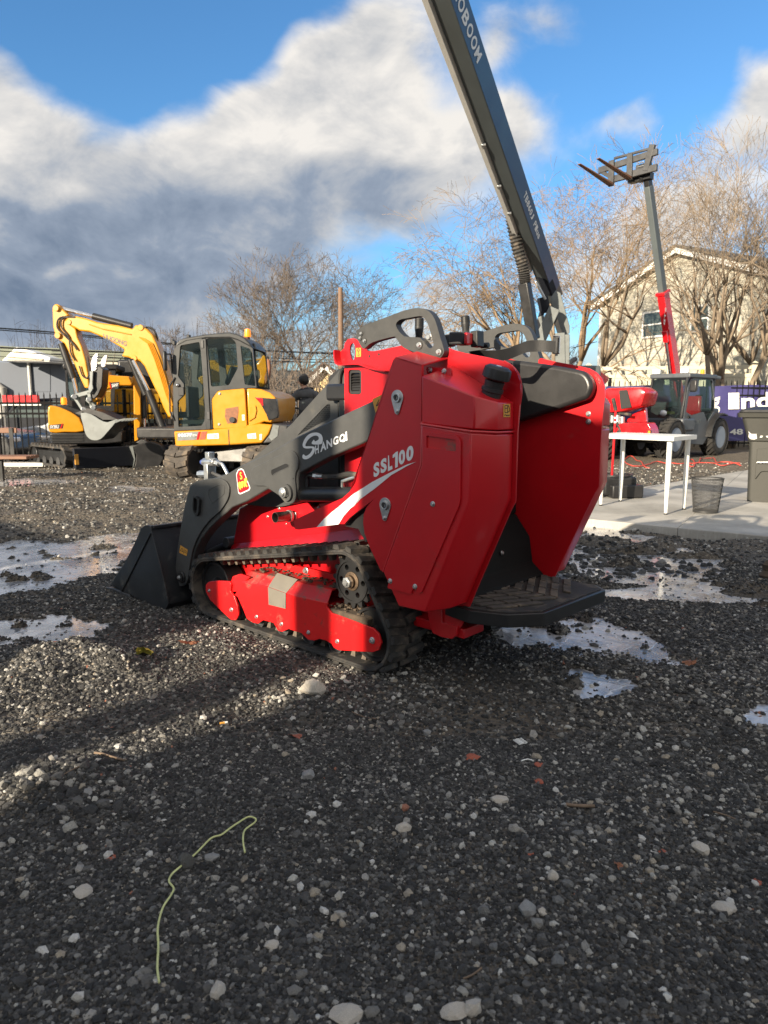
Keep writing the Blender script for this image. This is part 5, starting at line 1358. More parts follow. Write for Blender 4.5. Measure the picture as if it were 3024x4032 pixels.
# ------------------------------------------------------------------ generic machine pieces
def beam(mb, a, b_, w, h, side):
    """rectangular bar from a to b; side = direction of its width"""
    a = Vector(a); b_ = Vector(b_); d = (b_ - a).normalized(); s_ = Vector(side); s_ = (s_ - d * s_.dot(d)).normalized(); n = d.cross(s_)
    r_ = [[p + s_ * (sx * w / 2) + n * (sy * h / 2) for sx, sy in ((-1, -1), (1, -1), (1, 1), (-1, 1))] for p in (a, b_)]
    return mb.loft(r_)
def cylinder_ram(parent, a, b_, split, r_, side=None, flip=False):
    a = Vector(a); b_ = Vector(b_); m_ = a.lerp(b_, split)
    o = MB().cyl(a, m_, r_, n=14).build('ram_barrel', 'satin_black', parent)
    MB().cyl(m_, b_, r_ * .55, n=12).build('ram_rod', 'chrome', o)
    return o
def crawler(parent, x0, x1, z1, y0, y1, lug_h=.03, n=30, mat='rubber_dusty', name='crawler_track', f=None):
    """rubber crawler lying along x, in the machine's own axes or in those given by f"""
    f = f or (lambda p: p)
    r_ = z1 / 2; loop = resample(hull([(round(c + (r_ - lug_h) * math.cos(2 * PI * k / 32), 4), round(r_ + (r_ - lug_h) * math.sin(2 * PI * k / 32), 4)) for c in (x0 + r_, x1 - r_) for k in range(32)]), n=96)
    mb = MB(); vs = []; fs = []; N_ = len(loop); cx_ = (x0 + x1) / 2
    def shrink(p, t):
        c = min(max(p[0], x0 + r_), x1 - r_); v = Vector((p[0] - c, p[1] - r_)); L = v.length
        return (c + v.x * (L - t) / L, r_ + v.y * (L - t) / L) if L > t else p
    for p in loop:
        q = shrink(p, .04); vs += [f((p[0], y0, p[1])), f((p[0], y1, p[1])), f((q[0], y1, q[1])), f((q[0], y0, q[1]))]
    for k in range(N_):
        j = (k + 1) % N_
        for c in range(4): fs.append((4 * k + c, 4 * k + (c + 1) % 4, 4 * j + (c + 1) % 4, 4 * j + c))
    mb.add(vs, fs); t = mb.build(name, mat, parent, smooth=40)
    lp = resample(loop, n=n); step = Vector(lp[1]) - Vector(lp[0]); L = step.length
    for k in range(n):
        p = Vector(lp[k]); tt = (Vector(lp[(k + 1) % n]) - Vector(lp[k - 1])).normalized(); nn = Vector((tt.y, -tt.x)); w2 = (y1 - y0) / 2; ym = (y0 + y1) / 2
        m = MB()
        for (ya, yb, sh) in ((y0, ym - .01, 0), (ym + .01, y1, 1)):
            sk = L * .30
            A = [(p + tt * (o_ + (sk if sh else 0)), ya) for o_ in (-L * .30, L * .22)]; B_ = [(p + tt * (o_ + (0 if sh else sk)), yb) for o_ in (-L * .30, L * .22)]
            A = [(q - tt * 0, y) for q, y in A]
            lowr = [f((A[0][0].x, ya, A[0][0].y)), f((A[1][0].x, ya, A[1][0].y)), f((B_[1][0].x, yb, B_[1][0].y)), f((B_[0][0].x, yb, B_[0][0].y))]
            up_ = [f((q.x + nn.x * lug_h, y, q.y + nn.y * lug_h)) for q, y in (A[0], A[1], B_[1], B_[0])]
            m.loft([lowr, up_])
        m.build('track_pad', mat, t, smooth=0)
    fr = MB(); pts = round_poly([(x0 + r_ * .9, z1 * .30), (x1 - r_ * .9, z1 * .30), (x1 - r_ * 1.0, z1 * .70), (x0 + r_ * 1.0, z1 * .72)], .04)
    fr.prism(pts, y0 + .06, y1 - .06, lambda p, q, a: f((p, a, q))); fr.build('side_frame', 'satin_black', parent)
    for c in (x0 + r_, x1 - r_): MB().cyl(f((c, y0 + .03, r_)), f((c, y1 - .03, r_)), r_ - lug_h - .045, n=24).build('idler_wheel', 'satin_black', parent, bevel=.01)
    k = 0
    x = x0 + r_ + .25
    while x < x1 - r_ - .1: MB().cyl(f((x, y0 + .04, .12)), f((x, y1 - .04, .12)), .085, n=16).build('bottom_roller', 'steel_dark', parent); x += .32
    return t

# ------------------------------------------------------------------ the yellow excavator with the cab
X4 = crop(600, 1250, .42195); X3 = crop(0, 1150, .42195)
FA = Frame(-2.62, 11.2, 87)
exA = thing('excavator', 'large yellow excavator with grey cab and raised boom behind the loader', 'excavator', FA.o, FA.rz, 'excavators at the back of the yard')
WA = -1.75
MB().prism(FA.poly(X4, 0, [(200, 1062), (555, 1046), (1000, 990), (1118, 1000), (1085, 1090), (1020, 1172), (720, 1190), (215, 1205)]), 0, WA).build('side_skirt', 'yellow_paint', exA, bevel=.02)
MB().prism(FA.poly(X4, .005, [(705, 1046), (712, 1046), (720, 1188), (713, 1188)]), .004, -.01).build('skirt_gap', 'ink', exA)
MB().prism(round_poly(FA.poly(X4, .0, [(553, 762), (612, 684), (862, 660), (885, 1028), (568, 1044)]), .03), .0, -.6).build('side_door', 'yellow_paint', exA, bevel=.012)
cwp = FA.poly(X4, 0, [(872, 662), (930, 660), (1010, 668), (1100, 700), (1152, 742), (1160, 800), (1150, 900), (1112, 985), (1040, 975), (890, 1030)])
def rounded_block(poly, va, vb, inset, name, mat, parent, n=5):
    cx_ = sum(p[0] for p in poly) / len(poly); cz_ = sum(p[1] for p in poly) / len(poly); rings = []
    for k in range(n + 1):
        t = k / n; s_ = 1 - inset * (1 - math.sin(t * PI / 2)); v = va + (vb - va) * .5 * (1 - math.cos(t * PI / 2)) * .35
        rings.append([(cx_ + (p[0] - cx_) * s_, v, cz_ + (p[1] - cz_) * (1 - (1 - s_) * .35)) for p in poly])
    rings += [[(q[0], 2 * ((va + vb) / 2) - q[1], q[2]) for q in r_] for r_ in reversed(rings)]
    return MB().loft(rings).build(name, mat, parent, bevel=.015)
rounded_block(cwp, 0.0, WA, .07, 'counterweight', 'yellow_paint', exA)
MB().prism(FA.poly(X4, .01, [(955, 745), (1155, 760), (1175, 900), (1165, 935), (1085, 965), (1060, 900), (1030, 845), (1005, 800)]), .012, -.10).build('rear_cover', 'car_black', exA, bevel=.008)
MB().prism(FA.poly(X4, .013, [(965, 752), (1030, 758), (1035, 830), (1010, 800)]), .016, .010).build('painted_reflection', 'light_red', exA)  # red reflection in the black cover, drawn as a coloured patch
MB().prism(FA.poly(X4, 0, [(1118, 988), (1185, 1000), (1260, 1010), (1240, 1110), (1150, 1165), (1025, 1176), (1088, 1090)]), -.02, WA + .02).build('rear_bumper', 'steel_dark', exA, bevel=.02)
MB().prism(FA.poly(X4, 0, [(1130, 1000), (1180, 1010), (1165, 1110), (1110, 1150), (1085, 1120)]), -.012, -.03).build('bumper_plate', 'bucket_grey', exA)
v_ = FA.poly(X4, .0, [(905, 830), (965, 822), (975, 870), (960, 935), (905, 970)])
MB().prism(v_, .02, .0).build('side_vent', 'yellow_paint', exA, bevel=.006)
rc = FA.poly(X4, .0, [(682, 850), (800, 832), (805, 870), (790, 985), (700, 990), (678, 930)])
MB().prism(rc, .004, .0).build('filler_recess', 'leaf_brown', exA); p = FA.uw(X4(748, 955), .01)
MB().cyl((p[0], .005, p[1]), (p[0], .04, p[1]), .045, n=16).build('filler_cap', 'plastic_black', exA, bevel=.004)
for (x, y) in ((628, 712), (623, 998)):
    p = FA.uw(X4(x, y), 0); bolt(exA, (p[0], 0, p[1]), .022)
# cab
cabo = FA.poly(X4, 0, [(203, 1058), (186, 400), (205, 290), (232, 236), (262, 208), (320, 190), (500, 160), (600, 150), (722, 140), (800, 160), (855, 190), (905, 240), (935, 290), (970, 655), (862, 660), (612, 684), (553, 762), (560, 1045)])
w1 = round_poly(FA.poly(X4, 0, [(262, 262), (440, 228), (452, 300), (470, 520), (492, 830), (490, 960), (462, 1010), (245, 1022), (236, 780), (298, 720), (296, 620), (240, 550)]), .025)
w2 = round_poly(FA.poly(X4, 0, [(505, 196), (735, 192), (772, 222), (782, 260), (797, 470), (715, 632), (548, 645)]), .03)
w3 = round_poly(FA.poly(X4, 0, [(822, 262), (905, 290), (930, 330), (962, 640), (862, 625)]), .02)
cab = MB().prism(cabo, .0, -.05, holes=[w1[::-1], w2[::-1], w3[::-1]]).build('cab', 'cab_grey', exA, bevel=.006)
MB().prism(cabo, -.93, -.98, holes=[w1[::-1], w2[::-1], w3[::-1]]).build('cab_far_side', 'cab_grey', cab)
for w_ in (w1, w2, w3):
    MB().prism(w_, -.012, -.018).build('window_pane', 'glass_cab', cab); MB().prism(w_, -.955, -.96).build('window_pane', 'glass_cab', cab)
roof = FA.poly(X4, 0, [(205, 290), (232, 232), (262, 205), (320, 188), (500, 158), (600, 148), (722, 138), (800, 158), (862, 190), (912, 240), (938, 290), (890, 262), (800, 215), (720, 190), (500, 195), (320, 225), (250, 262)])
MB().prism(roof, .015, -.995).build('roof', 'cab_grey', cab, bevel=.02, seg=3)
dp = FA.poly(X4, 0, [(448, 205), (500, 196), (548, 1042), (505, 1046)])
MB().prism(dp, .018, -.01).build('door_pillar', 'cab_grey', cab, bevel=.006)
door = FA.poly(X4, 0, [(204, 1055), (190, 405), (232, 240), (262, 210), (462, 195), (505, 1044)])
MB().prism(door, .012, .0, holes=[w1[::-1]]).build('door_frame', 'cab_grey', cab, bevel=.004)
MB().box(FA.uw(X4(280, 650), 0)[0] - .03, FA.uw(X4(260, 650), 0)[0] + .02, .012, .035, FA.uw(X4(270, 730), 0)[1], FA.uw(X4(270, 650), 0)[1]).build('door_handle', 'plastic_black', cab, bevel=.006)
p = FA.uw(X4(240, 633), 0); MB().ball((p[0], .03, p[1]), .03).build('door_latch', 'chrome', cab)
for (x, y) in ((470, 250), (528, 915)):
    p = FA.uw(X4(x, y), 0); MB().box(p[0] - .02, p[0] + .02, .015, .03, p[1] - .06, p[1] + .06).build('hinge', 'steel_dark', cab, bevel=.004)
fu = max(p[0] for p in w1) + .04
MB().box(fu + .05, fu + .09, -.93, -.02, .95, 1.05).build('front_sill', 'cab_grey', cab)
sx = FA.uw(X4(700, 620), -.5)[0]
MB().box(sx - .15, sx + .35, -.70, -.28, 1.12, 1.28).build('seat', 'satin_black', cab, bevel=.04)
seatb = FA.poly(X4, -.5, [(700, 620), (760, 450), (790, 470), (745, 640)]); MB().prism(seatb, -.28, -.70).build('seat_back', 'satin_black', cab, bevel=.03)
MB().box(sx + .55, sx + .62, -.75, -.25, .95, 1.45).build('console', 'satin_black', cab, bevel=.02)
MB().box(min(p[0] for p in w3), fu, -.93, -.05, .86, .92).build('cab_floor', 'satin_black', cab)
# beacon, lamps, mirror, antenna
p = FA.p3(X4(890, 195), -.5); MB().cyl((p[0], p[1], p[2] - .02), (p[0], p[1], p[2] + .02), .035, n=16).build('beacon_base', 'satin_black', exA)
MB().lathe((p[0], p[1], p[2] + .02), (0, 0, 1), [(.05, 0), (.055, .03), (.045, .12), (.02, .13)], 16).build('beacon', 'amber', exA)
for (x, y, v) in ((205, 240, -.2), (190, 225, -.6), (945, 265, -.2), (880, 240, -.7), (340, 182, -.3)):
    p = FA.p3(X4(x, y), v); l_ = MB().obox(p, (.05, .09, .07)).build('work_lamp', 'satin_black', exA, bevel=.01)
p = FA.p3(X4(118, 405), .10); MB().obox(p, (.05, .15, .30), Matrix.Rotation(R(12), 3, 'Z')).build('mirror', 'plastic_black', exA, bevel=.03, seg=3)
q = FA.p3(X4(200, 400), .0); r2 = FA.p3(X4(100, 330), .10)
MB().tube([FA.p3(X4(185, 520), .0), FA.p3(X4(175, 350), .06), r2, (p[0], p[1], p[2])], .012, 8).build('mirror_arm', 'satin_black', exA)
MB().tube([FA.p3(X4(210, 560), .02), FA.p3(X4(160, 640), .04), FA.p3(X4(165, 880), .04), FA.p3(X4(205, 960), .02)], .013, 8).build('grab_rail', 'satin_black', exA)
# boom in the middle plane
VB = -1.02
bm_ = FA.poly(X3, VB + .14, [(1612, 1165), (1570, 1170), (1520, 1080), (1490, 1000), (1420, 850), (1345, 690), (1300, 640), (1240, 630), (1195, 610), (1132, 600), (1160, 545), (1150, 530), (1000, 440), (830, 370), (740, 360), (700, 335), (615, 295), (605, 260), (640, 226), (700, 222), (800, 245), (900, 280), (1100, 310), (1235, 345), (1262, 305), (1320, 318), (1370, 345), (1420, 395), (1462, 480), (1500, 590), (1545, 740), (1580, 880), (1612, 1000)])
boom = MB().prism(bm_, VB + .14, VB - .14).build('boom', 'yellow_bright', exA, bevel=.025, seg=3)
st = FA.poly(X3, VB + .11, [(486, 150), (498, 122), (520, 108), (548, 118), (575, 150), (640, 215), (600, 240), (640, 290), (705, 340), (722, 420), (760, 500), (800, 640), (822, 760), (832, 895), (790, 897), (745, 800), (700, 690), (640, 560), (600, 480), (560, 455), (520, 420), (492, 320)])
stick = MB().prism(st, VB + .11, VB - .11).build('stick', 'yellow_bright', exA, bevel=.02, seg=3)
for (x, y, r_) in ((520, 150, .05), (535, 405, .05), (640, 280, .045), (1310, 332, .05), (1250, 618, .05)):
    p = FA.uw(X3(x, y), VB + .15); MB().cyl((p[0], VB + .155, p[1]), (p[0], VB - .155, p[1]), r_, n=18).build('pivot_pin', 'yellow_bright', boom, bevel=.006)
def a3(x, y, v=VB): return FA.p3(X3(x, y), v)
r_ = MB().cyl(a3(870, 225), a3(1230, 318), .055, n=16).build('ram_barrel', 'satin_black', exA); MB().cyl(a3(580, 152, VB), a3(880, 228, VB), .034, n=14).build('ram_rod', 'chrome', r_)
MB().cyl(a3(590, 160, VB + .02), a3(1220, 312, VB + .02), .028, n=12).build('ram_rod', 'chrome', r_)
r_ = MB().cyl(a3(575, 480), a3(688, 805), .062, n=16).build('ram_barrel', 'satin_black', exA); MB().cyl(a3(680, 790), a3(715, 945), .034, n=14).build('ram_rod', 'chrome', r_)
for v in (VB + .20, VB - .20):
    r_ = MB().cyl(a3(1545, 1325, v), a3(1385, 920, v), .065, n=16).build('ram_barrel', 'satin_black', exA); MB().cyl(a3(1390, 930, v), a3(1240, 640, v), .036, n=14).build('ram_rod', 'chrome', r_)
MB().cyl(a3(1215, 630, VB + .16), a3(1360, 960, VB + .16), .05, n=14).build('ram_barrel', 'satin_black', exA)
for k, off in enumerate((0, 14, 28, 42)):
    MB().tube([a3(1300 + off, 420 + off * .3, VB + .16), a3(1380 + off, 480, VB + .16), a3(1440 + off, 620, VB + .16), a3(1500 + off, 800, VB + .16), a3(1550 + off * .8, 960, VB + .16), a3(1590 + off * .5, 1060, VB + .16)], .009, 6).build('steel_pipe', 'yellow_paint', boom)
MB().tube(smooth_poly([a3(1360, 330), a3(1420, 340), a3(1460, 400), a3(1470, 470)], 4, False), .018, 8).build('hose', 'plastic_black', boom)
MB().tube(smooth_poly([a3(1350, 345), a3(1400, 350), a3(1435, 420), a3(1445, 500)], 4, False), .014, 8).build('hose', 'zinc', boom)
MB().tube(smooth_poly([a3(700, 235, VB + .14), a3(560, 240, VB + .14), a3(535, 330, VB + .14), a3(610, 410, VB + .14), a3(680, 480, VB + .14), a3(720, 540, VB + .14)], 4, False), .016, 8).build('hose', 'rubber', boom)
MB().tube(smooth_poly([a3(640, 235, VB + .14), a3(580, 250, VB + .14), a3(575, 330, VB + .14), a3(640, 420, VB + .14), a3(660, 560, VB + .14), a3(700, 640, VB + .14)], 4, False), .013, 8).build('hose', 'rubber', boom)
MB().tube(smooth_poly([a3(740, 690, VB + .14), a3(770, 780, VB + .14), a3(815, 800, VB + .14), a3(835, 740, VB + .14), a3(815, 600, VB + .14)], 4, False), .013, 8).build('hose', 'rubber', boom)
MB().tube([a3(830, 300, VB + .15), a3(960, 345, VB + .15), a3(1100, 370, VB + .15), a3(1220, 395, VB + .15)], .010, 6).build('steel_pipe', 'yellow_paint', boom)
lettering('LIUGONG', 'steel_dark', boom, FA.poly(X3, VB + .14, [(965, 432), (1180, 508), (1186, 462), (962, 388)]), VB + .1425, .03)
# quick coupler, thumb, bucket
MB().prism(FA.poly(X3, VB, [(850, 742), (885, 735), (940, 690), (985, 720), (975, 880), (940, 960), (900, 1000), (850, 960), (862, 900)]), VB + .10, VB - .14).build('thumb', 'satin_black', exA, bevel=.01)
def teeth(x0, y0, x1, y1, n, wdt, left, v, parent):
    pts = []
    for k in range(n + 1):
        t = k / n; bow = math.sin(t * PI * .5) * left; pts.append((x0 + (x1 - x0) * t + bow, y0 + (y1 - y0) * t))
    R_ = []
    for k in range(n):
        a, b_ = pts[k], pts[k + 1]; R_ += [(a[0] + wdt * .8, a[1]), (b_[0] + wdt, (a[1] + b_[1]) / 2 + 2)]
    return R_
for (x0, y0, x1, y1, v) in ((905, 575, 868, 738, VB + .12), (992, 590, 950, 700, VB - .12)):
    L_ = [(x0 - 12, y0), (x0 - 38, y0 + 30), (x1 - 20, y0 + 90), (x1 - 18, y1)]; Rr = []
    for k in range(7):
        t = k / 7; Rr.append((x0 + (x1 + 22 - x0) * t + 8, y0 + (y1 - y0) * t)); Rr.append((x0 + (x1 + 22 - x0) * t - 3, y0 + (y1 - y0) * (t + .09)))
    MB().prism(FA.poly(X3, v, L_ + Rr[::-1]), v, v - .04).build('thumb_tine', 'zinc', exA)
MB().prism(FA.poly(X3, VB + .16, [(835, 740), (868, 735), (862, 860), (870, 900), (838, 950), (822, 900), (838, 830)]), VB + .16, VB + .12).build('thumb_link', 'bucket_grey', exA, bevel=.006)
for (a, b_, w_) in (((690, 975), (870, 925), .07), ((700, 985), (775, 1100), .05), ((830, 930), (860, 1080), .06), ((810, 1000), (895, 1075), .06)):
    mb = MB(); beam(mb, a3(*a, VB + .10), a3(*b_, VB + .10), .05, w_, (0, 1, 0)); mb.build('bucket_link', 'bucket_grey', exA, bevel=.008)
    mb = MB(); beam(mb, a3(*a, VB - .10), a3(*b_, VB - .10), .05, w_, (0, 1, 0)); mb.build('bucket_link', 'bucket_grey', exA, bevel=.008)
for (x, y) in ((692, 975), (780, 1095), (868, 1080), (830, 1000)):
    MB().cyl(a3(x, y, VB + .17), a3(x, y, VB - .17), .042, n=14).build('link_pin', 'zinc', exA, bevel=.005)
MB().prism(FA.poly(X3, VB, [(850, 945), (895, 940), (930, 1000), (900, 1030), (860, 1010)]), VB + .08, VB - .08).build('coupler_head', 'yellow_bright', exA, bevel=.01)
bside = smooth_poly(FA.poly(X3, VB + .27, [(752, 1128), (850, 1140), (930, 1190), (1000, 1215), (1085, 1185), (1088, 1205), (1000, 1310), (940, 1372), (880, 1385), (830, 1368), (795, 1320), (775, 1240)]), 2)
bkt = MB().prism(bside, VB + .27, VB + .24).build('bucket', 'bucket_grey', exA, bevel=.005)
MB().prism(bside, VB - .24, VB - .27).build('bucket_side', 'bucket_grey', bkt)
shell_ = FA.poly(X3, VB + .27, [(752, 1128), (775, 1240), (795, 1320), (830, 1368), (880, 1387), (940, 1374), (1000, 1312), (1095, 1215)])
inn_ = [(p[0] - .0, p[1] + .02) for p in shell_]
MB().prism(shell_ + [(p[0] - .008, p[1] + .022) for p in shell_[::-1]], VB + .24, VB - .24).build('bucket_shell', 'satin_black', bkt)
MB().prism(FA.poly(X3, VB, [(752, 1128), (870, 1085), (1000, 1120), (1150, 1190), (930, 1190)]), VB + .2, VB - .25).build('bucket_back', 'satin_black', bkt)
for k in range(5):
    v = VB + .25 - k * .125; a = a3(1085, 1212, VB + .27); mb = MB(); mb.loft([[(a[0] + .02, v - .03, a[2] - .02), (a[0] + .02, v + .03, a[2] - .02), (a[0] + .02, v + .03, a[2] + .03), (a[0] + .02, v - .03, a[2] + .03)], [(a[0] - .16, v - .012, a[2] + .05), (a[0] - .16, v + .012, a[2] + .05), (a[0] - .16, v + .012, a[2] + .062), (a[0] - .16, v - .012, a[2] + .062)]])
    mb.build('bucket_tooth', 'bucket_grey', bkt)
MB().prism(FA.poly(X3, 0, [(1555, 1180), (1625, 1170), (1625, 1440), (1560, 1380)]), -.72, VB - .2).build('swing_post', 'steel_dark', exA, bevel=.02)
p = FA.uw(X4(480, 1190), -.9)
MB().cyl((p[0], -.88, .55), (p[0], -.88, p[1] + .1), .5, n=30).build('slew_ring', 'satin_black', exA)
MB().box(p[0] - .9, p[0] + .9, -1.5, -.25, .62, .80).build('belly_frame', 'satin_black', exA, bevel=.03)
# undercarriage, turned toward the camera
ucx = gnd(*X4(245, 1512)); uh = R(78 + 96)   # heading of the tracks
tux = FA.world(0, 0)
def to_local(fr, X, Y, Z): dx, dy = X - fr.o[0], Y - fr.o[1]; return (dx * fr.U[0] + dy * fr.U[1], dx * fr.V[0] + dy * fr.V[1], Z)
ud = Vector((-.30, -.954)).normalized(); un = Vector((-ud.y, ud.x))      # forward and left of the tracks
front = Vector(ucx)
def ucf(off):
    return lambda p: to_local(FA, front.x - ud.x * (p[0]) + un.x * (p[1] + off), front.y - ud.y * (p[0]) + un.y * (p[1] + off), p[2])
crawler(exA, -.1, 2.0, .53, -.20, .20, f=ucf(.0)); crawler(exA, -.1, 2.0, .53, -.20, .20, f=ucf(1.35))
o = MB(); o.add([ucf(0)(q) for q in ((.5, -.0, .25), (.5, 1.35, .25), (1.5, 1.35, .25), (1.5, 0, .25), (.6, .2, .6), (.6, 1.15, .6), (1.4, 1.15, .6), (1.4, .2, .6))], [(0, 1, 2, 3), (4, 5, 6, 7), (0, 4, 5, 1), (1, 5, 6, 2), (2, 6, 7, 3), (3, 7, 4, 0)]); o.build('track_carrier', 'satin_black', exA, bevel=.02)
MB().add([ucf(0)(q) for q in ((-.35, -.2, .02), (-.35, 1.55, .02), (-.28, 1.55, .42), (-.28, -.2, .42), (-.25, -.2, .02), (-.25, 1.55, .02), (-.2, 1.55, .42), (-.2, -.2, .42))], [(0, 1, 2, 3), (7, 6, 5, 4), (0, 4, 5, 1), (1, 5, 6, 2), (2, 6, 7, 3), (3, 7, 4, 0)])
# stickers
MB().prism(FA.poly(X4, .0, [(232, 1078), (440, 1064), (418, 1140), (236, 1150)]), .001, .0045).build('model_plate', 'bucket_grey', exA, smooth=0)
lettering('9057F', 'white_vinyl', exA, FA.poly(X4, .0, [(240, 1115), (372, 1110), (372, 1080), (240, 1085)]), .006, .03); lettering('ZTS', 'white_vinyl', exA, FA.poly(X4, 0, [(376, 1108), (415, 1106), (415, 1090), (376, 1092)]), .006, .02)
MB().prism(FA.poly(X4, 0, [(430, 1068), (452, 1066), (432, 1140), (412, 1141)]), .001, .005).build('stripe', 'light_red', exA, smooth=0)
MB().prism(FA.poly(X4, 0, [(460, 1065), (512, 1062), (492, 1138), (440, 1140)]), .001, .0045).build('stripe', 'brick_red', exA, smooth=0)
for q in ([(513, 1088), (618, 1080), (622, 1130), (515, 1134)], [(885, 1088), (965, 1078), (970, 1130), (890, 1130)], [(1000, 1090), (1022, 1088), (1022, 1140), (1000, 1142)], [(836, 908), (860, 906), (862, 960), (838, 960)]):
    s_ = MB().prism(FA.poly(X4, 0, q), .001, .005).build('sticker', 'white_paint', exA, smooth=0)
    for k in range(3):
        t0 = .25 + k * .22; a, b_, c, d = [Vector(z) for z in FA.poly(X4, 0, q)]
        l0 = d.lerp(a, t0).lerp(c.lerp(b_, t0), .5 if q[1][0] - q[0][0] > 40 else .15); l1 = d.lerp(a, t0).lerp(c.lerp(b_, t0), .9); MB().prism([tuple(l0), tuple(l1), (l1.x, l1.y - .008), (l0.x, l0.y - .008)], .0052, .006).build('sticker_line', 'light_red' if k == 0 else 'ink', s_, smooth=0)

# ------------------------------------------------------------------ small excavator at the left
FB = Frame(*gnd(*X3(500, 1640)), -78)
exB = thing('excavator', 'small yellow and black excavator beside the black picket fence at the left', 'excavator', FB.o, FB.rz, 'excavators at the back of the yard')
MB().prism(smooth_poly(FB.poly(X3, 0, [(447, 1070), (500, 1062), (570, 1080), (660, 1120), (735, 1170), (752, 1200), (785, 1300), (600, 1308), (462, 1308), (448, 1200)]), 2), .0, 1.35).build('counterweight', 'yellow_paint', exB, bevel=.04, seg=3)
MB().prism(FB.poly(X3, .05, [(480, 1062), (600, 1055), (760, 1110), (1000, 1120), (1150, 1200), (760, 1200), (660, 1120)]), .06, 1.30).build('top_cover', 'satin_black', exB, bevel=.02)
MB().prism(FB.poly(X3, 0, [(460, 1315), (800, 1312), (1140, 1300), (1140, 1400), (1000, 1415), (490, 1418)]), .02, 1.33).build('lower_skirt', 'satin_black', exB, bevel=.02)
for k in range(3):
    z = FB.uw(X3(560, 1335 + 26 * k), 0)[1]; MB().box(.0 - .25, .55, .005, .02, z - .008, z + .008).build('skirt_slot', 'ink', exB)
MB().prism(FB.poly(X3, -.002, [(458, 1242), (592, 1228), (585, 1272), (460, 1278)]), -.001, -.004).build('name_plate', 'ink', exB, smooth=0)
lettering('SY35U', 'white_vinyl', exB, FB.poly(X3, -.006, [(468, 1274), (548, 1272), (550, 1240), (468, 1244)]), -.006, .03)
MB().prism(FB.poly(X3, -.006, [(560, 1272), (572, 1272), (588, 1228), (578, 1229)]), -.005, -.008).build('stripe', 'light_red', exB, smooth=0)
cbo = FB.poly(X3, .3, [(600, 712), (640, 700), (1050, 698), (1072, 730), (1060, 1110), (640, 1110), (610, 960)]); cbi = FB.poly(X3, .3, [(620, 745), (740, 742), (745, 1010), (650, 1010), (630, 900)]); cb2 = FB.poly(X3, .3, [(790, 745), (1030, 745), (1030, 1060), (790, 1060)])
c_ = MB().prism(cbo, .35, .40, holes=[cbi[::-1], cb2[::-1]]).build('cab', 'satin_black', exB); MB().prism(cbo, 1.25, 1.30, holes=[cbi[::-1], cb2[::-1]]).build('cab_far_side', 'satin_black', c_)
for q in (cbi, cb2):
    MB().prism(q, .36, .365).build('window_pane', 'glass_cab', c_); MB().prism(q, 1.26, 1.265).build('window_pane', 'glass_cab', c_)
z1 = max(p[1] for p in cbo); x0 = min(p[0] for p in cbo); x1 = max(p[0] for p in cbo)
MB().box(x0 - .02, x1 + .05, .30, 1.32, z1 - .05, z1 + .05).build('cab_roof', 'satin_black', c_, bevel=.02)
MB().prism(FB.poly(X3, .8, [(850, 800), (930, 790), (960, 1100), (870, 1110)]), .6, 1.0).build('seat', 'ink', c_, bevel=.04)
p = FB.p3(X3(598, 1050), .2); MB().cyl(p, (p[0], p[1], p[2] - .03), .04, n=14).build('beacon_base', 'ink', exB); MB().lathe(p, (0, 0, 1), [(.05, 0), (.055, .05), (.05, .12), (.02, .14)], 14).build('beacon', 'amber', exB)
sb = FB.poly(X3, .1, [(985, 770), (1000, 745), (1025, 738), (1052, 750), (1055, 782), (1150, 790), (1240, 795), (1268, 820), (1270, 862), (1245, 880), (1140, 878), (1010, 920), (1000, 960), (975, 1000), (935, 1060), (945, 960), (985, 880)])
bb = MB().prism(sb, -.05, -.28).build('boom', 'yellow_paint', exB, bevel=.02)
MB().prism(FB.poly(X3, -.285, [(1015, 842), (1028, 840), (1042, 902), (1035, 905)]), -.283, -.287).build('stripe', 'light_red', bb, smooth=0)
MB().prism(FB.poly(X3, -.285, [(1028, 845), (1108, 838), (1110, 882), (1042, 902)]), -.283, -.288).build('name_plate', 'ink', bb, smooth=0)
lettering('SANY', 'white_vinyl', bb, FB.poly(X3, -.29, [(1045, 890), (1106, 877), (1106, 848), (1042, 856)]), -.289, .03)
MB().prism(FB.poly(X3, -.1, [(1240, 800), (1300, 740), (1318, 820), (1325, 1180), (1300, 1380), (1265, 1390), (1258, 1150), (1255, 900)]), -.05, -.25).build('stick', 'yellow_paint', exB, bevel=.015)
r_ = MB().cyl(FB.p3(X3(1325, 800), -.15), FB.p3(X3(1345, 1180), -.15), .06, n=14).build('ram_barrel', 'satin_black', exB); MB().cyl(FB.p3(X3(1345, 1180), -.15), FB.p3(X3(1350, 1380), -.15), .03, n=10).build('ram_rod', 'chrome', r_)
bk2 = FB.poly(X3, -.35, [(1222, 1440), (1290, 1420), (1400, 1395), (1500, 1430), (1530, 1480), (1525, 1560), (1470, 1660), (1230, 1690), (1262, 1600), (1270, 1520)])
MB().prism(bk2, -.35, .10).build('bucket', 'satin_black', exB, bevel=.015)
MB().prism(FB.poly(X3, -.36, [(1205, 1440), (1240, 1440), (1262, 1560), (1230, 1690), (1250, 1560)]), -.36, .11).build('bucket_edge', 'bucket_grey', exB)
MB().prism(FB.poly(X3, -.1, [(1280, 1400), (1330, 1370), (1400, 1400), (1360, 1430)]), -.28, .02).build('bucket_link', 'steel_dark', exB, bevel=.01)
dB = Vector((.72, -.69)); nB = Vector((-dB.y, dB.x)); fB0 = Vector(gnd(*X3(690, 1655)))
def fBf(off): return lambda p: to_local(FB, fB0.x - dB.x * p[0] + nB.x * (p[1] + off), fB0.y - dB.y * p[0] + nB.y * (p[1] + off), p[2])
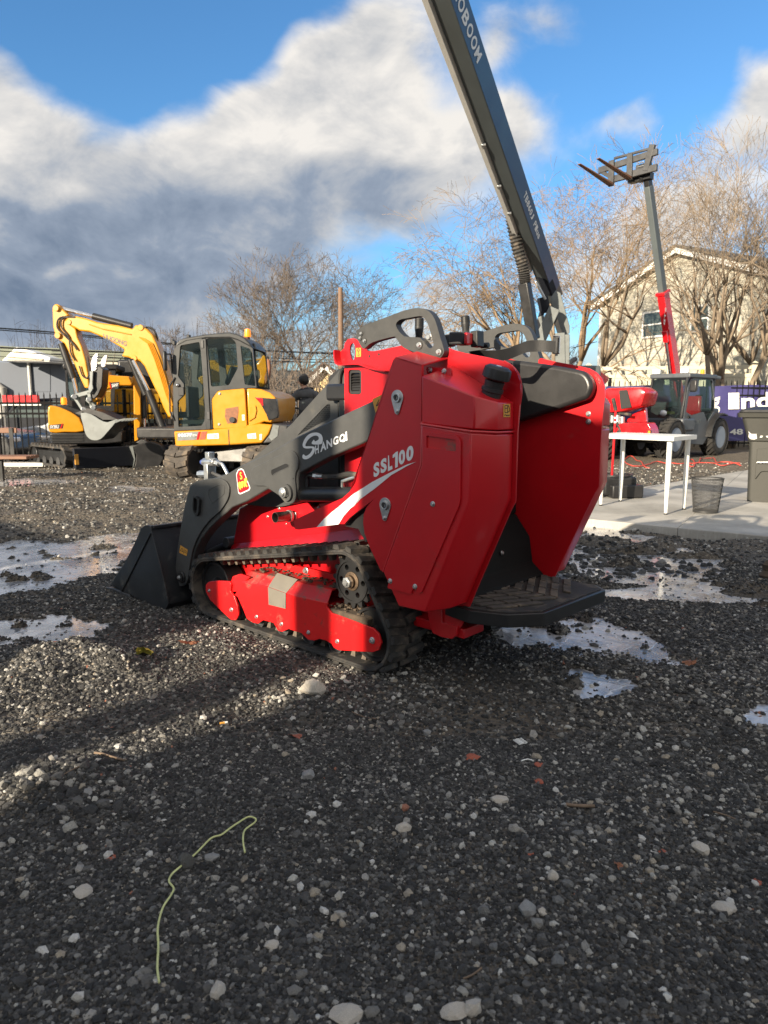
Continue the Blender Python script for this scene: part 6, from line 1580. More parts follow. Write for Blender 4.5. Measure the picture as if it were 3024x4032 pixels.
crawler(exB, -.05, 1.75, .44, -.15, .15, f=fBf(.0), n=26, mat='rubber'); crawler(exB, -.05, 1.75, .44, -.15, .15, f=fBf(1.2), n=26, mat='rubber')
bl_ = [fBf(0)(q) for q in ((-.45, -.15, .04), (-.45, 1.9, .04), (-.40, 1.9, .40), (-.40, -.15, .40), (-.35, -.15, .04), (-.35, 1.9, .04), (-.33, 1.9, .40), (-.33, -.15, .40))]
MB().add(bl_, [(0, 1, 2, 3), (7, 6, 5, 4), (0, 4, 5, 1), (1, 5, 6, 2), (2, 6, 7, 3), (3, 7, 4, 0)]).build('dozer_blade', 'car_navy', exB, bevel=.01)
MB().add([fBf(0)(q) for q in ((-.47, -.16, .12), (-.47, -.10, .12), (-.46, -.10, .30), (-.46, -.16, .30), (-.44, -.16, .12), (-.44, -.10, .12), (-.44, -.10, .30), (-.44, -.16, .30))], [(0, 1, 2, 3), (7, 6, 5, 4), (0, 4, 5, 1), (1, 5, 6, 2), (2, 6, 7, 3), (3, 7, 4, 0)]).build('reflector', 'ochre_label', exB)
MB().add([fBf(0)(q) for q in ((-.3, .2, .15), (-.3, 1.2, .15), (1.5, 1.2, .25), (1.5, .2, .25), (-.3, .3, .25), (-.3, 1.1, .25), (1.2, 1.0, .5), (1.2, .3, .5))], [(0, 1, 2, 3), (4, 5, 6, 7), (0, 4, 5, 1), (1, 5, 6, 2), (2, 6, 7, 3), (3, 7, 4, 0)]).build('track_carrier', 'satin_black', exB)
MB().cyl((.3, .68, .35), (.3, .68, .62), .4, n=24).build('slew_ring', 'satin_black', exB)

# ------------------------------------------------------------------ third excavator, seen behind the cab of the first
FC = Frame(-2.2, 15.0, -84)
exC = thing('excavator', 'yellow excavator mostly hidden behind the grey cab, its folded boom showing beside the beacon', 'excavator', FC.o, FC.rz, 'excavators at the back of the yard')
MB().prism(FC.poly(X4, 0, [(530, 405), (600, 400), (605, 425), (760, 455), (900, 440), (960, 470), (960, 545), (900, 550), (760, 570), (620, 600), (530, 610), (420, 650), (440, 560), (520, 520)]), -.15, .15).build('boom', 'yellow_bright', exC, bevel=.03)
MB().prism(FC.poly(X4, 0, [(950, 470), (1010, 400), (1035, 355), (1060, 362), (1072, 400), (1080, 470), (1060, 560), (1050, 640), (1005, 665), (985, 620), (1010, 560), (1005, 500), (965, 475)]), -.14, .14).build('stick', 'yellow_bright', exC, bevel=.03)
MB().prism(FC.poly(X4, 0, [(1068, 390), (1100, 400), (1108, 480), (1095, 560), (1060, 640), (1050, 560), (1080, 480)]), -.2, .2).build('bucket', 'leaf_brown', exC, bevel=.02)
r_ = MB().cyl(FC.p3(X4(870, 398), 0), FC.p3(X4(1020, 380), 0), .035, n=10).build('ram_rod', 'chrome', exC)
MB().prism(FC.poly(X3, 0, [(1365, 1290), (1480, 1285), (1560, 1300), (1620, 1380), (1620, 1392), (1365, 1390)]), -.1, 1.3).build('body', 'yellow_bright', exC, bevel=.03)
MB().prism(FC.poly(X3, -.1, [(1372, 1312), (1470, 1312), (1470, 1345), (1372, 1348)]), -.105, -.10).build('name_plate', 'ink', exC, smooth=0)
MB().prism(FC.poly(X3, 0, [(1365, 1180), (1360, 1290), (1620, 1290), (1620, 1180)]), -.05, 1.3).build('engine_bay', 'satin_black', exC, bevel=.03)
MB().box(-3.6, -1.1, .0, 1.3, .75, 1.5).build('house', 'yellow_bright', exC, bevel=.06)
MB().box(-3.3, -2.1, .3, 1.2, 1.5, 2.1).build('cab', 'satin_black', exC, bevel=.05)
crawler(exC, -3.6, -1.2, .5, -.2, .15, n=24, mat='rubber'); crawler(exC, -3.6, -1.2, .5, 1.1, 1.45, n=24, mat='rubber')
MB().box(-3, -1.8, .1, 1.2, .2, .75).build('undercarriage', 'satin_black', exC)

# ------------------------------------------------------------------ telehandler with grey cab, right background
X6 = crop(2250, 1300, .46655); X5 = crop(2200, 500, .4967)
FT = Frame(*gnd(*X6(868, 1100)), 131)
tel = thing('telehandler', 'telehandler with dark grey cab and raised red and grey boom carrying forks', 'telehandler', FT.o, FT.rz)
def wheel(parent, c, r_, w, outdir=1, name='wheel', lugs=22, tilt=0):
    """wheel turning about y; c = centre of the outer face"""
    root = bpy.data.objects.new(name, None); COL.objects.link(root); root.parent = parent; root.location = c
    s_ = -outdir
    MB().lathe((0, 0, 0), (0, s_, 0), [(r_ * .56, .02), (r_ * .62, 0), (r_ * .90, .015), (r_ * .955, .05), (r_ * .955, w - .05), (r_ * .90, w - .015), (r_ * .62, w), (r_ * .56, w - .02)], 36, capends=False).build('tyre', 'tyre', root, smooth=50)
    MB().lathe((0, 0, 0), (0, s_, 0), [(r_ * .58, .015), (r_ * .55, .02), (r_ * .52, .07), (r_ * .30, .09), (r_ * .27, .05), (.01, .045)], 28).build('rim', 'rim_grey', root, smooth=35)
    mb = MB()
    for (ya, yb, sk) in ((.01, w * .52, 1), (w * .48, w - .01, -1)):
        pass
    a0 = .13
    v0 = [(-.05, .0, r_ * .90), (.05, .0, r_ * .90), (.05 + a0, w * .5, r_ * .94), (-.02 + a0, w * .5, r_ * .94), (-.04, .012, r_ * .985), (.035, .012, r_ * .985), (.035 + a0, w * .5, r_), (-.01 + a0, w * .5, r_)]
    F_ = [(0, 1, 2, 3), (7, 6, 5, 4), (0, 4, 5, 1), (1, 5, 6, 2), (2, 6, 7, 3), (3, 7, 4, 0)]
    mb.add([(x, y * s_, z) for x, y, z in v0], F_); o = mb.build('tread_lug', 'tyre', root, smooth=0); me1 = o.data; bpy.data.objects.remove(o)
    mb = MB(); mb.add([(x, (w - y) * s_, z) for x, y, z in v0], F_); o = mb.build('tread_lug', 'tyre', root, smooth=0); me2 = o.data; bpy.data.objects.remove(o)
    for k in range(lugs):
        a = 2 * PI * k / lugs; share('tread_lug', me1, root, (0, 0, 0), (0, a, 0)); share('tread_lug', me2, root, (0, 0, 0), (0, a + PI / lugs, 0))
    for k in range(8):
        a = 2 * PI * k / 8; MB().cyl((r_ * .38 * math.cos(a), s_ * .075, r_ * .38 * math.sin(a)), (r_ * .38 * math.cos(a), s_ * .05, r_ * .38 * math.sin(a)), .012, n=6).build('wheel_nut', 'zinc', root)
    return root
WT_ = -1.65                                  # far side plane of the machine
wc = FT.uw(X6(888, 950), 0); r_ = .5
fw = FT.uw(X6(885, 1102), 0); rw = FT.uw(X6(1262, 925), 0)
RW = .44
for (u, v, od) in ((wc[0], 0, 1), (rw[0], 0, 1)): wheel(tel, (u, v, RW), RW, .32, od)
for (u, v, od) in ((wc[0], WT_, -1), (rw[0], WT_, -1)): wheel(tel, (u, v, RW), RW, .32, od)
u0, u1 = rw[0], wc[0]
MB().box(u0 - .35, u1 + .35, WT_ + .36, -.36, .42, .78).build('chassis', 'satin_black', tel, bevel=.03)
for u in (u0, u1): MB().cyl((u, WT_ + .1, RW), (u, -.1, RW), .09, n=14).build('axle', 'satin_black', tel)
# mudguards
for u, w_ in ((u0, .36), (u1, .36)):
    for v in (0, WT_ + .34):
        rings = []
        for k in range(9):
            a = R(200 - 22 * k) if u == u0 else R(160 - 18 * k); rr_ = RW + .08
            p = (u - math.cos(a) * rr_ * 1.05, RW + math.sin(a) * rr_)
            q = (u - math.cos(a) * (rr_ + .03) * 1.05, RW + math.sin(a) * (rr_ + .03))
            rings.append([(p[0], v + .03, p[1]), (q[0], v + .03, q[1]), (q[0], v - w_, q[1]), (p[0], v - w_, p[1])])
        if u == u0: MB().loft(rings[1:7]).build('mudguard', 'satin_black', tel, smooth=50)
# cab: door side and windscreen side
cs = FT.poly(X6, -.12, [(925, 900), (945, 700), (975, 480), (1010, 410), (1080, 392), (1160, 392), (1190, 420), (1202, 560), (1200, 730), (1150, 890), (1100, 965), (985, 955), (940, 930)])
win = round_poly(FT.poly(X6, -.12, [(960, 690), (985, 540), (1010, 500), (1060, 510), (1075, 400), (1120, 402), (1180, 425), (1195, 560), (1192, 690), (1140, 780), (1110, 690), (1010, 720)]), .03)
cb = MB().prism(cs, -.10, -.15, holes=[win[::-1]]).build('cab', 'telehandler_grey', tel, bevel=.006)
MB().prism(win, -.115, -.12).build('window_pane', 'glass_cab', cb)
MB().prism(cs, -.92, -.96, holes=[win[::-1]]).build('cab_far_side', 'telehandler_grey', cb); MB().prism(win, -.93, -.935).build('window_pane', 'glass_cab', cb)
fz = [p for p in cs]; ucf_ = max(p[0] for p in cs)
zt = max(p[1] for p in cs); zb = min(p[1] for p in cs)
u_front = FT.uw(X6(940, 760), -.12)[0]; u_top = FT.uw(X6(985, 440), -.12)[0]; u_rear = FT.uw(X6(1195, 600), -.12)[0]; z_sill = FT.uw(X6(930, 745), -.12)[1]
MB().box(u_rear - .02, u_top + .04, -1.0, -.06, zt - .05, zt + .05).build('cab_roof', 'telehandler_grey', cb, bevel=.025, seg=3)
MB().box(u_rear - .30, u_rear + .03, -.9, -.1, zt - .05, zt + .03).build('roof_spoiler', 'bucket_grey', cb, bevel=.02)
for y in (-.13, -.93):
    m = MB(); beam(m, (u_top, y, zt), (u_front + .06, y, z_sill), .05, .06, (0, 1, 0)); m.build('front_pillar', 'satin_black', cb, bevel=.01)
    m = MB(); beam(m, (u_rear, y, zt), (u_rear, y, zb + .2), .05, .05, (0, 1, 0)); m.build('rear_pillar', 'satin_black', cb, bevel=.01)
MB().add([(u_top + .01, -.15, zt - .03), (u_top + .01, -.91, zt - .03), (u_front + .07, -.91, z_sill), (u_front + .07, -.15, z_sill), (u_top, -.15, zt - .03), (u_top, -.91, zt - .03), (u_front + .06, -.91, z_sill), (u_front + .06, -.15, z_sill)], [(0, 1, 2, 3), (7, 6, 5, 4), (0, 4, 5, 1), (1, 5, 6, 2), (2, 6, 7, 3), (3, 7, 4, 0)]).build('windscreen', 'glass_cab', cb)
MB().box(u_front - .45, u_front + .10, -.98, -.06, z_sill - .28, z_sill).build('dashboard', 'telehandler_grey', cb, bevel=.04, seg=3)
MB().box(u_rear, u_front, -.95, -.12, zb + .02, zb + .10).build('cab_floor', 'satin_black', cb)
MB().box(u_rear + .10, u_rear + .55, -.78, -.32, z_sill - .25, z_sill - .08).build('seat', 'satin_black', cb, bevel=.04)
MB().box(u_rear + .08, u_rear + .20, -.78, -.32, z_sill - .1, z_sill + .5).build('seat_back', 'light_red', cb, bevel=.04)
MB().ring((u_front - .22, -.5, z_sill + .16), (.6, 0, .8), .17, .15, .025, 20).build('steering_wheel', 'satin_black', cb)
MB().obox((u_front - .02, -.50, z_sill + .12), (.02, .35, .06)).build('hi_vis_strip', 'leaf_yellow', cb)
def vq(x, y, u): p = FT.vw(X6(x, y), u); return (u, p[0], p[1])
p = vq(775, 700, u_front + .11); MB().ball(p, .085, sc=(.6, 1, .8)).build('headlight', 'lamp_clear', tel)
p = FT.p3(X6(987, 738), -.10); MB().ring((p[0], -.09, p[2]), (0, 1, 0), .05, .03, .03, 18).build('door_latch', 'satin_black', cb)
lettering('SMART', 'bucket_grey', cb, FT.poly(X6, -.095, [(1003, 820), (1095, 780), (1098, 745), (1005, 790)]), -.094, .03)
p = vq(1032, 470, u_front + .0); q = FT.p3(X6(1030, 470), .05); MB().obox(q, (.06, .16, .26)).build('mirror', 'satin_black', tel, bevel=.03)
MB().tube([FT.p3(X6(1000, 430), -.1), q], .012, 6).build('mirror_arm', 'satin_black', tel)
p = FT.p3(X6(1105, 375), -.5); MB().lathe((p[0], p[1], zt + .05), (0, 0, 1), [(.045, 0), (.05, .03), (.045, .12), (.02, .14)], 14).build('beacon', 'amber', tel)
for (x, v) in ((770, -.85), (955, -.2)):
    MB().box(u_top - .02, u_top + .05, v - .09, v + .09, zt + .05, zt + .15).build('work_lamp', 'lamp_clear', tel, bevel=.01)
MB().box(u0 - .45, u0 + .55, WT_ + .05, -1.02, .7, 1.25).build('engine_cover', 'telehandler_grey', tel, bevel=.05)
MB().box(u0 - .5, u0 - .15, -1.0, -.3, .6, 1.1).build('rear_cover', 'telehandler_grey', tel, bevel=.05)
p = FT.p3(X6(1225, 715), -.25); MB().cyl((p[0], p[1], p[2] - .15), (p[0], p[1], p[2] + .02), .07, n=16).build('filler_cap', 'satin_black', tel)
# boom beside the cab
VT = -1.25
def t5(x, y, v=VT): return FT.p3(X5(x, y), v)
def t6(x, y, v=VT): return FT.p3(X6(x, y), v)
b0 = Vector(t5(930, 2010)); b1 = Vector(t5(825, 1310)); b2 = Vector(t5(712, 470))
d = (b1 - b0).normalized(); b00 = b0 - d * .7
wpx = (Vector(t5(965, 1500)) - Vector(t5(800, 1500))).length
m = MB(); beam(m, b00, b1, .17, .26, (0, 1, 0)); bo = m.build('boom', 'light_red', tel, bevel=.012)
d2 = (b2 - b1).normalized()
m = MB(); beam(m, b1 - d2 * .3, b2, .135, .19, (0, 1, 0)); m.build('boom_extension', 'boom_grey', tel, bevel=.012)
m = MB(); beam(m, b1 - d * .05, b1 + d * .02, .22, .31, (0, 1, 0)); m.build('boom_collar', 'light_red', tel, bevel=.01)
m = MB(); beam(m, b2 - d2 * .35, b2 + d2 * .25, .12, .17, (0, 1, 0)); m.build('boom_head', 'satin_black', tel, bevel=.01)
n2 = d.cross(Vector((0, 1, 0))).normalized()
if n2.x < 0: n2 = -n2
r1 = b0.lerp(b1, .55) + n2 * .17; r0 = b00 + n2 * .30
ro = MB().cyl(r0 + Vector((0, .02, 0)), r0.lerp(r1, .3), .05, n=14).build('lift_ram', 'satin_black', tel); MB().cyl(r0.lerp(r1, .3), r1, .032, n=14).build('ram_rod', 'chrome', ro)
m = MB(); beam(m, r1 - d * .16, r1 + d * .12, .12, .09, (0, 1, 0)); m.build('ram_bracket', 'light_red', tel, bevel=.01)
lettering('STB', 'white_paint', bo, [(b1.x - .05, b1.z - .35), (b1.x - .02, b1.z - .75), (b1.x + .05, b1.z - .75), (b1.x + .02, b1.z - .35)], VT + .0865, .02)
# fork carriage
ucar = b2.x + .30
def c5(x, y, u=None): u = ucar if u is None else u; p = FT.vw(X5(x, y), u); return Vector((u, p[0], p[1]))
car = bpy.data.objects.new('fork_carriage', None); COL.objects.link(car); car.parent = tel
def bar5(p, q, w, h, name, mat='steel_dark', u=None, par=None, side=(1, 0, 0)):
    m = MB(); beam(m, c5(*p, u), c5(*q, u), w, h, side); return m.build(name, mat, par or car, bevel=.008)
bar5((318, 348), (785, 195), .07, .13, 'upper_rail'); bar5((395, 425), (780, 320), .07, .14, 'lower_rail')
bar5((745, 140), (690, 350), .08, .13, 'side_post'); bar5((440, 250), (750, 165), .05, .05, 'ram_tube', 'steel_dark')
bar5((330, 350), (420, 400), .05, .08, 'side_plate')
MB().prism([tuple(c5(x, y).yz) for x, y in ((600, 300), (720, 270), (720, 350), (600, 380))], ucar - .10, ucar - .06, lambda p, q, a: (a, p, q)).build('back_plate', 'steel_dark', car)
for k in range(2): bar5((625, 290 + 30 * k), (675, 275 + 30 * k), .03, .02, 'lock_pin', 'zinc')
bar5((560, 425), (740, 385), .16, .14, 'tilt_head', 'satin_black', ucar - .18)
m = MB(); m.cyl(b2 + d2 * .2, c5(640, 420, ucar - .1), .07, n=14); m.build('tilt_ram', 'satin_black', car)
for (top, bot, tip) in (((565, 215), (560, 405), (310, 248)), ((420, 265), (415, 455), (160, 293))):
    a, b_ = c5(*top, ucar + .06), c5(*bot, ucar + .06)
    m = MB(); beam(m, a, b_ - (a - b_).normalized() * .04, .05, .13, (1, 0, 0)); fk = m.build('fork_shank', 'steel_dark', car, bevel=.006)
    # blade lies in the vertical plane y = const: find where the tip ray meets it
    tp = FT.uw(X5(*tip), b_.y); e_ = Vector((tp[0], b_.y, tp[1]))
    m = MB(); s_ = Vector((0, 1, 0)); dd = (e_ - b_).normalized(); nn = dd.cross(s_)
    m.loft([[b_ + s_ * .065 + nn * .02, b_ - s_ * .065 + nn * .02, b_ - s_ * .065 - nn * .03, b_ + s_ * .065 - nn * .03], [e_ + s_ * .04 + nn * .006, e_ - s_ * .04 + nn * .006, e_ - s_ * .04 - nn * .006, e_ + s_ * .04 - nn * .006]])
    m.build('fork', 'wood_brown', car, bevel=.004)

# ------------------------------------------------------------------ red machine with open hood, left of the telehandler
FR = Frame(*gnd(*X6(320, 1098)), 135)
red = thing('wheel_loader', 'small red wheel loader with its engine hood raised, behind the white table', 'loader', FR.o, FR.rz)
rr0 = FR.uw(X6(330, 950), 0)[0]
for (u, v, od) in ((0, 0, 1), (-1.5, 0, 1)): wheel(red, (u, v, .40), .40, .28, od, lugs=18)
for (u, v, od) in ((0, -1.35, -1), (-1.5, -1.35, -1)): wheel(red, (u, v, .40), .40, .28, od, lugs=18)
MB().box(-1.7, .5, -1.05, -.32, .35, .62).build('chassis', 'steel_dark', red, bevel=.03)
def r6(x, y, u): p = FR.vw(X6(x, y), u); return p
nose = round_poly([r6(x, y, .45) for x, y in ((358, 895), (372, 835), (410, 785), (640, 780), (668, 830), (678, 895))], .03)
MB().prism(nose, .45, .1, lambda p, q, a: (a, p, q)).build('nose_panel', 'light_red', red, bevel=.03, seg=3)
q = [r6(x, y, .455) for x, y in ((470, 890), (600, 885), (600, 865), (470, 868))]; lettering('SHANGQI', 'white_paint', red, q, .456, .03, fn=lambda p, q_, a: (a, p, q_))
c = r6(458, 878, .455); MB().cyl((.452, c[0], c[1]), (.46, c[0], c[1]), .04, n=20).build('badge', 'white_paint', red)
for (x, y) in ((400, 870), (655, 868)): c = r6(x, y, .45); MB().obox((.45, c[0], c[1]), (.05, .09, .12)).build('headlight', 'ink', red, bevel=.02)
for (x, y) in ((388, 882), (660, 860)): c = r6(x, y, .455); MB().obox((.475, c[0], c[1]), (.02, .04, .05)).build('indicator', 'amber', red)
hd = round_poly([r6(x, y, .1) for x, y in ((322, 530), (345, 488), (640, 480), (690, 520), (655, 640), (560, 665), (480, 690), (372, 700))], .05)
rings = []
hx = sum(p[0] for p in hd) / len(hd); hz = sum(p[1] for p in hd) / len(hd)
for (u, s_) in ((.42, .80), (.40, .93), (.25, 1.0), (-.05, 1.0), (-.25, .9)): rings.append([(u, hx + (p[0] - hx) * s_, hz + (p[1] - hz) * s_) for p in hd])
MB().loft(rings).build('hood', 'light_red', red, smooth=50)
MB().prism(round_poly([r6(x, y, .44) for x, y in ((402, 508), (470, 503), (508, 650), (418, 665))], .02), .445, .40, lambda p, q, a: (a, p, q)).build('hood_grille', 'ink', red)
MB().prism([r6(x, y, .0) for x, y in ((470, 778), (520, 720), (640, 650), (650, 775))], .1, .0, lambda p, q, a: (a, p, q)).build('hood_stay', 'light_red', red, bevel=.01)
MB().box(-.5, .25, -.95, -.4, .62, 1.05).build('engine', 'steel_dark', red, bevel=.03)
for (x, y, r_) in ((345, 730, .05), (390, 740, .06), (430, 755, .05)): c = r6(x, y, .25); MB().cyl((.25, c[0], c[1] - .12), (.25, c[0], c[1] + .06), r_, n=14).build('filter', 'zinc', red)
c = r6(410, 712, .3); MB().tube([(.3, c[0] - .3, c[1]), (.3, c[0], c[1] + .02), (.3, c[0] + .25, c[1])], .03, 8).build('intake_hose', 'rubber', red)
MB().tube([(.42, r6(380, 780, .42)[0], r6(380, 780, .42)[1]), (.44, r6(405, 830, .44)[0], r6(405, 830, .44)[1]), (.46, r6(420, 900, .46)[0], r6(420, 900, .46)[1])], .028, 8).build('hose', 'rubber', red)
MB().box(.05, .45, -1.1, -.25, .40, .55).build('front_frame', 'bucket_grey', red, bevel=.02)

# dark red machine at the edge of the loader
FD = Frame(*gnd(*X6(150, 1060)), 135)
dr = thing('tractor', 'dark red tractor with black exhaust pipe, mostly hidden behind the right wing of the loader', 'tractor', FD.o, FD.rz)
def d6(x, y, v=0): return FD.uw(X6(x, y), v)
MB().prism(round_poly([d6(x, y) for x, y in ((-150, 330), (60, 310), (250, 345), (318, 395), (320, 425), (270, 480), (-150, 480))], .04), 0, -.9).build('hood', 'light_red', dr, bevel=.04, seg=3)
MB().prism([d6(x, y) for x, y in ((-150, 480), (270, 480), (290, 520), (285, 620), (240, 640), (-150, 640))], -.05, -.85).build('engine_side', 'bucket_grey', dr, bevel=.02)
MB().prism([d6(x, y) for x, y in ((205, 400), (235, 400), (235, 620), (205, 630))], .03, -.03).build('grille_post', 'bucket_grey', dr)
c = d6(262, 478, .1); MB().obox((c[0], .1, c[1]), (.18, .1, .16)).build('mirror', 'chrome', dr, bevel=.02)
MB().tube([(d6(262, 500)[0], .02, d6(262, 500)[1]), (d6(280, 600)[0], .02, d6(280, 600)[1]), (d6(285, 730)[0], .02, d6(285, 730)[1])], .03, 8).build('bracket', 'bucket_grey', dr)
MB().tube(smooth_poly([(d6(40, 340)[0], -.2, d6(40, 340)[1]), (d6(50, 285)[0], -.2, d6(50, 285)[1]), (d6(75, 255)[0], -.2, d6(75, 255)[1]), (d6(100, 240)[0], -.2, d6(100, 240)[1])], 4, False), .055, 12).build('exhaust_pipe', 'satin_black', dr)
MB().box(-.9, .6, -.8, -.1, .35, 1.0).build('chassis', 'satin_black', dr, bevel=.03)
for u in (-.8, .6):
    wheel(dr, (u, .1, .38), .38, .28, 1, lugs=16); wheel(dr, (u, -1.0, .38), .38, .28, -1, lugs=16)

# ------------------------------------------------------------------ tall boom lift
BL = crop(1650, 0, .6554)
DB = 16.0
def at_depth(px, py, depth):
    r_ = ray(px, py); t = depth / math.sqrt(sum(c * c for c in r_)); return Vector((r_[0] * t, r_[1] * t, CAM_H + r_[2] * t))
lift0 = gnd(2190, 1604 + 2796 * 1.12 / 15.6)
lift = thing('boom_lift', 'tall boom lift with long dark grey and blue telescopic boom rising out of the picture', 'boom lift', (lift0[0], lift0[1], 0), 0)
lo_ = Vector((lift0[0], lift0[1], 0))
A0 = at_depth(*BL(808, 1790), 16.2); B0_ = at_depth(*BL(185, 0), 11.0); dL = (B0_ - A0).normalized(); B1_ = B0_ + dL * 2.5
A0 -= lo_; B0_ -= lo_; B1_ -= lo_
camv = (A0 + lo_ - Vector((0, 0, CAM_H))).normalized(); sR = dL.cross(camv).normalized()
if sR.x < 0: sR = -sR
fN = sR.cross(dL).normalized()
if fN.dot(camv) > 0: fN = -fN                       # toward the camera
nR = (sR * .74 + fN * .67).normalized(); nL = (fN * .74 - sR * .67).normalized()
def boomsec(p, hw, hh): return [p + nR * hw * a + nL * hh * b_ for a, b_ in ((-1, -1), (1, -1), (1, 1), (-1, 1))]
HW, HH = .15, .15
lb = MB().loft([boomsec(A0, HW, HH), boomsec(B1_, HW, HH)]).build('main_boom', 'boom_grey', lift, bevel=.02)
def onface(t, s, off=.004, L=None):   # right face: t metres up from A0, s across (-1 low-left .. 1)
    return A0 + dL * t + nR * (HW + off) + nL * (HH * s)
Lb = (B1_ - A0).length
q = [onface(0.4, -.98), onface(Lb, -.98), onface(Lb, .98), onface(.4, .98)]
MB().add([*q, *[p - nR * .003 for p in q]], [(0, 1, 2, 3), (7, 6, 5, 4), (0, 4, 5, 1), (1, 5, 6, 2), (2, 6, 7, 3), (3, 7, 4, 0)]).build('blue_face', 'boom_blue', lb, smooth=0)  # thin bluer sheet over the right face of the grey boom
tray = MB(); c0 = A0 - nR * (HW + .05) + nL * (HH + .0); c1 = B1_ - nR * (HW + .05) + nL * HH
tray.loft([[c + nR * a * .05 + nL * b_ for a, b_ in ((-1, -.11), (1, -.11), (1, .05), (-1, .05))] for c in (c0 + dL * 1.2, c1)]); tray.build('hose_tray', 'boom_light', lb, bevel=.008)
for py in (336, 816, 1240):
    t = (Vector(at_depth(*BL(215 if py < 400 else 380, py), 14)) - lo_ - A0).dot(dL); c = A0 + dL * t - nR * HW + nL * (HH + .03)
    MB().obox(c, (.07, .07, .05)).build('tray_clip', 'zinc', lb, bevel=.01)
def face_text(txt, t_top, t_bot, s0, s1, par, chars=None):
    n = len(txt); 
    for k, ch in enumerate(txt):
        if ch == ' ': continue
        ta = t_top + (t_bot - t_top) * (k + .06) / n; tb = t_top + (t_bot - t_top) * (k + .90) / n
        vs, fs = text_flat(ch, .03); out = []
        hgt = 1.0 if (ch.isupper() or ch.isdigit()) or ch in 'l' else .72
        for (a, b_) in vs: out.append(onface(ta + (tb - ta) * a, s0 + (s1 - s0) * hgt * b_, .008))
        MB().add(out, fs).build('lettering', 'white_vinyl', par, smooth=0, fix=False)
def tpar(px, py):                      # distance along the boom of a photographed point
    best = min(range(0, 2400), key=lambda k: (lambda p: (p[0] - px) ** 2 + (p[1] - py) ** 2)(project(A0 + lo_ + dL * (k * .01 - 1)))); return best * .01 - 1
def project(p):
    y = p[1]; z = p[2] - CAM_H; zc = y * _c - z * _s; up = y * _s + z * _c; return (CX + FPX * p[0] / zc, CY - FPX * up / zc)
tm0 = tpar(*BL(340, 345)); tm1 = tpar(*BL(250, 60)); per = (tm1 - tm0) / 3.85
sg = 1 if (project(onface(3, 1) + lo_)[0] > project(onface(3, -1) + lo_)[0]) else -1
face_text('SINOBOOM', tm0 + per * 8, tm0, -.55 * sg, .45 * sg, lb)
face_text('TB860J Plus', tpar(*BL(610, 1140)), tpar(*BL(700, 1410)), -.35 * sg, .35 * sg, lb)
def lp(x, y, dep=15.3): return at_depth(*BL(x, y), dep) - lo_
m = MB(); beam(m, lp(590, 1215, 14.6), lp(790, 1760, 15.6), .20, .20, nR); m.build('inner_link', 'car_navy', lift, bevel=.02)
m = MB(); beam(m, lp(520, 1100, 14.4), lp(560, 1220, 14.7), .24, .24, nR); m.build('ram_mount', 'boom_grey', lift, bevel=.03)
path = smooth_poly([tuple(lp(x, y, 14.3)) for x, y in ((545, 1205), (560, 1330), (590, 1480), (628, 1620), (636, 1700))], 14, False)
MB().tube(path, [.12 if k % 2 else .095 for k in range(len(path))], 14).build('bellows_hose', 'rubber', lift, smooth=20)
m = MB(); beam(m, lp(632, 1700, 14.3), lp(690, 2040, 14.3), .20, .18, nR); m.build('ram_sleeve', 'satin_black', lift, bevel=.02)
pl = [tuple(lp(x, y, 15.2)) for x, y in ((790, 1790), (820, 1745), (850, 1760), (905, 1960), (905, 2000), (860, 2040), (800, 1900))]
tv = camv * .12
MB().add([Vector(p) for p in pl] + [Vector(p) + tv for p in pl], [tuple(range(7)), tuple(range(13, 6, -1))] + [(k, 7 + k, 7 + (k + 1) % 7, (k + 1) % 7) for k in range(7)]).build('pivot_plate', 'bucket_grey', lift, bevel=.01)
for (p, q, w_, mt) in (((815, 1850), (720, 2060), .22, 'bucket_grey'), ((730, 1900), (770, 2010), .12, 'bucket_grey'), ((845, 2000), (850, 2200), .20, 'bucket_grey'), ((880, 2010), (880, 2200), .16, 'bucket_grey'), ((740, 1870), (700, 2010), .10, 'car_navy'), ((700, 1690), (760, 1800), .05, 'zinc'), ((800, 1860), (850, 2010), .1, 'satin_black')):
    m = MB(); beam(m, lp(*p, 15.0), lp(*q, 15.0), w_, w_ * .7, sR); m.build('riser_link', mt, lift, bevel=.012)
m = MB(); m.cyl(lp(740, 1785, 15.1), lp(760, 1880, 15.1), .11, n=14); m.build('swivel', 'car_navy', lift, bevel=.02)
MB().box(-.9, .8, -.4, 1.6, 1.0, 2.0).build('turntable', 'boom_grey', lift, bevel=.05)
MB().box(-1.0, .9, -.6, 1.8, .45, .95).build('chassis', 'satin_black', lift, bevel=.05)
for sx in (-1.05, 1.0):
    for sy in (-.5, 1.7):
        w_ = wheel(lift, (sx, sy, .42), .42, .3, 1 if sx > 0 else -1, lugs=16); w_.rotation_euler = (0, 0, -PI / 2)

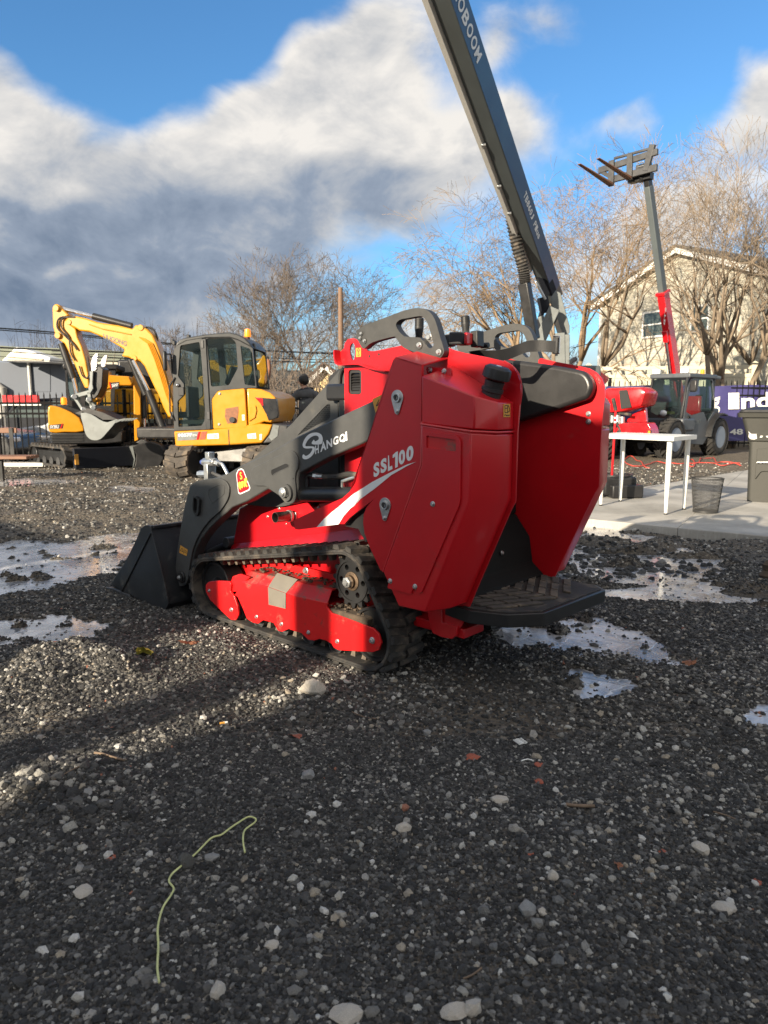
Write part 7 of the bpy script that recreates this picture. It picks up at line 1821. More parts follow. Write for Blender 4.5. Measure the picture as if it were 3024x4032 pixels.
# ------------------------------------------------------------------ concrete slab and the things on it
def slab():
    P_ = [Vector(p) for p in SLAB]; parts = []
    # two bays with a joint running away from the viewer
    a, b_, c, d, e, f, g = P_
    mid_f = b_.lerp(c, .42); mid_b = f
    bays = ([a, b_, mid_f, mid_b, g], [mid_f, c, d, e, f])
    root = None
    for k, bay in enumerate(bays):
        cx_ = sum((p for p in bay), Vector((0, 0))) / len(bay); pts = [tuple(p + (cx_ - p).normalized() * .006) for p in bay]
        o = MB().prism(pts, -.08, SLAB_TOP, lambda p, q, z: (p, q, z)).build('concrete_slab', 'concrete', bevel=.008)
        o['kind'] = 'structure'
m = bpy.data.materials.new('concrete'); m.use_nodes = True; nt = m.node_tree; b = NB(nt); P = nt.nodes['Principled BSDF']
tc = nt.nodes.new('ShaderNodeTexCoord').outputs['Object']
n = b.noise(tc, 1.6, 8, .62); n2_ = b.noise(tc, 45, 4, .6); st_ = b.v('MULTIPLY', tc, (1, 9, 1)); br = b.noise(st_, 9, 4, .6)
col = b.mix(b.mr(n, .3, .72), (.26, .25, .225, 1), (.46, .44, .40, 1)); col = b.mix(b.m('MULTIPLY', b.mr(br, .45, .7), .35), col, (.50, .485, .45, 1)); col = b.mix(b.mr(n2_, .62, .72), col, (.2, .19, .17, 1))
nt.links.new(col, P.inputs['Base Color']); P.inputs['Roughness'].default_value = .8
bn = nt.nodes.new('ShaderNodeBump'); bn.inputs['Strength'].default_value = .4; bn.inputs['Distance'].default_value = .004; nt.links.new(b.m('ADD', n2_, br), bn.inputs['Height']); nt.links.new(bn.outputs[0], P.inputs['Normal'])
MATS['concrete'] = m
slab()
ZS = SLAB_TOP + .001
def s6(x, y, z=ZS): return gnd(*X6(x, y), z)
# white table
tb = thing('table', 'white rectangular table on four white legs standing on the concrete slab', 'table', (*s6(795, 1555), ZS), 0)
oT = Vector(s6(795, 1555)); L1 = Vector(s6(948, 1513)); L3 = Vector(s6(247, 1480)); dep = L1 - oT; wid = L3 - oT
legs = [oT, L1, L3, L3 + dep]
hT = .73 - 0
for p in legs:
    q = p - oT
    MB().lathe((q.x, q.y, 0), (0, 0, 1), [(.016, 0), (.016, .015), (.015, .016), (.018, .12), (.025, .30), (.026, hT)], 18).build('leg', 'white_paint', tb, smooth=50)
    MB().cyl((q.x, q.y, 0), (q.x, q.y, .014), .018, n=14).build('foot', 'satin_black', tb)
ex_, ey_ = wid.normalized(), dep.normalized(); o_ = -ex_ * .07 - ey_ * .07
cs_ = [o_, o_ + ex_ * (wid.length + .14), o_ + ex_ * (wid.length + .14) + ey_ * (dep.length + .14), o_ + ey_ * (dep.length + .14)]
MB().prism([tuple(p) for p in cs_], hT, hT + .045, lambda p, q, z: (p, q, z)).build('tabletop', 'white_paint', tb, bevel=.004)
# wire mesh waste basket
c0 = s6(1130, 1535); wb = thing('waste_basket', 'round black wire mesh waste basket on the slab next to the white table', 'basket', (*c0, ZS), 0)
rt_, rb_, hb_ = .152, .118, .345
MB().ring((0, 0, hb_), (0, 0, 1), rt_ + .004, rt_ - .004, .012, 40).build('rim', 'mesh_black', wb); MB().ring((0, 0, .012), (0, 0, 1), rb_ + .003, rb_ - .003, .02, 40).build('base_ring', 'mesh_black', wb)
m = MB(); N1 = 96
for k in range(N1):
    for sgn in (1, -1):
        pts = [((rb_ + (rt_ - rb_) * t) * math.cos(2 * PI * (k + sgn * t * 4) / N1), (rb_ + (rt_ - rb_) * t) * math.sin(2 * PI * (k + sgn * t * 4) / N1), .015 + (hb_ - .015) * t) for t in (0, .33, .66, 1)]
        m.tube(pts, .0009, 3)
for k in range(44):
    t = k / 44; r_ = rb_ + (rt_ - rb_) * t; m.tube([(r_ * math.cos(a), r_ * math.sin(a), .015 + (hb_ - .015) * t) for a in [2 * PI * j / 32 for j in range(32)]], .0008, 3, closed=True)
o = m.build('wire_mesh', 'mesh_black', wb, fix=False); o['kind'] = 'stuff'
MB().cyl((0, 0, .006), (0, 0, .010), rb_, n=32).build('bottom', 'mesh_black', wb)
# wheeled bin at the right edge
c0 = s6(1480, 1445); FBn = Frame(c0[0], c0[1], -90 - math.degrees(math.atan2(c0[0], c0[1])))
bn_ = thing('wheelie_bin', 'tall dark olive wheeled bin cut off by the right edge of the photo', 'bin', (c0[0], c0[1], ZS), FBn.rz)
bp_ = lambda x, y: FBn.uw(X6(x, y), 0)
z = lambda y: FBn.uw(X6(1480, y), 0)[1] - ZS
W_ = .62; Dp = .68
def rect(x0, x1, y0, y1, z_, r=.05): return [(p[0], p[1], z_) for p in round_poly([(x0, y0), (x1, y0), (x1, y1), (x0, y1)], r, 4)]
xl = bp_(1410, 720)[0]
MB().loft([rect(.0, W_ - .06, 0, .5, 0), rect(-.02, W_ - .04, -.015, .54, z(940)), rect(-.035, W_ - .02, -.03, .58, z(930)), rect(xl + .03, W_, -.06, .62, z(720))]).build('bin_body', 'bin_olive', bn_, smooth=35)
MB().loft([rect(xl, W_ + .03, -.09, .66, z(735)), rect(xl - .01, W_ + .04, -.10, .67, z(700)), rect(xl + .02, W_, -.08, .64, z(690))]).build('bin_rim', 'bin_olive', bn_, smooth=35)
MB().loft([rect(xl + .0, W_ + .05, -.10, .68, z(692)), rect(xl + .02, W_ + .03, -.09, .66, z(672)), rect(xl + .15, W_ - .08, .02, .55, z(645), .08)]).build('lid', 'satin_black', bn_, smooth=35)
x0 = bp_(1570, 1000)[0]
MB().prism(round_poly([bp_(1568, 1000), bp_(1800, 1000), bp_(1800, 1190), bp_(1600, 1190), bp_(1548, 1260)], .02), -.005, -.03, lambda p, q, a: (p, a, q - ZS)).build('front_relief', 'bin_olive', bn_, bevel=.008)
a, b_ = bp_(1565, 1113), bp_(1800, 1113); MB().cyl((a[0], -.06, a[1] - ZS), (b_[0], -.06, b_[1] - ZS), .010, n=10).build('lift_bar', 'zinc', bn_)
MB().prism(smooth_poly([bp_(x, y) for x, y in ((1490, 840), (1530, 830), (1580, 832), (1570, 850), (1590, 860), (1560, 880), (1565, 915), (1520, 920), (1495, 900), (1500, 870))], 2), -.033, -.038, lambda p, q, a: (p, a, q - ZS)).build('logo_patch', 'boom_light', bn_, smooth=0)
lettering('AB', 'boom_light', bn_, [bp_(1588, 905), bp_(1720, 905), bp_(1720, 840), bp_(1588, 840)], -.036, .05, fn=lambda p, q, a: (p, a, q - ZS))
for x in (.06, W_ - .12): MB().cyl((x, .5, .10), (x + .05, .5, .10), .11, n=20).build('wheel', 'rubber', bn_)
# weighted base with the red pole
c0 = s6(430, 1420); pb = thing('pole_base', 'black weighted base carrying a thin red pole beside the white table', 'pole base', (*c0, ZS), R(6))
sc_ = 1.0
MB().box(-.13, .25, -.02, .32, 0, .155).build('lower_block', 'satin_black', pb, bevel=.02, seg=3)
MB().box(-.20, .20, .06, .42, .03, .245).build('upper_block', 'satin_black', pb, bevel=.03, seg=3)
MB().ring((.0, .25, .255), (0, 0, 1), .21, .19, .02, 32).build('ring_handle', 'satin_black', pb)
q0 = Vector(s6(412, 1290)); ql = q0 - Vector(c0)
MB().cyl((-.03, .25, .2), (-.02, .25, 1.02), .014, n=12).build('pole', 'light_red', pb)
for z_ in (.87, .92): MB().cyl((-.021, .25, z_), (-.02, .25, z_ + .02), .0155, n=12).build('pole_ring', 'white_paint', pb)
MB().cyl((-.02, .25, 1.02), (-.06, .25, 1.16), .022, n=12).build('pole_grip', 'rubber', pb)
# red cables on the ground
def ground_line(name, label, cat, mat, pts, cr_, r_, lift=.012, zz=None, smoothk=4, group=None):
    P_ = []
    for (x, y) in smooth_poly(pts, smoothk, False):
        g = gnd(*cr_(x, y)); h = float(height(np.array([g[0]]), np.array([g[1]]))[0]); P_.append((g[0], g[1], h + lift))
    o0 = Vector(P_[0]); o = MB().tube([Vector(p) - o0 for p in P_], r_, 8).build(name, mat, smooth=60); o.location = o0
    return tag(o, label, cat, group)
for k, (pts, lab) in enumerate([([(430, 1105), (500, 1090), (560, 1110), (620, 1150), (660, 1155)], 'red cable lying in a loop near the red pole'), ([(410, 1110), (450, 1130), (520, 1150), (640, 1140), (720, 1120), (800, 1128), (900, 1140), (990, 1130)], 'long red cable winding over the gravel behind the white table'),
                 ([(960, 1120), (1020, 1110), (1040, 1150), (1000, 1155), (980, 1135), (1060, 1140), (1100, 1095), (1180, 1085)], 'red cable in a tangle in front of the telehandler'), ([(1195, 1080), (1215, 1115), (1260, 1140), (1330, 1145), (1430, 1155)], 'red cable running right from the telehandler rear wheel'),
                 ([(1000, 1140), (1150, 1138), (1260, 1155), (1350, 1150), (1420, 1148)], 'lower red cable stretched toward the wheeled bin')]):
    ground_line('cable', lab, 'cable', 'cord_red', pts, X6, .010, .02, group='red cables behind the table')

# ------------------------------------------------------------------ fences and banners
PICK = {}
def picket_mesh(h):
    if h not in PICK:
        m = MB().box(-.0095, .0095, -.0095, .0095, .05, h - .08); m.add([(-.014, -.006, h - .08), (.014, -.006, h - .08), (.014, .006, h - .08), (-.014, .006, h - .08), (0, 0, h)], [(3, 2, 1, 0), (0, 1, 4), (1, 2, 4), (2, 3, 4), (3, 0, 4)])
        o = m.build('picket', 'fence_black', smooth=0); PICK[h] = o.data; bpy.data.objects.remove(o)
    return PICK[h]
def picket_fence(label, A, B_, h, step=.115, post=2.4, off=0.0):
    A, B_ = Vector(A), Vector(B_); d = B_ - A; L = d.length; ang = math.atan2(d.y, d.x)
    o = thing('picket_fence', label, 'fence', (A.x, A.y, 0), ang, 'black picket fences round the yard')
    x = step
    while x < L: share('picket', picket_mesh(h), o, (x, 0, 0)); x += step
    x = off
    while x <= L + .01:
        MB().box(x - .03, x + .03, -.03, .03, 0, h + .02).build('post', 'fence_black', o); MB().box(x - .038, x + .038, -.038, .038, h + .02, h + .05).build('post_cap', 'fence_black', o, bevel=.006); x += post
    for z_ in (.16, h - .42, h - .22): MB().box(0, L, -.016, .016, z_ - .02, z_ + .02).build('rail', 'fence_black', o)
    return o
gL = 13.9
picket_fence('black picket fence with cars behind it at the far left', (-8.2, gL - .1), (-4.05, gL + .3), 1.42, off=.72)
picket_fence('black picket fence in the middle behind the man in the grey jacket', (-4.0, gL + 2.0), (-.6, gL + 2.6), 1.52)
picket_fence('black picket fence at the right carrying the purple banner', (3.5, 19.5), (14.5, 19.3), 1.86, step=.15, post=2.6)
w_ = MB().box(-8.4, -4.6, 13.55, 13.75, 0, .07).build('kerb_beam', 'boom_light'); tag(w_, 'long pale kerb beam lying at the foot of the left picket fence', 'kerb beam')
# purple banner on the right fence
def banner(name, label, corners, y, mat, seed, group=None, wave=.03):
    x0, x1, z0, z1 = corners; nx_ = 90; nz_ = 10; vs = []; fs = []
    rr = random.Random(seed)
    for j in range(nz_ + 1):
        for i in range(nx_ + 1):
            x = x0 + (x1 - x0) * i / nx_; t = j / nz_; sag = .04 * math.sin(x * 2.6 + seed) * t; vs.append((x, wave * math.sin(x * 3.1 + seed + t) + wave * .6 * math.sin(x * 7.7 - t * 2) , z0 + (z1 - z0) * t + sag * .5))
    for j in range(nz_):
        for i in range(nx_): a = j * (nx_ + 1) + i; fs.append((a, a + 1, a + nx_ + 2, a + nx_ + 1))
    n_ = len(vs); back = [(a, b_ + .006, c) for a, b_, c in vs]
    m = MB().add(vs + back, fs + [tuple(reversed([k + n_ for k in f])) for f in fs]); ob = m.build(name, mat, smooth=180, fix=False); ob.location = (0, y, 0)
    return ob
x_l, x_r = 4.2, 13.5; yb = 19.38
zb0_ = .22; zb1_ = 1.70
bn1 = banner('banner', '', (x_l, x_r, zb0_, zb1_), yb, 'banner', 1); tag(bn1, 'long purple banner with white lettering tied to the right picket fence', 'banner')
def on_banner(x, y): r_ = ray(*X6(x, y)); t = yb / r_[1]; return (r_[0] * t, CAM_H + r_[2] * t)
fb = lambda p, q, a: (p, a, q)
for txt, q in (('g', ((1178, 705), (1246, 700), (1246, 560), (1178, 575))), ('I', ((1316, 668), (1408, 666), (1408, 528), (1316, 530))), ('n', ((1425, 666), (1540, 664), (1540, 570), (1425, 572))), ('d', ((1552, 662), (1668, 660), (1668, 522), (1552, 524))), ('-148', ((1240, 885), (1440, 880), (1440, 832), (1240, 836))),
               ('c', ((420, 680), (500, 676), (500, 590), (420, 594)))):
    lettering(txt, 'white_paint', bn1, [on_banner(*p) for p in q], -.055, .03, fn=fb)
def on2(x, y): r_ = ray(*X3(x, y)); t = 14.9 / r_[1]; return (r_[0] * t, CAM_H + r_[2] * t)
bn2 = MB().prism(smooth_poly([on2(*p) for p in ((1130, 1120), (1190, 1060), (1250, 1045), (1275, 1200), (1262, 1310), (1150, 1440), (945, 1440), (1000, 1400), (1100, 1370), (1150, 1250))], 2), 0, .02, lambda p, q, a_: (p, a_, q)).build('banner', 'banner_blue'); bn2.location = (0, 14.9, 0); tag(bn2, 'blue banner with white digits hanging crooked behind the small excavator', 'banner')
for txt, q in (('8', ((1195, 1120), (1250, 1150), (1268, 1085), (1215, 1060))), ('-', ((1150, 1180), (1180, 1195), (1186, 1170), (1158, 1155))), ('516', ((1120, 1400), (1255, 1300), (1225, 1230), (1095, 1330)))):
    lettering(txt, 'white_paint', bn2, [on2(*p) for p in q], -.004, .04, fn=fb)
# vinyl fences further back
def vinyl_fence(label, A, B_, h, mat, bay=2.35):
    A, B_ = Vector(A), Vector(B_); d = B_ - A; L = d.length; o = thing('vinyl_fence', label, 'fence', (A.x, A.y, 0), math.atan2(d.y, d.x)); x = 0
    brd = {}
    while x < L:
        MB().box(x - .075, x + .075, -.075, .075, 0, h + .10).build('post', mat, o, bevel=.008); MB().loft([[(x - .1, -.1, h + .10), (x + .1, -.1, h + .10), (x + .1, .1, h + .10), (x - .1, .1, h + .10)], [(x - .02, -.02, h + .17), (x + .02, -.02, h + .17), (x + .02, .02, h + .17), (x - .02, .02, h + .17)]]).build('post_cap', mat, o)
        if x + bay <= L + .2:
            for z_ in (.15, h - .30, h - .06): MB().box(x + .08, x + bay - .08, -.03, .03, z_, z_ + .11).build('rail', mat, o, bevel=.005)
            y_ = x + .10
            while y_ < x + bay - .12:
                if 'b' not in brd:
                    q = MB().box(0, .150, -.014, .014, .2, h - .28).build('board', mat, smooth=0); brd['b'] = q.data; bpy.data.objects.remove(q)
                share('board', brd['b'], o, (y_, 0, 0)); y_ += .158
        x += bay
    return o
vinyl_fence('cream vinyl privacy fence in front of the cream house', (6.3, 22.3), (11.25, 21.2), 2.30, 'vinyl_cream')
vinyl_fence('bright white vinyl privacy fence at the right edge behind the picket fence', (11.35, 20.6), (16.1, 19.9), 2.32, 'vinyl_white')

# ------------------------------------------------------------------ buildings
def siding(root, outline, mat, course, v0, thick=.02, name='siding_board', fn=T_uw, holes=()):
    """overlapping boards, each cut to the outline of the wall (a convex polygon)"""
    z0 = min(p[1] for p in outline); z1 = max(p[1] for p in outline); z = z0
    def span(z_):
        xs_ = []
        n = len(outline)
        for i in range(n):
            a, b_ = outline[i], outline[(i + 1) % n]
            if (a[1] - z_) * (b_[1] - z_) <= 0 and abs(a[1] - b_[1]) > 1e-6: xs_.append(a[0] + (b_[0] - a[0]) * (z_ - a[1]) / (b_[1] - a[1]))
        return (min(xs_), max(xs_)) if xs_ else None
    while z < z1 - .01:
        za, zb_ = z + .001, min(z + course, z1 - .002); s0, s1 = span(za), span(zb_)
        if s0 and s1:
            segs = [(s0[0], s0[1], s1[0], s1[1])]
            for (hx0, hx1, hz0, hz1) in holes:
                if zb_ > hz0 and za < hz1:
                    new = []
                    for (a, b_, c, d_) in segs:
                        if a < hx0 and b_ > hx1: new += [(a, hx0, c, hx0), (hx1, b_, hx1, d_)]
                        else: new.append((a, b_, c, d_))
                    segs = new
            for (a, b_, c, d_) in segs:
                vs = [fn(a, za, v0 - thick), fn(b_, za, v0 - thick), fn(d_, zb_, v0 - .004), fn(c, zb_, v0 - .004), fn(a, za, v0), fn(b_, za, v0), fn(d_, zb_, v0), fn(c, zb_, v0)]
                MB().add(vs, [(0, 1, 2, 3), (7, 6, 5, 4), (0, 4, 5, 1), (1, 5, 6, 2), (2, 6, 7, 3), (3, 7, 4, 0)]).build(name, mat, root, smooth=0)
        z += course
def window(root, x0, x1, z0, z1, v, fn=T_uw, glass='window_glass'):
    f = MB().prism([(x0 - .07, z0 - .07), (x1 + .07, z0 - .07), (x1 + .07, z1 + .07), (x0 - .07, z1 + .07)], v - .05, v + .02, fn, holes=[[(x0, z0), (x0, z1), (x1, z1), (x1, z0)]]).build('window', 'trim_white', root)
    zm = (z0 + z1) / 2
    MB().prism([(x0, zm - .025), (x1, zm - .025), (x1, zm + .025), (x0, zm + .025)], v - .04, v, fn).build('meeting_rail', 'trim_white', f)
    for (a, b_) in ((z0, zm - .025), (zm + .025, z1)): MB().prism([(x0, a), (x1, a), (x1, b_), (x0, b_)], v - .02, v - .012, fn).build('pane', glass, f)
    return f
# cream house at the right
hd_ = 208; hl = gnd(1287 * PX, 1604 + 2796 * 1.12 / 31.0)
FH = Frame(hl[0], hl[1], hd_)
house = thing('house', 'tall cream house with a wide gable, white trim and two windows at the right', 'house', FH.o, FH.rz)
Lh = 8.6; he = 5.62; hap = 7.35
apx = FH.uw((1470 * PX, 535 * PX), 0)
hw = apx[0]; hap = apx[1]; he = FH.uw((1290 * PX, 652 * PX), 0)[1]; Lh = hw * 2
wl = [(0, 0), (Lh, 0), (Lh, he), (hw, hap - .1), (0, he)]
MB().prism(wl, .02, 9.0).build('wall', 'siding_cream', house)
q1 = FH.uw((1390 * PX, 728 * PX), 0), FH.uw((1432 * PX, 673 * PX), 0); q2 = FH.uw(X5(1058, 1620), 0), FH.uw(X5(1165, 1420), 0)
wins = [(q1[0][0], q1[1][0] + .1, q1[0][1], q1[1][1]), (q2[0][0], q2[1][0] + .15, q2[0][1], q2[1][1])]
siding(house, wl, 'siding_cream', .155, .018, holes=[(a - .07, b_ + .07, c - .07, d_ + .07) for a, b_, c, d_ in wins])
for w_ in wins: window(house, *w_, .0)
for (xa, za, xb, zb_) in ((-.35, he - .16, hw, hap), (Lh + .35, he - .16, hw, hap)):
    d_ = Vector((xb - xa, zb_ - za)).normalized(); n_ = Vector((-d_.y, d_.x)); n_ = n_ if n_.y > 0 else -n_
    A_, B2 = Vector((xa, za)), Vector((xb, zb_))
    MB().prism([tuple(A_), tuple(B2), tuple(B2 - n_ * .20), tuple(A_ - n_ * .20)], -.30, -.26).build('barge_board', 'trim_white', house)
    MB().prism([tuple(A_ + n_ * .10), tuple(B2 + n_ * .10), tuple(B2 + n_ * .003), tuple(A_ + n_ * .003)], -.34, 9.3).build('roof', 'roof_grey', house)
    MB().prism([tuple(A_ - n_ * .003), tuple(B2 - n_ * .003), tuple(B2 - n_ * .03), tuple(A_ - n_ * .03)], -.255, 9.2).build('soffit', 'trim_white', house)
MB().prism([(-.06, 0), (.08, 0), (.08, he), (-.06, he)], -.03, .06).build('corner_board', 'trim_white', house)
MB().box(-.45, -.30, -.3, 9, he - .28, he - .14).build('gutter', 'trim_white', house)
# small peach house in the middle
FS = Frame(-(829 - 659) / 1534 * 33, 33, -90)
sh_ = thing('house', 'little peach house with a white trimmed gable and brown roof beyond the fence', 'house', FS.o, FS.rz)
cap_ = FS.uw((701 * PX, 787 * PX), 0); ev = FS.uw((661 * PX, 826 * PX), 0)
ws = cap_[0]; L2 = ws * 2
wl2 = [(.25, 0), (L2 - .25, 0), (L2 - .25, ev[1]), (ws, cap_[1] - .12), (.25, ev[1])]
MB().prism(wl2, .02, 7).build('wall', 'siding_peach', sh_); siding(sh_, wl2, 'siding_peach', .13, .018)
for (xa, za, xb, zb_) in ((-.02, ev[1] - .1, ws, cap_[1] + .02), (L2 + .02, ev[1] - .1, ws, cap_[1] + .02)):
    d_ = Vector((xb - xa, zb_ - za)).normalized(); n_ = Vector((-d_.y, d_.x)); n_ = n_ if n_.y > 0 else -n_; A_, B2 = Vector((xa, za)), Vector((xb, zb_))
    MB().prism([tuple(A_), tuple(B2), tuple(B2 - n_ * .18), tuple(A_ - n_ * .18)], -.30, -.24).build('barge_board', 'trim_white', sh_)
    MB().prism([tuple(A_ + n_ * .08), tuple(B2 + n_ * .08), tuple(B2 + n_ * .003), tuple(A_ + n_ * .003)], -.33, 7.3).build('roof', 'roof_brown', sh_)
o = thing('house', 'low dark roofed house far behind the fence beside the peach house', 'house', (-6.5, 40, 0), 0)
MB().box(-2.4, 3.4, 0, 6, 0, 1.9).build('wall', 'wall_grey', o); MB().add([(-2.8, -.4, 1.9), (3.8, -.4, 1.9), (3.8, 6.4, 1.9), (-2.8, 6.4, 1.9), (-1.2, 3, 3.3), (2.2, 3, 3.3)], [(0, 1, 5, 4), (1, 2, 5), (2, 3, 4, 5), (3, 0, 4), (3, 2, 1, 0)]).build('roof', 'roof_grey', o)
# long grey building at the left
yg = 26.0; FG = Frame(-18.0, yg, -90)
gb = thing('building', 'long blue grey building with a green fascia and cream gable behind the left fence', 'building', FG.o, FG.rz)
def g3(x, y, v=0): return FG.uw(X3(x, y), v)
z_t = g3(300, 655)[1]; xr = g3(1180, 700)[0]
MB().box(0, xr, .0, 9, -1, z_t).build('wall', 'wall_grey', gb)
xm = g3(300, 700)[0]
fz0 = g3(500, 640)[1]; fz1 = g3(500, 520)[1]
MB().prism([g3(0, 500, -.5), g3(150, 512, -.5), g3(500, 522, -.5), g3(1160, 555, -.5), g3(1160, 650, -.5), g3(500, 640, -.5), g3(0, 640, -.5)], -.5, 9).build('fascia', 'roof_green', gb)
for k in range(4):
    a_ = 545 + 24 * k; MB().prism([g3(480, a_, -.53), g3(1160, a_ + 12 + 4 * k, -.53), g3(1160, a_ + 18 + 4 * k, -.53), g3(480, a_ + 6, -.53)], -.535, -.50).build('fascia_seam', 'roof_grey', gb)
MB().prism([g3(480, 640, -.4), g3(1160, 655, -.4), g3(1160, 690, -.4), g3(480, 668, -.4)], -.45, -.1).build('soffit', 'siding_cream', gb)
gw = [g3(15, 640, -1.6), g3(150, 512, -1.6), g3(212, 525, -1.6), g3(468, 610, -1.6), g3(465, 652, -1.6)]
MB().prism(gw, -1.6, -.5).build('gable', 'trim_white', gb, bevel=.02)
MB().prism([g3(60, 630, -1.62), g3(155, 545, -1.62), g3(400, 622, -1.62), g3(400, 640, -1.62)], -1.64, -1.6).build('gable_face', 'vinyl_cream', gb)
x_ = g3(280, 700)[0]; MB().cyl((x_, -.08, 0), (x_, -.08, z_t), .06, n=10).build('downpipe', 'boom_light', gb)
x_ = g3(40, 900)[0]; MB().tube([(x_, -.15, 0), (x_, -.15, g3(40, 900)[1]), (x_ - .2, -.05, g3(40, 880)[1])], .16, 12).build('duct', 'container_wall', gb)
MB().prism([g3(300, 665), g3(470, 665), g3(470, 930), g3(310, 930)], -.02, 0).build('wall_panel', 'wall_grey', gb)
# far hedge row and woods on the skyline, too dense to count
def scrub(name, label, x0, x1, y, h0, h1, n, mat, seed):
    rr = random.Random(seed); m = MB()
    for k in range(n):
        x = rr.uniform(x0, x1); yy = y + rr.uniform(-2, 2); h = rr.uniform(h0, h1); lean = rr.uniform(-.5, .5)
        p = [(x, yy, 0), (x + lean * .4, yy, h * .5), (x + lean + rr.uniform(-.3, .3), yy, h)]; m.tube(p, [.035, .02, .006], 3)
        for j in range(5):
            t = rr.uniform(.25, .95); b0 = Vector(p[0]).lerp(Vector(p[2]), t); e_ = b0 + Vector((rr.uniform(-.8, .8), rr.uniform(-.5, .5), rr.uniform(.1, .9))); m.tube([b0, b0.lerp(e_, .5) + Vector((0, 0, .08)), e_], [.014, .010, .004], 3)
    o = m.build(name, mat, smooth=0, fix=False); return tag(o, label, 'scrub', kind='stuff')
scrub('scrub', 'tangle of bare scrub along the back of the yard', -9.5, 2, 27, 1.5, 3.2, 420, 'bark_grey', 3)
scrub('scrub', 'bare brush in front of the woods at the right', 5, 9, 34, 2, 4.0, 260, 'bark_grey', 5)
scrub('scrub', 'far bare woods above the grey building', -30, -8, 60, 4.5, 8.5, 500, 'bark_dark', 6)
o = MB().box(-60, 60, 90, 92, 0, 3.2).build('tree_line', 'bark_dark'); o['kind'] = 'structure'

# ------------------------------------------------------------------ cars behind the left fence
def car(label, cat, ox, oy, rz, mat, prof, glass, L=4.4, W=1.75, extra=None, name='parked_car'):
    o = thing(name, label, cat, (ox, oy, 0), rz, 'cars parked behind the left fence')
    body = smooth_poly(prof, 3)
    MB().prism(body, -W / 2, W / 2).build('body', mat, o, bevel=.06, seg=3)
    g = MB().prism(glass, -W / 2 + .0, W / 2).build('side_glass', 'window_glass', o)
    g.data.transform(Matrix.Diagonal((1, 1.006, 1, 1)))
    for x in (.85, L - .85):
        for s_ in (-1, 1):
            MB().lathe((x, s_ * (W / 2 + .01), .32), (0, -s_, 0), [(.20, .02), (.24, 0), (.31, .02), (.33, .05), (.33, .2), (.20, .2)], 28).build('tyre', 'tyre', o, smooth=40)
            w_ = MB().ring((x, s_ * (W / 2 - .0), .32), (0, 1, 0), .21, .17, .03, 24).build('rim', 'boom_light', o)
            for k in range(5):
                a = 2 * PI * k / 5; m = MB(); beam(m, (x, s_ * W / 2, .32), (x + .18 * math.cos(a), s_ * W / 2, .32 + .18 * math.sin(a)), .02, .05, (0, 1, 0)); m.build('spoke', 'boom_light', w_)
    for s_ in (-1, 1):
        MB().obox((.05, s_ * (W / 2 - .25), .68), (.12, .38, .12)).build('headlight', 'lamp_clear', o, bevel=.03); MB().obox((L - .05, s_ * (W / 2 - .25), .80), (.12, .36, .14)).build('tail_light', 'light_red', o, bevel=.03)
    return o
sedan = [(0, .35), (.02, .62), (.15, .78), (1.0, .92), (1.35, .98), (1.9, 1.36), (2.4, 1.45), (3.0, 1.42), (3.7, 1.05), (4.3, .98), (4.4, .6), (4.36, .3), (3.9, .22), (.5, .22)]
sgl = [(1.45, .98), (1.95, 1.32), (2.4, 1.39), (2.95, 1.36), (3.5, 1.02), (2.4, .98)]
suv = [(0, .4), (.02, .8), (.2, .98), (1.1, 1.08), (1.7, 1.62), (2.4, 1.72), (4.0, 1.70), (4.4, 1.2), (4.45, .5), (4.0, .28), (.5, .28)]
sgl2 = [(1.3, 1.12), (1.8, 1.56), (2.5, 1.64), (3.9, 1.62), (4.2, 1.2), (3.0, 1.12)]
c_ = [car('black car with its front toward the right, lowest behind the left picket fence', 'car', -8.7, 17.6, PI - .1, 'car_black', sedan, sgl), car('silver sedan behind the black picket fence, left of the small excavator', 'car', -10.8, 20.6, .08, 'car_silver', sedan, sgl),
      car('dark blue pickup furthest back behind the left fence', 'pickup', -13.4, 22.0 - 1.2 + 3.0, .0, 'car_navy', suv, sgl2)]
for o in c_: o.location.z = -.32
o = thing('signboard', 'red and white board standing above the dark pickup behind the fence', 'board', (-12.0, 22.6, -.4), 0)
MB().box(0, 1.15, 0, .05, 1.66, 1.90).build('red_panel', 'light_red', o); MB().box(-.05, 1.2, .0, .05, 1.58, 1.66).build('white_panel', 'white_paint', o); MB().box(.0, .05, .01, .04, 0, 1.58).build('post', 'steel_dark', o)
# park bench cut by the left edge
b0 = gnd(*X3(20, 1762)); o = thing('bench', 'brown wooden bench with a black leg at the left edge', 'bench', (b0[0], b0[1], 0), 0)
MB().box(-.03, .03, -.03, .03, 0, .34).build('leg', 'satin_black', o); MB().box(-.9, -.84, -.03, .03, 0, .34).build('leg', 'satin_black', o)
for k in range(3): MB().box(-1.1, .46, -.12 + .14 * k, .0 + .14 * k, .34, .385).build('seat_board', 'wood_brown', o, bevel=.005)
MB().box(-1.1, .08, .38, .41, .72, .80).build('back_board', 'wood_brown', o, bevel=.005); MB().box(-.03, .03, .36, .38, .3, .8).build('back_post', 'satin_black', o)

# ------------------------------------------------------------------ poles and wires
o = thing('utility_pole', 'brown wooden utility pole between the bare trees', 'pole', (-(829 - 738) / 1534 * 34, 34, 0), 0)
zt_ = (880 - 633) / 1534 * 34 + 1.12
MB().cyl((0, 0, 0), (0, 0, zt_), .15, .11, n=12).build('pole_shaft', 'pole_wood', o); 

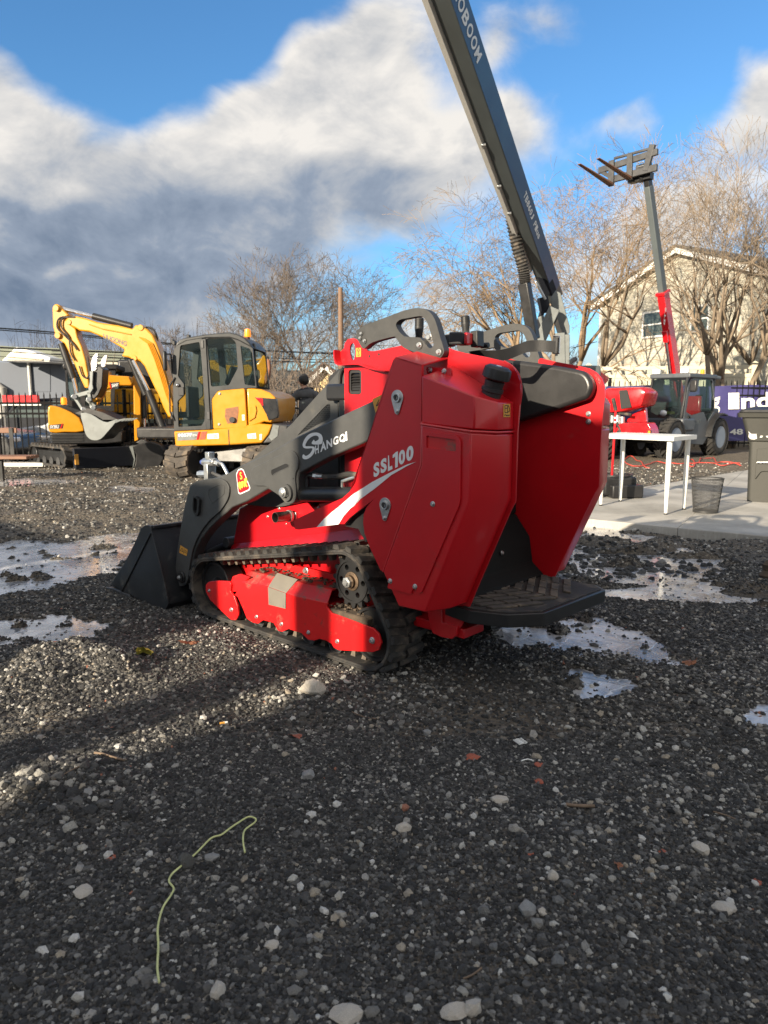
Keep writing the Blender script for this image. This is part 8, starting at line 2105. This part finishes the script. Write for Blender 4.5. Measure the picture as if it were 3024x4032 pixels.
def wire(label, pts, r_=.02):
    P_ = []
    for (x, y, dep) in pts: r__ = ray(x * PX, y * PX); t = dep / r__[1]; P_.append((r__[0] * t, dep, CAM_H + r__[2] * t))
    o0 = Vector(P_[0]); o = MB().tube([Vector(p) - o0 for p in smooth_poly(P_, 4, False)], r_, 5).build('power_line', 'wire'); o.location = o0
    tag(o, label, 'power line', 'overhead wires')
wire('upper pair of overhead wires at the left, higher one', [(-60, 705, 26), (120, 718, 28), (370, 742, 30), (560, 757, 33), (735, 763, 36)], .028)
wire('upper pair of overhead wires at the left, lower one', [(-60, 709, 26), (120, 722, 28), (370, 745, 30)], .02)
wire('thick overhead wire crossing in front of the grey building roof', [(-60, 748, 18), (120, 756, 19), (370, 765, 21)], .022)
wire('overhead wire just below the thick one at the left', [(-60, 754, 18), (120, 766, 19), (300, 775, 21)], .012)
wire('thin overhead wire over the cream gable', [(-60, 765, 18), (120, 780, 19), (300, 795, 21)], .008)
wire('middle overhead wire right of the cab', [(560, 772, 33), (650, 776, 36), (735, 778, 38)], .02)
wire('lowest overhead wire right of the cab', [(560, 779, 33), (650, 782, 36), (760, 783, 38)], .026)
wire('highest overhead wire right of the cab beside the peach house', [(600, 759, 33), (740, 766, 36), (760, 767, 36)], .022)
wire('pale wire between the boom lift and the cream house', [(1235, 752, 20), (1262, 745, 22), (1290, 738, 24)], .012)

# ------------------------------------------------------------------ bare winter trees
def bare_tree(label, px, depth, top_py, spread, mat, seed, r0=.16, stems=3, up=.5, droop=0.0, levels=5, twig=1.0, fork=.30, first=.28, leanx=0.0, name='bare_tree', kids=4, mat2=None, thin=.55):
    rr = random.Random(seed); X = (px - 829.5) / 1534 * depth / .99; H = (880 - top_py) / 1534 * depth + CAM_H
    o = thing(name, label, 'tree', (X, depth, 0), 0)
    limbs, crown, fine = MB(), MB(), MB()
    def vec(d, a):
        q = Vector((rr.gauss(0, 1), rr.gauss(0, 1), rr.gauss(0, 1))); q = (q - d * q.dot(d)).normalized(); return (d * math.cos(a) + q * math.sin(a)).normalized()
    def grow(p, d, L, r, lv):
        n = 4 if lv < 3 else (3 if lv < 6 else 2); pts = [p]; rs = [r]; kk = []
        for i in range(n):
            wob = .15 + .022 * lv
            d = (d + Vector((rr.gauss(0, wob), rr.gauss(0, wob), rr.gauss(0, wob * .7))) + Vector((0, 0, up * (.22 if lv < 2 else .10) - (droop * .16 if lv >= 3 else 0)))).normalized()
            p = p + d * (L / n); pts.append(p); rs.append(max(.0048 * depth / 24, r * (1 - .55 * (i + 1) / n))); kk.append((p, d, rs[-1]))
        (limbs if lv == 0 else crown if lv < 3 else fine).tube(pts, rs, 7 if lv < 2 else (4 if lv < 3 else 3))
        cx_ = (p.x - leanx * H * .25) / spread; cz_ = (p.z - H * .52) / (H * .48); ex_ = cx_ * cx_ + (p.y / spread) ** 2 + (cz_ * cz_ if cz_ > 0 else 0)
        if lv >= levels or (lv > 2 and ex_ > 1.0 and rr.random() < .55 + .5 * (ex_ - 1)): return
        if ex_ > .8: L *= .8
        m_ = kids - (rr.random() < thin)
        for j in range(m_ + (1 if lv == 0 else 0)):
            i = rr.randint(1 if lv else 2, n - 1) if j else n - 1; q, dd, r1 = kk[i]
            grow(q, vec(dd, rr.uniform(.25, .85) if j else rr.uniform(.1, .4)), L * rr.uniform(.58, .82), min(r1, r * .62) * rr.uniform(.75, 1), lv + 1)
    for s_ in range(stems):
        a = 2 * PI * s_ / stems + rr.uniform(-.5, .5); d = Vector((math.cos(a) * fork + leanx, math.sin(a) * fork, 1)).normalized()
        grow(Vector((math.cos(a) * r0 * .6, math.sin(a) * r0 * .6, -.1)), d, H * first * rr.uniform(.9, 1.15), r0 * rr.uniform(.7, 1.0) / (1 if stems == 1 else 1.25), 0)
    limbs.build('trunk', mat, o, smooth=180, fix=False); crown.build('branches', mat, o, smooth=180, fix=False)
    for c in o.children:
        if c.name.startswith('branches'): c['kind'] = 'stuff'
    t = fine.build('twigs', mat2 or mat, o, smooth=0, fix=False); t['kind'] = 'stuff'
    return o
bare_tree('broad grey bare tree left of the utility pole, leaning trunks', 628, 44, 562, 6.0, 'bark_grey', 3, r0=.24, stems=3, up=.5, levels=6, fork=.5, first=.36, thin=.7)
bare_tree('slimmer grey bare tree directly left of the utility pole', 712, 47, 568, 5.6, 'bark_grey', 8, r0=.22, stems=2, up=.45, levels=6, fork=.3, first=.38, thin=.6)
bare_tree('grey bare tree behind the peach house, right of the utility pole', 775, 52, 600, 3.4, 'bark_grey', 21, r0=.15, stems=2, up=.3, levels=5, fork=.4, first=.30)
bare_tree('small grey bare tree beside the orange beacon of the cab', 575, 40, 600, 3.0, 'bark_grey', 14, r0=.15, stems=2, up=.35, levels=5, fork=.4, first=.32)
bare_tree('golden brown bare tree with drooping twigs behind the boom lift', 1160, 26, 300, 4.6, 'bark_gold', 5, r0=.22, stems=3, up=.38, droop=1.0, levels=6, fork=.62, first=.27, leanx=-.25, thin=.45)
bare_tree('tall bare tree with two dark trunks between the boom lift and cream house', 1247, 24, 240, 3.3, 'bark_tan', 12, r0=.19, stems=2, up=.55, levels=6, fork=.22, first=.30, mat2='bark_gold', thin=.85)
bare_tree('tall tan bare tree with many stems in front of the cream house', 1556, 20.0, 222, 2.9, 'bark_tan', 31, r0=.20, stems=4, up=.72, levels=6, fork=.26, first=.30, thin=.97)
bare_tree('bare tree at the right edge of the photo beside the tan one', 1690, 22, 330, 2.6, 'bark_tan', 44, r0=.16, stems=2, up=.6, levels=5, fork=.3, first=.3)
bare_tree('far reddish bare tree above the yellow boom', 205, 62, 665, 3.0, 'bark_grey', 51, r0=.2, stems=1, up=.3, levels=5, first=.35)
bare_tree('far reddish bare tree between the yellow boom and the cab', 400, 60, 700, 3.0, 'bark_grey', 55, r0=.18, stems=2, up=.3, levels=5, first=.3)

# ------------------------------------------------------------------ the man in the grey jacket
def skin_mesh(joints, edges, name, mat, parent, sub=2):
    me = bpy.data.meshes.new(name); me.from_pydata([j[0] for j in joints], edges, []); o = bpy.data.objects.new(name, me); COL.objects.link(o); o.parent = parent
    sk_ = o.modifiers.new('skin', 'SKIN'); ly = me.skin_vertices[0] if me.skin_vertices else None
    if ly is None:
        bpy.context.view_layer.objects.active = o; bm = bmesh.new(); bm.from_mesh(me); bm.verts.layers.skin.verify(); bm.to_mesh(me); bm.free(); ly = me.skin_vertices[0]
    for k, j in enumerate(joints): r_ = j[1]; ly.data[k].radius = r_ if isinstance(r_, tuple) else (r_, r_)
    ly.data[0].use_root = True
    if sub: s_ = o.modifiers.new('sub', 'SUBSURF'); s_.levels = sub; s_.render_levels = sub
    sk_.use_smooth_shade = True; me.materials.append(M[mat]); return o
pc = at_depth(662 * PX, 880 * PX, 13.6)
man = thing('person', 'man with short black hair in a grey hooded jacket, seen from behind, reaching left', 'person', (pc.x, pc.y, 0), 0)
j = [((0, 0, .93), (.15, .11)), ((0, 0, 1.12), (.15, .12)), ((-.0, .0, 1.30), (.17, .12)), ((-.01, 0, 1.40), (.13, .09)), ((-.03, .01, 1.47), (.055, .055)),
     ((-.17, 0, 1.36), (.068, .068)), ((-.33, .06, 1.20), (.056, .056)), ((-.52, .10, 1.08), (.045, .045)), ((.17, 0, 1.36), (.068, .068)), ((.26, .03, 1.12), (.055, .055)), ((.20, .16, .95), (.045, .045)),
     ((-.10, 0, .86), (.09, .09)), ((-.11, .02, .48), (.065, .065)), ((-.12, 0, .10), (.05, .05)), ((.10, 0, .86), (.09, .09)), ((.12, .02, .48), (.065, .065)), ((.13, 0, .10), (.05, .05)), ((-.12, .14, .05), (.04, .035)), ((.13, .14, .05), (.04, .035))]
skin_mesh(j, [(0, 1), (1, 2), (2, 3), (3, 4), (3, 5), (5, 6), (6, 7), (3, 8), (8, 9), (9, 10), (0, 11), (11, 12), (12, 13), (0, 14), (14, 15), (15, 16), (13, 17), (16, 18)], 'body', 'trousers', man)
jk = [((0, 0, .95), (.165, .125)), ((0, 0, 1.12), (.165, .13)), ((-.0, .0, 1.30), (.185, .135)), ((-.01, -.01, 1.41), (.12, .09)), ((-.18, 0, 1.355), (.080, .080)), ((-.33, .06, 1.20), (.068, .068)), ((-.48, .09, 1.10), (.052, .052)), ((.18, 0, 1.355), (.080, .080)), ((.27, .03, 1.12), (.066, .066)), ((.22, .13, .98), (.052, .052)), ((-.02, -.055, 1.46), (.085, .05))]
skin_mesh(jk, [(0, 1), (1, 2), (2, 3), (3, 4), (4, 5), (5, 6), (3, 7), (7, 8), (8, 9), (3, 10)], 'jacket', 'jacket', man)
MB().lathe((-.035, .02, 1.45), (-.12, .1, 1), [(.052, 0), (.050, .1)], 14).build('neck', 'skin', man)
hc = Vector((-.055, .04, 1.60)); MB().ball(hc, .092, 18, 14, (.86, 1.02, 1.18)).build('head', 'skin', man, smooth=180)
MB().ball(hc + Vector((-.10, .01, -.01)), .026, 8, 6, (.4, .8, 1.2)).build('ear', 'skin', man, smooth=180)
MB().ball(hc + Vector((-.02, .105, -.005)), .018, 8, 6, (.8, 1, 1.3)).build('nose', 'skin', man, smooth=180)
hr = MB(); hr.ball(hc + Vector((.012, -.018, .028)), .100, 20, 14, (.95, 1.0, 1.08)); o = hr.build('hair', 'hair', man, smooth=180)
rr = random.Random(2)
for v in o.data.vertices: v.co += (v.co - hc) * rr.uniform(-.05, .09)
def hand(parent, c, fwd, side, mat='skin'):
    c = Vector(c); f = Vector(fwd).normalized(); s_ = Vector(side).normalized(); u = f.cross(s_)
    J = [(tuple(c), (.030, .02)), (tuple(c + f * .05), (.034, .016)), (tuple(c + f * .085), (.036, .014))]; E_ = [(0, 1), (1, 2)]
    for k, (o_, L) in enumerate(((-.028, .055), (-.010, .065), (.010, .060), (.027, .045))):
        b0 = len(J); J += [(tuple(c + f * .09 + s_ * o_), .009), (tuple(c + f * (.09 + L * .6) + s_ * o_ * 1.1 - u * .008), .008), (tuple(c + f * (.09 + L) + s_ * o_ * 1.1 - u * .025), .007)]; E_ += [(2, b0), (b0, b0 + 1), (b0 + 1, b0 + 2)]
    b0 = len(J); J += [(tuple(c + f * .035 - s_ * .035), .011), (tuple(c + f * .065 - s_ * .058 - u * .01), .009)]; E_ += [(0, b0), (b0, b0 + 1)]
    return skin_mesh(J, E_, 'hand', mat, parent, 1)
hand(man, (-.52, .10, 1.08), (-1, .1, -.35), (0, 1, 0)); hand(man, (.19, .17, .93), (-.4, .5, -.7), (1, 0, 0))

# ------------------------------------------------------------------ single stones and litter in the foreground
def hz(x, y): return float(height(np.array([x]), np.array([y]))[0])
def litter(name, label, cat, me_, px, py, sc=1.0, rz=0, lift=0.0, group=None):
    g = gp(px, py); o = bpy.data.objects.new(name, me_); COL.objects.link(o); o.location = (g[0], g[1], hz(*g) + lift); o.rotation_euler = (0, 0, rz)
    o.scale = (sc,) * 3 if not isinstance(sc, tuple) else sc
    for p in me_.polygons: p.use_smooth = False
    return tag(o, label, cat, group)
def stone(px, py, wpx, mat, label, seed, flat=.75, rz=0):
    g = gp(px, py); s_ = wpx / 1534 * math.hypot(g[1], CAM_H) / 2 * 1.05
    m_ = stone_mesh(seed, 2, flat, .28, M[mat], 'stone'); litter('stone', label, 'stone', m_, px, py, s_, rz, s_ * flat * .35, 'stones picked out on the gravel')
for a in ((677, 1493, 66, 'stone_pale', 'biggest pale angular stone on the gravel just behind the red track', 101, .7, .5), (402, 1880, 42, 'stone_dark', 'large dark lump of stone against the yellow twine', 102, .9, 0), (664, 1688, 30, 'stone_grey', 'pale grey stone alone in the middle of the foreground', 103, .9, 1),
          (872, 1808, 36, 'stone_pale', 'oblong pale stone below the middle of the picture, beside a smaller one', 104, .6, 1.2), (1138, 1988, 42, 'stone_grey', 'block shaped grey stone beside a round tan pebble', 105, .8, .3), (1170, 1996, 22, 'stone_pale', 'round tan pebble touching the block shaped grey stone', 106, .8, 0),
          (1562, 1960, 40, 'stone_pale', 'flat speckled round stone near the right edge', 107, .55, 0), (1192, 1920, 28, 'stone_pale', 'rough pale stone above the block shaped one', 108, .8, 0), (1512, 1838, 34, 'stone_pale', 'rugged whitish stone cluster at the right', 109, .6, 2), (470, 2157, 38, 'stone_pale', 'tall pale grey stone at the bottom of the picture', 110, .9, 0),
          (748, 2204, 50, 'stone_pale', 'whitish stone cut by the bottom edge of the photo', 111, .5, 0), (179, 1937, 40, 'stone_pale', 'long tan stone in the left foreground', 112, .5, .9), (985, 2195, 46, 'stone_pale', 'pale slab of stone at the bottom edge right of the middle', 113, .5, .3), (1022, 2190, 40, 'stone_pale', 'rounded white stone at the bottom edge', 114, .7, 0),
          (588, 2052, 30, 'stone_pale', 'pinkish flat stone right of the lower end of the twine', 115, .5, 0), (1080, 1745, 32, 'stone_pale', 'bright white chip of stone right of the middle', 116, .5, 0), (460, 1868, 26, 'stone_grey', 'small grey stone under the twine bend', 117, .6, 0), (190, 1737, 26, 'stone_grey', 'grey angular stone on the left mound', 118, .7, 0),
          (1420, 1868, 24, 'stone_dark', 'dark cube like stone in the right foreground', 119, .9, 0), (922, 1585, 22, 'stone_grey', 'small pale stone behind the middle one', 120, .7, 0)): stone(*a)
def bits(seed, n=1, w=.04, flat=.25, mat='brick_red'): return stone_mesh(seed, 2, flat, .3, M[mat], 'chip')
for k, (px, py, w_, lab) in enumerate(((1020, 1638, 34, 'flat reddish brick chip in the middle of the right foreground'), (1165, 1652, 22, 'small brick fragment next to a pale pebble'), (1162, 1695, 26, 'thin brick chip below the brick fragment'), (240, 1860, 26, 'brick chip in the left foreground'), (1145, 1867, 18, 'bright red brick bit near the block shaped stone'), (130, 1445, 26, 'orange brick lump on the sunlit heap at the left'), (1636, 1905, 22, 'brick fragment at the right edge'), (1430, 1850, 18, 'dark red brick nugget in the right foreground'))):
    g = gp(px, py); s_ = w_ / 1534 * math.hypot(g[1], CAM_H) / 2; litter('brick_chip', lab, 'brick chip', bits(200 + k), px, py, s_, k, s_ * .1, 'broken brick bits')
def leaf(px, py, w_, mat, label, seed, curl=.35, lobes=5):
    rr = random.Random(seed); g = gp(px, py); s_ = w_ / 1534 * math.hypot(g[1], CAM_H) / 2; m = MB(); n = 30; ring = []
    for k in range(n):
        a = 2 * PI * k / n; r_ = s_ * (.62 + .38 * abs(math.cos(a * lobes / 2)) + rr.uniform(-.08, .08)); ring.append((r_ * math.cos(a), r_ * math.sin(a) * .75, s_ * curl * (math.sin(a * 2 + seed) + rr.uniform(-.2, .5))))
    mid = [(x * .5, y * .5, z * .6 + s_ * .12 * rr.uniform(0, 1)) for x, y, z in ring]; vs = ring + mid + [(0, 0, 0)]
    fs = [(k, (k + 1) % n, n + (k + 1) % n, n + k) for k in range(n)] + [(n + k, n + (k + 1) % n, 2 * n) for k in range(n)]
    t = s_ * .02 + .0006; m.add([(x, y, z + t) for x, y, z in vs], fs); m.add(vs, [tuple(reversed(f)) for f in fs])
    m.tube([(s_ * .5, 0, 0), (s_ * 1.0, .1 * s_, .1 * s_), (s_ * 1.35, .3 * s_, .15 * s_)], s_ * .02, 4)
    o = m.build('leaf', mat, smooth=0, fix=False); o.location = (g[0], g[1], hz(*g) + s_ * curl * .6 + .004); o.rotation_euler = (rr.uniform(-.2, .2), rr.uniform(-.3, .3), rr.uniform(0, 6)); return tag(o, label, 'leaf')
leaf(310, 1432, 58, 'leaf_yellow', 'crumpled yellow green leaf on the sunlit gravel in front of the bucket', 1, .30)
leaf(408, 1401, 50, 'leaf_brown', 'flat dark brown leaf between the yellow leaf and the track', 2, .08)
leaf(1490, 1432, 34, 'leaf_brown', 'brown leaf frozen into the big puddle near the platform', 3, .15)
leaf(1645, 1538, 36, 'leaf_brown', 'rust coloured leaf in the puddle at the right edge', 4, .15)
leaf(1335, 1890, 22, 'leaf_brown', 'small curled brown leaf in the right foreground', 5, .3, 2)
leaf(640, 1590, 26, 'leaf_red', 'dull red leaf in the hollow behind the track', 6, .2)
ground_line('twine', 'pale yellow twine lying in a loose curve over the foreground gravel', 'twine', 'twine', [(345, 2145), (341, 2110), (343, 2060), (342, 2025), (352, 1985), (371, 1955), (376, 1940), (366, 1925), (372, 1910), (385, 1898), (420, 1868), (455, 1838), (480, 1832), (505, 1815), (535, 1796), (552, 1798), (551, 1806), (530, 1822), (526, 1845), (530, 1868)], lambda x, y: (x * PX, y * PX), .0024, .013, smoothk=6)
def stick_(pts, r_, lab, name='twig', mat='twig', cat='twig'): return ground_line(name, lab, cat, mat, pts, lambda x, y: (x * PX, y * PX), r_, r_ + .004, smoothk=2)
stick_([(206, 1647), (240, 1656), (270, 1661)], .004, 'flat splinter of wood in the left foreground'); stick_([(120, 1727), (150, 1712), (178, 1698)], .002, 'thin dark twig on the left mound')
stick_([(760, 1536), (785, 1548), (812, 1556)], .002, 'thin straw behind the biggest stone'); stick_([(1222, 1755), (1250, 1757), (1284, 1760)], .005, 'broken brown stick in the right middle foreground')
stick_([(1540, 1760), (1565, 1768), (1588, 1776)], .002, 'thin twig at the right'); stick_([(1126, 1648), (1140, 1642), (1152, 1646)], .0022, 'small pale curl of plastic above the brick fragment', 'plastic_scrap', 'white_paint', 'scrap')
stick_([(862, 1402), (880, 1398)], .003, 'bit of straw under the rear track'); stick_([(1000, 2128), (1020, 2122), (1040, 2110)], .002, 'pale straw at the bottom right of the middle')
g = gp(1125, 1603); o = thing('plastic_scrap', 'white gridded scrap of plastic on the gravel right of the middle', 'scrap', (g[0], g[1], hz(*g) + .012), .4)
for k in range(4): MB().box(-.016, .016, -.016 + k * .010, -.010 + k * .010, 0, .003).build('bar', 'white_paint', o)
MB().box(-.018, -.012, -.018, .020, 0, .003).build('bar', 'white_paint', o); MB().box(.004, .010, -.018, .020, 0, .003).build('bar', 'white_paint', o)
g = gp(482, 1564); o = thing('cigarette_butt', 'orange and white cigarette butt lying on the gravel in the left middle foreground', 'cigarette butt', (g[0], g[1], hz(*g) + .008), .3)
MB().cyl((-.012, 0, 0), (.006, 0, 0), .004, n=10).build('filter', 'ochre_label', o); MB().cyl((.006, 0, 0), (.016, 0, .001), .0038, n=10).build('paper', 'white_paint', o)
g = gp(1657, 1258); o = MB().lathe((0, 0, 0), (0, 0, 1), [(.05, 0), (.055, .02), (.03, .05), (.04, .09), (.01, .12)], 10).build('clod', 'mud'); o.location = (g[0], g[1], hz(*g)); tag(o, 'dark brown lump at the right edge beside the ice', 'clod')
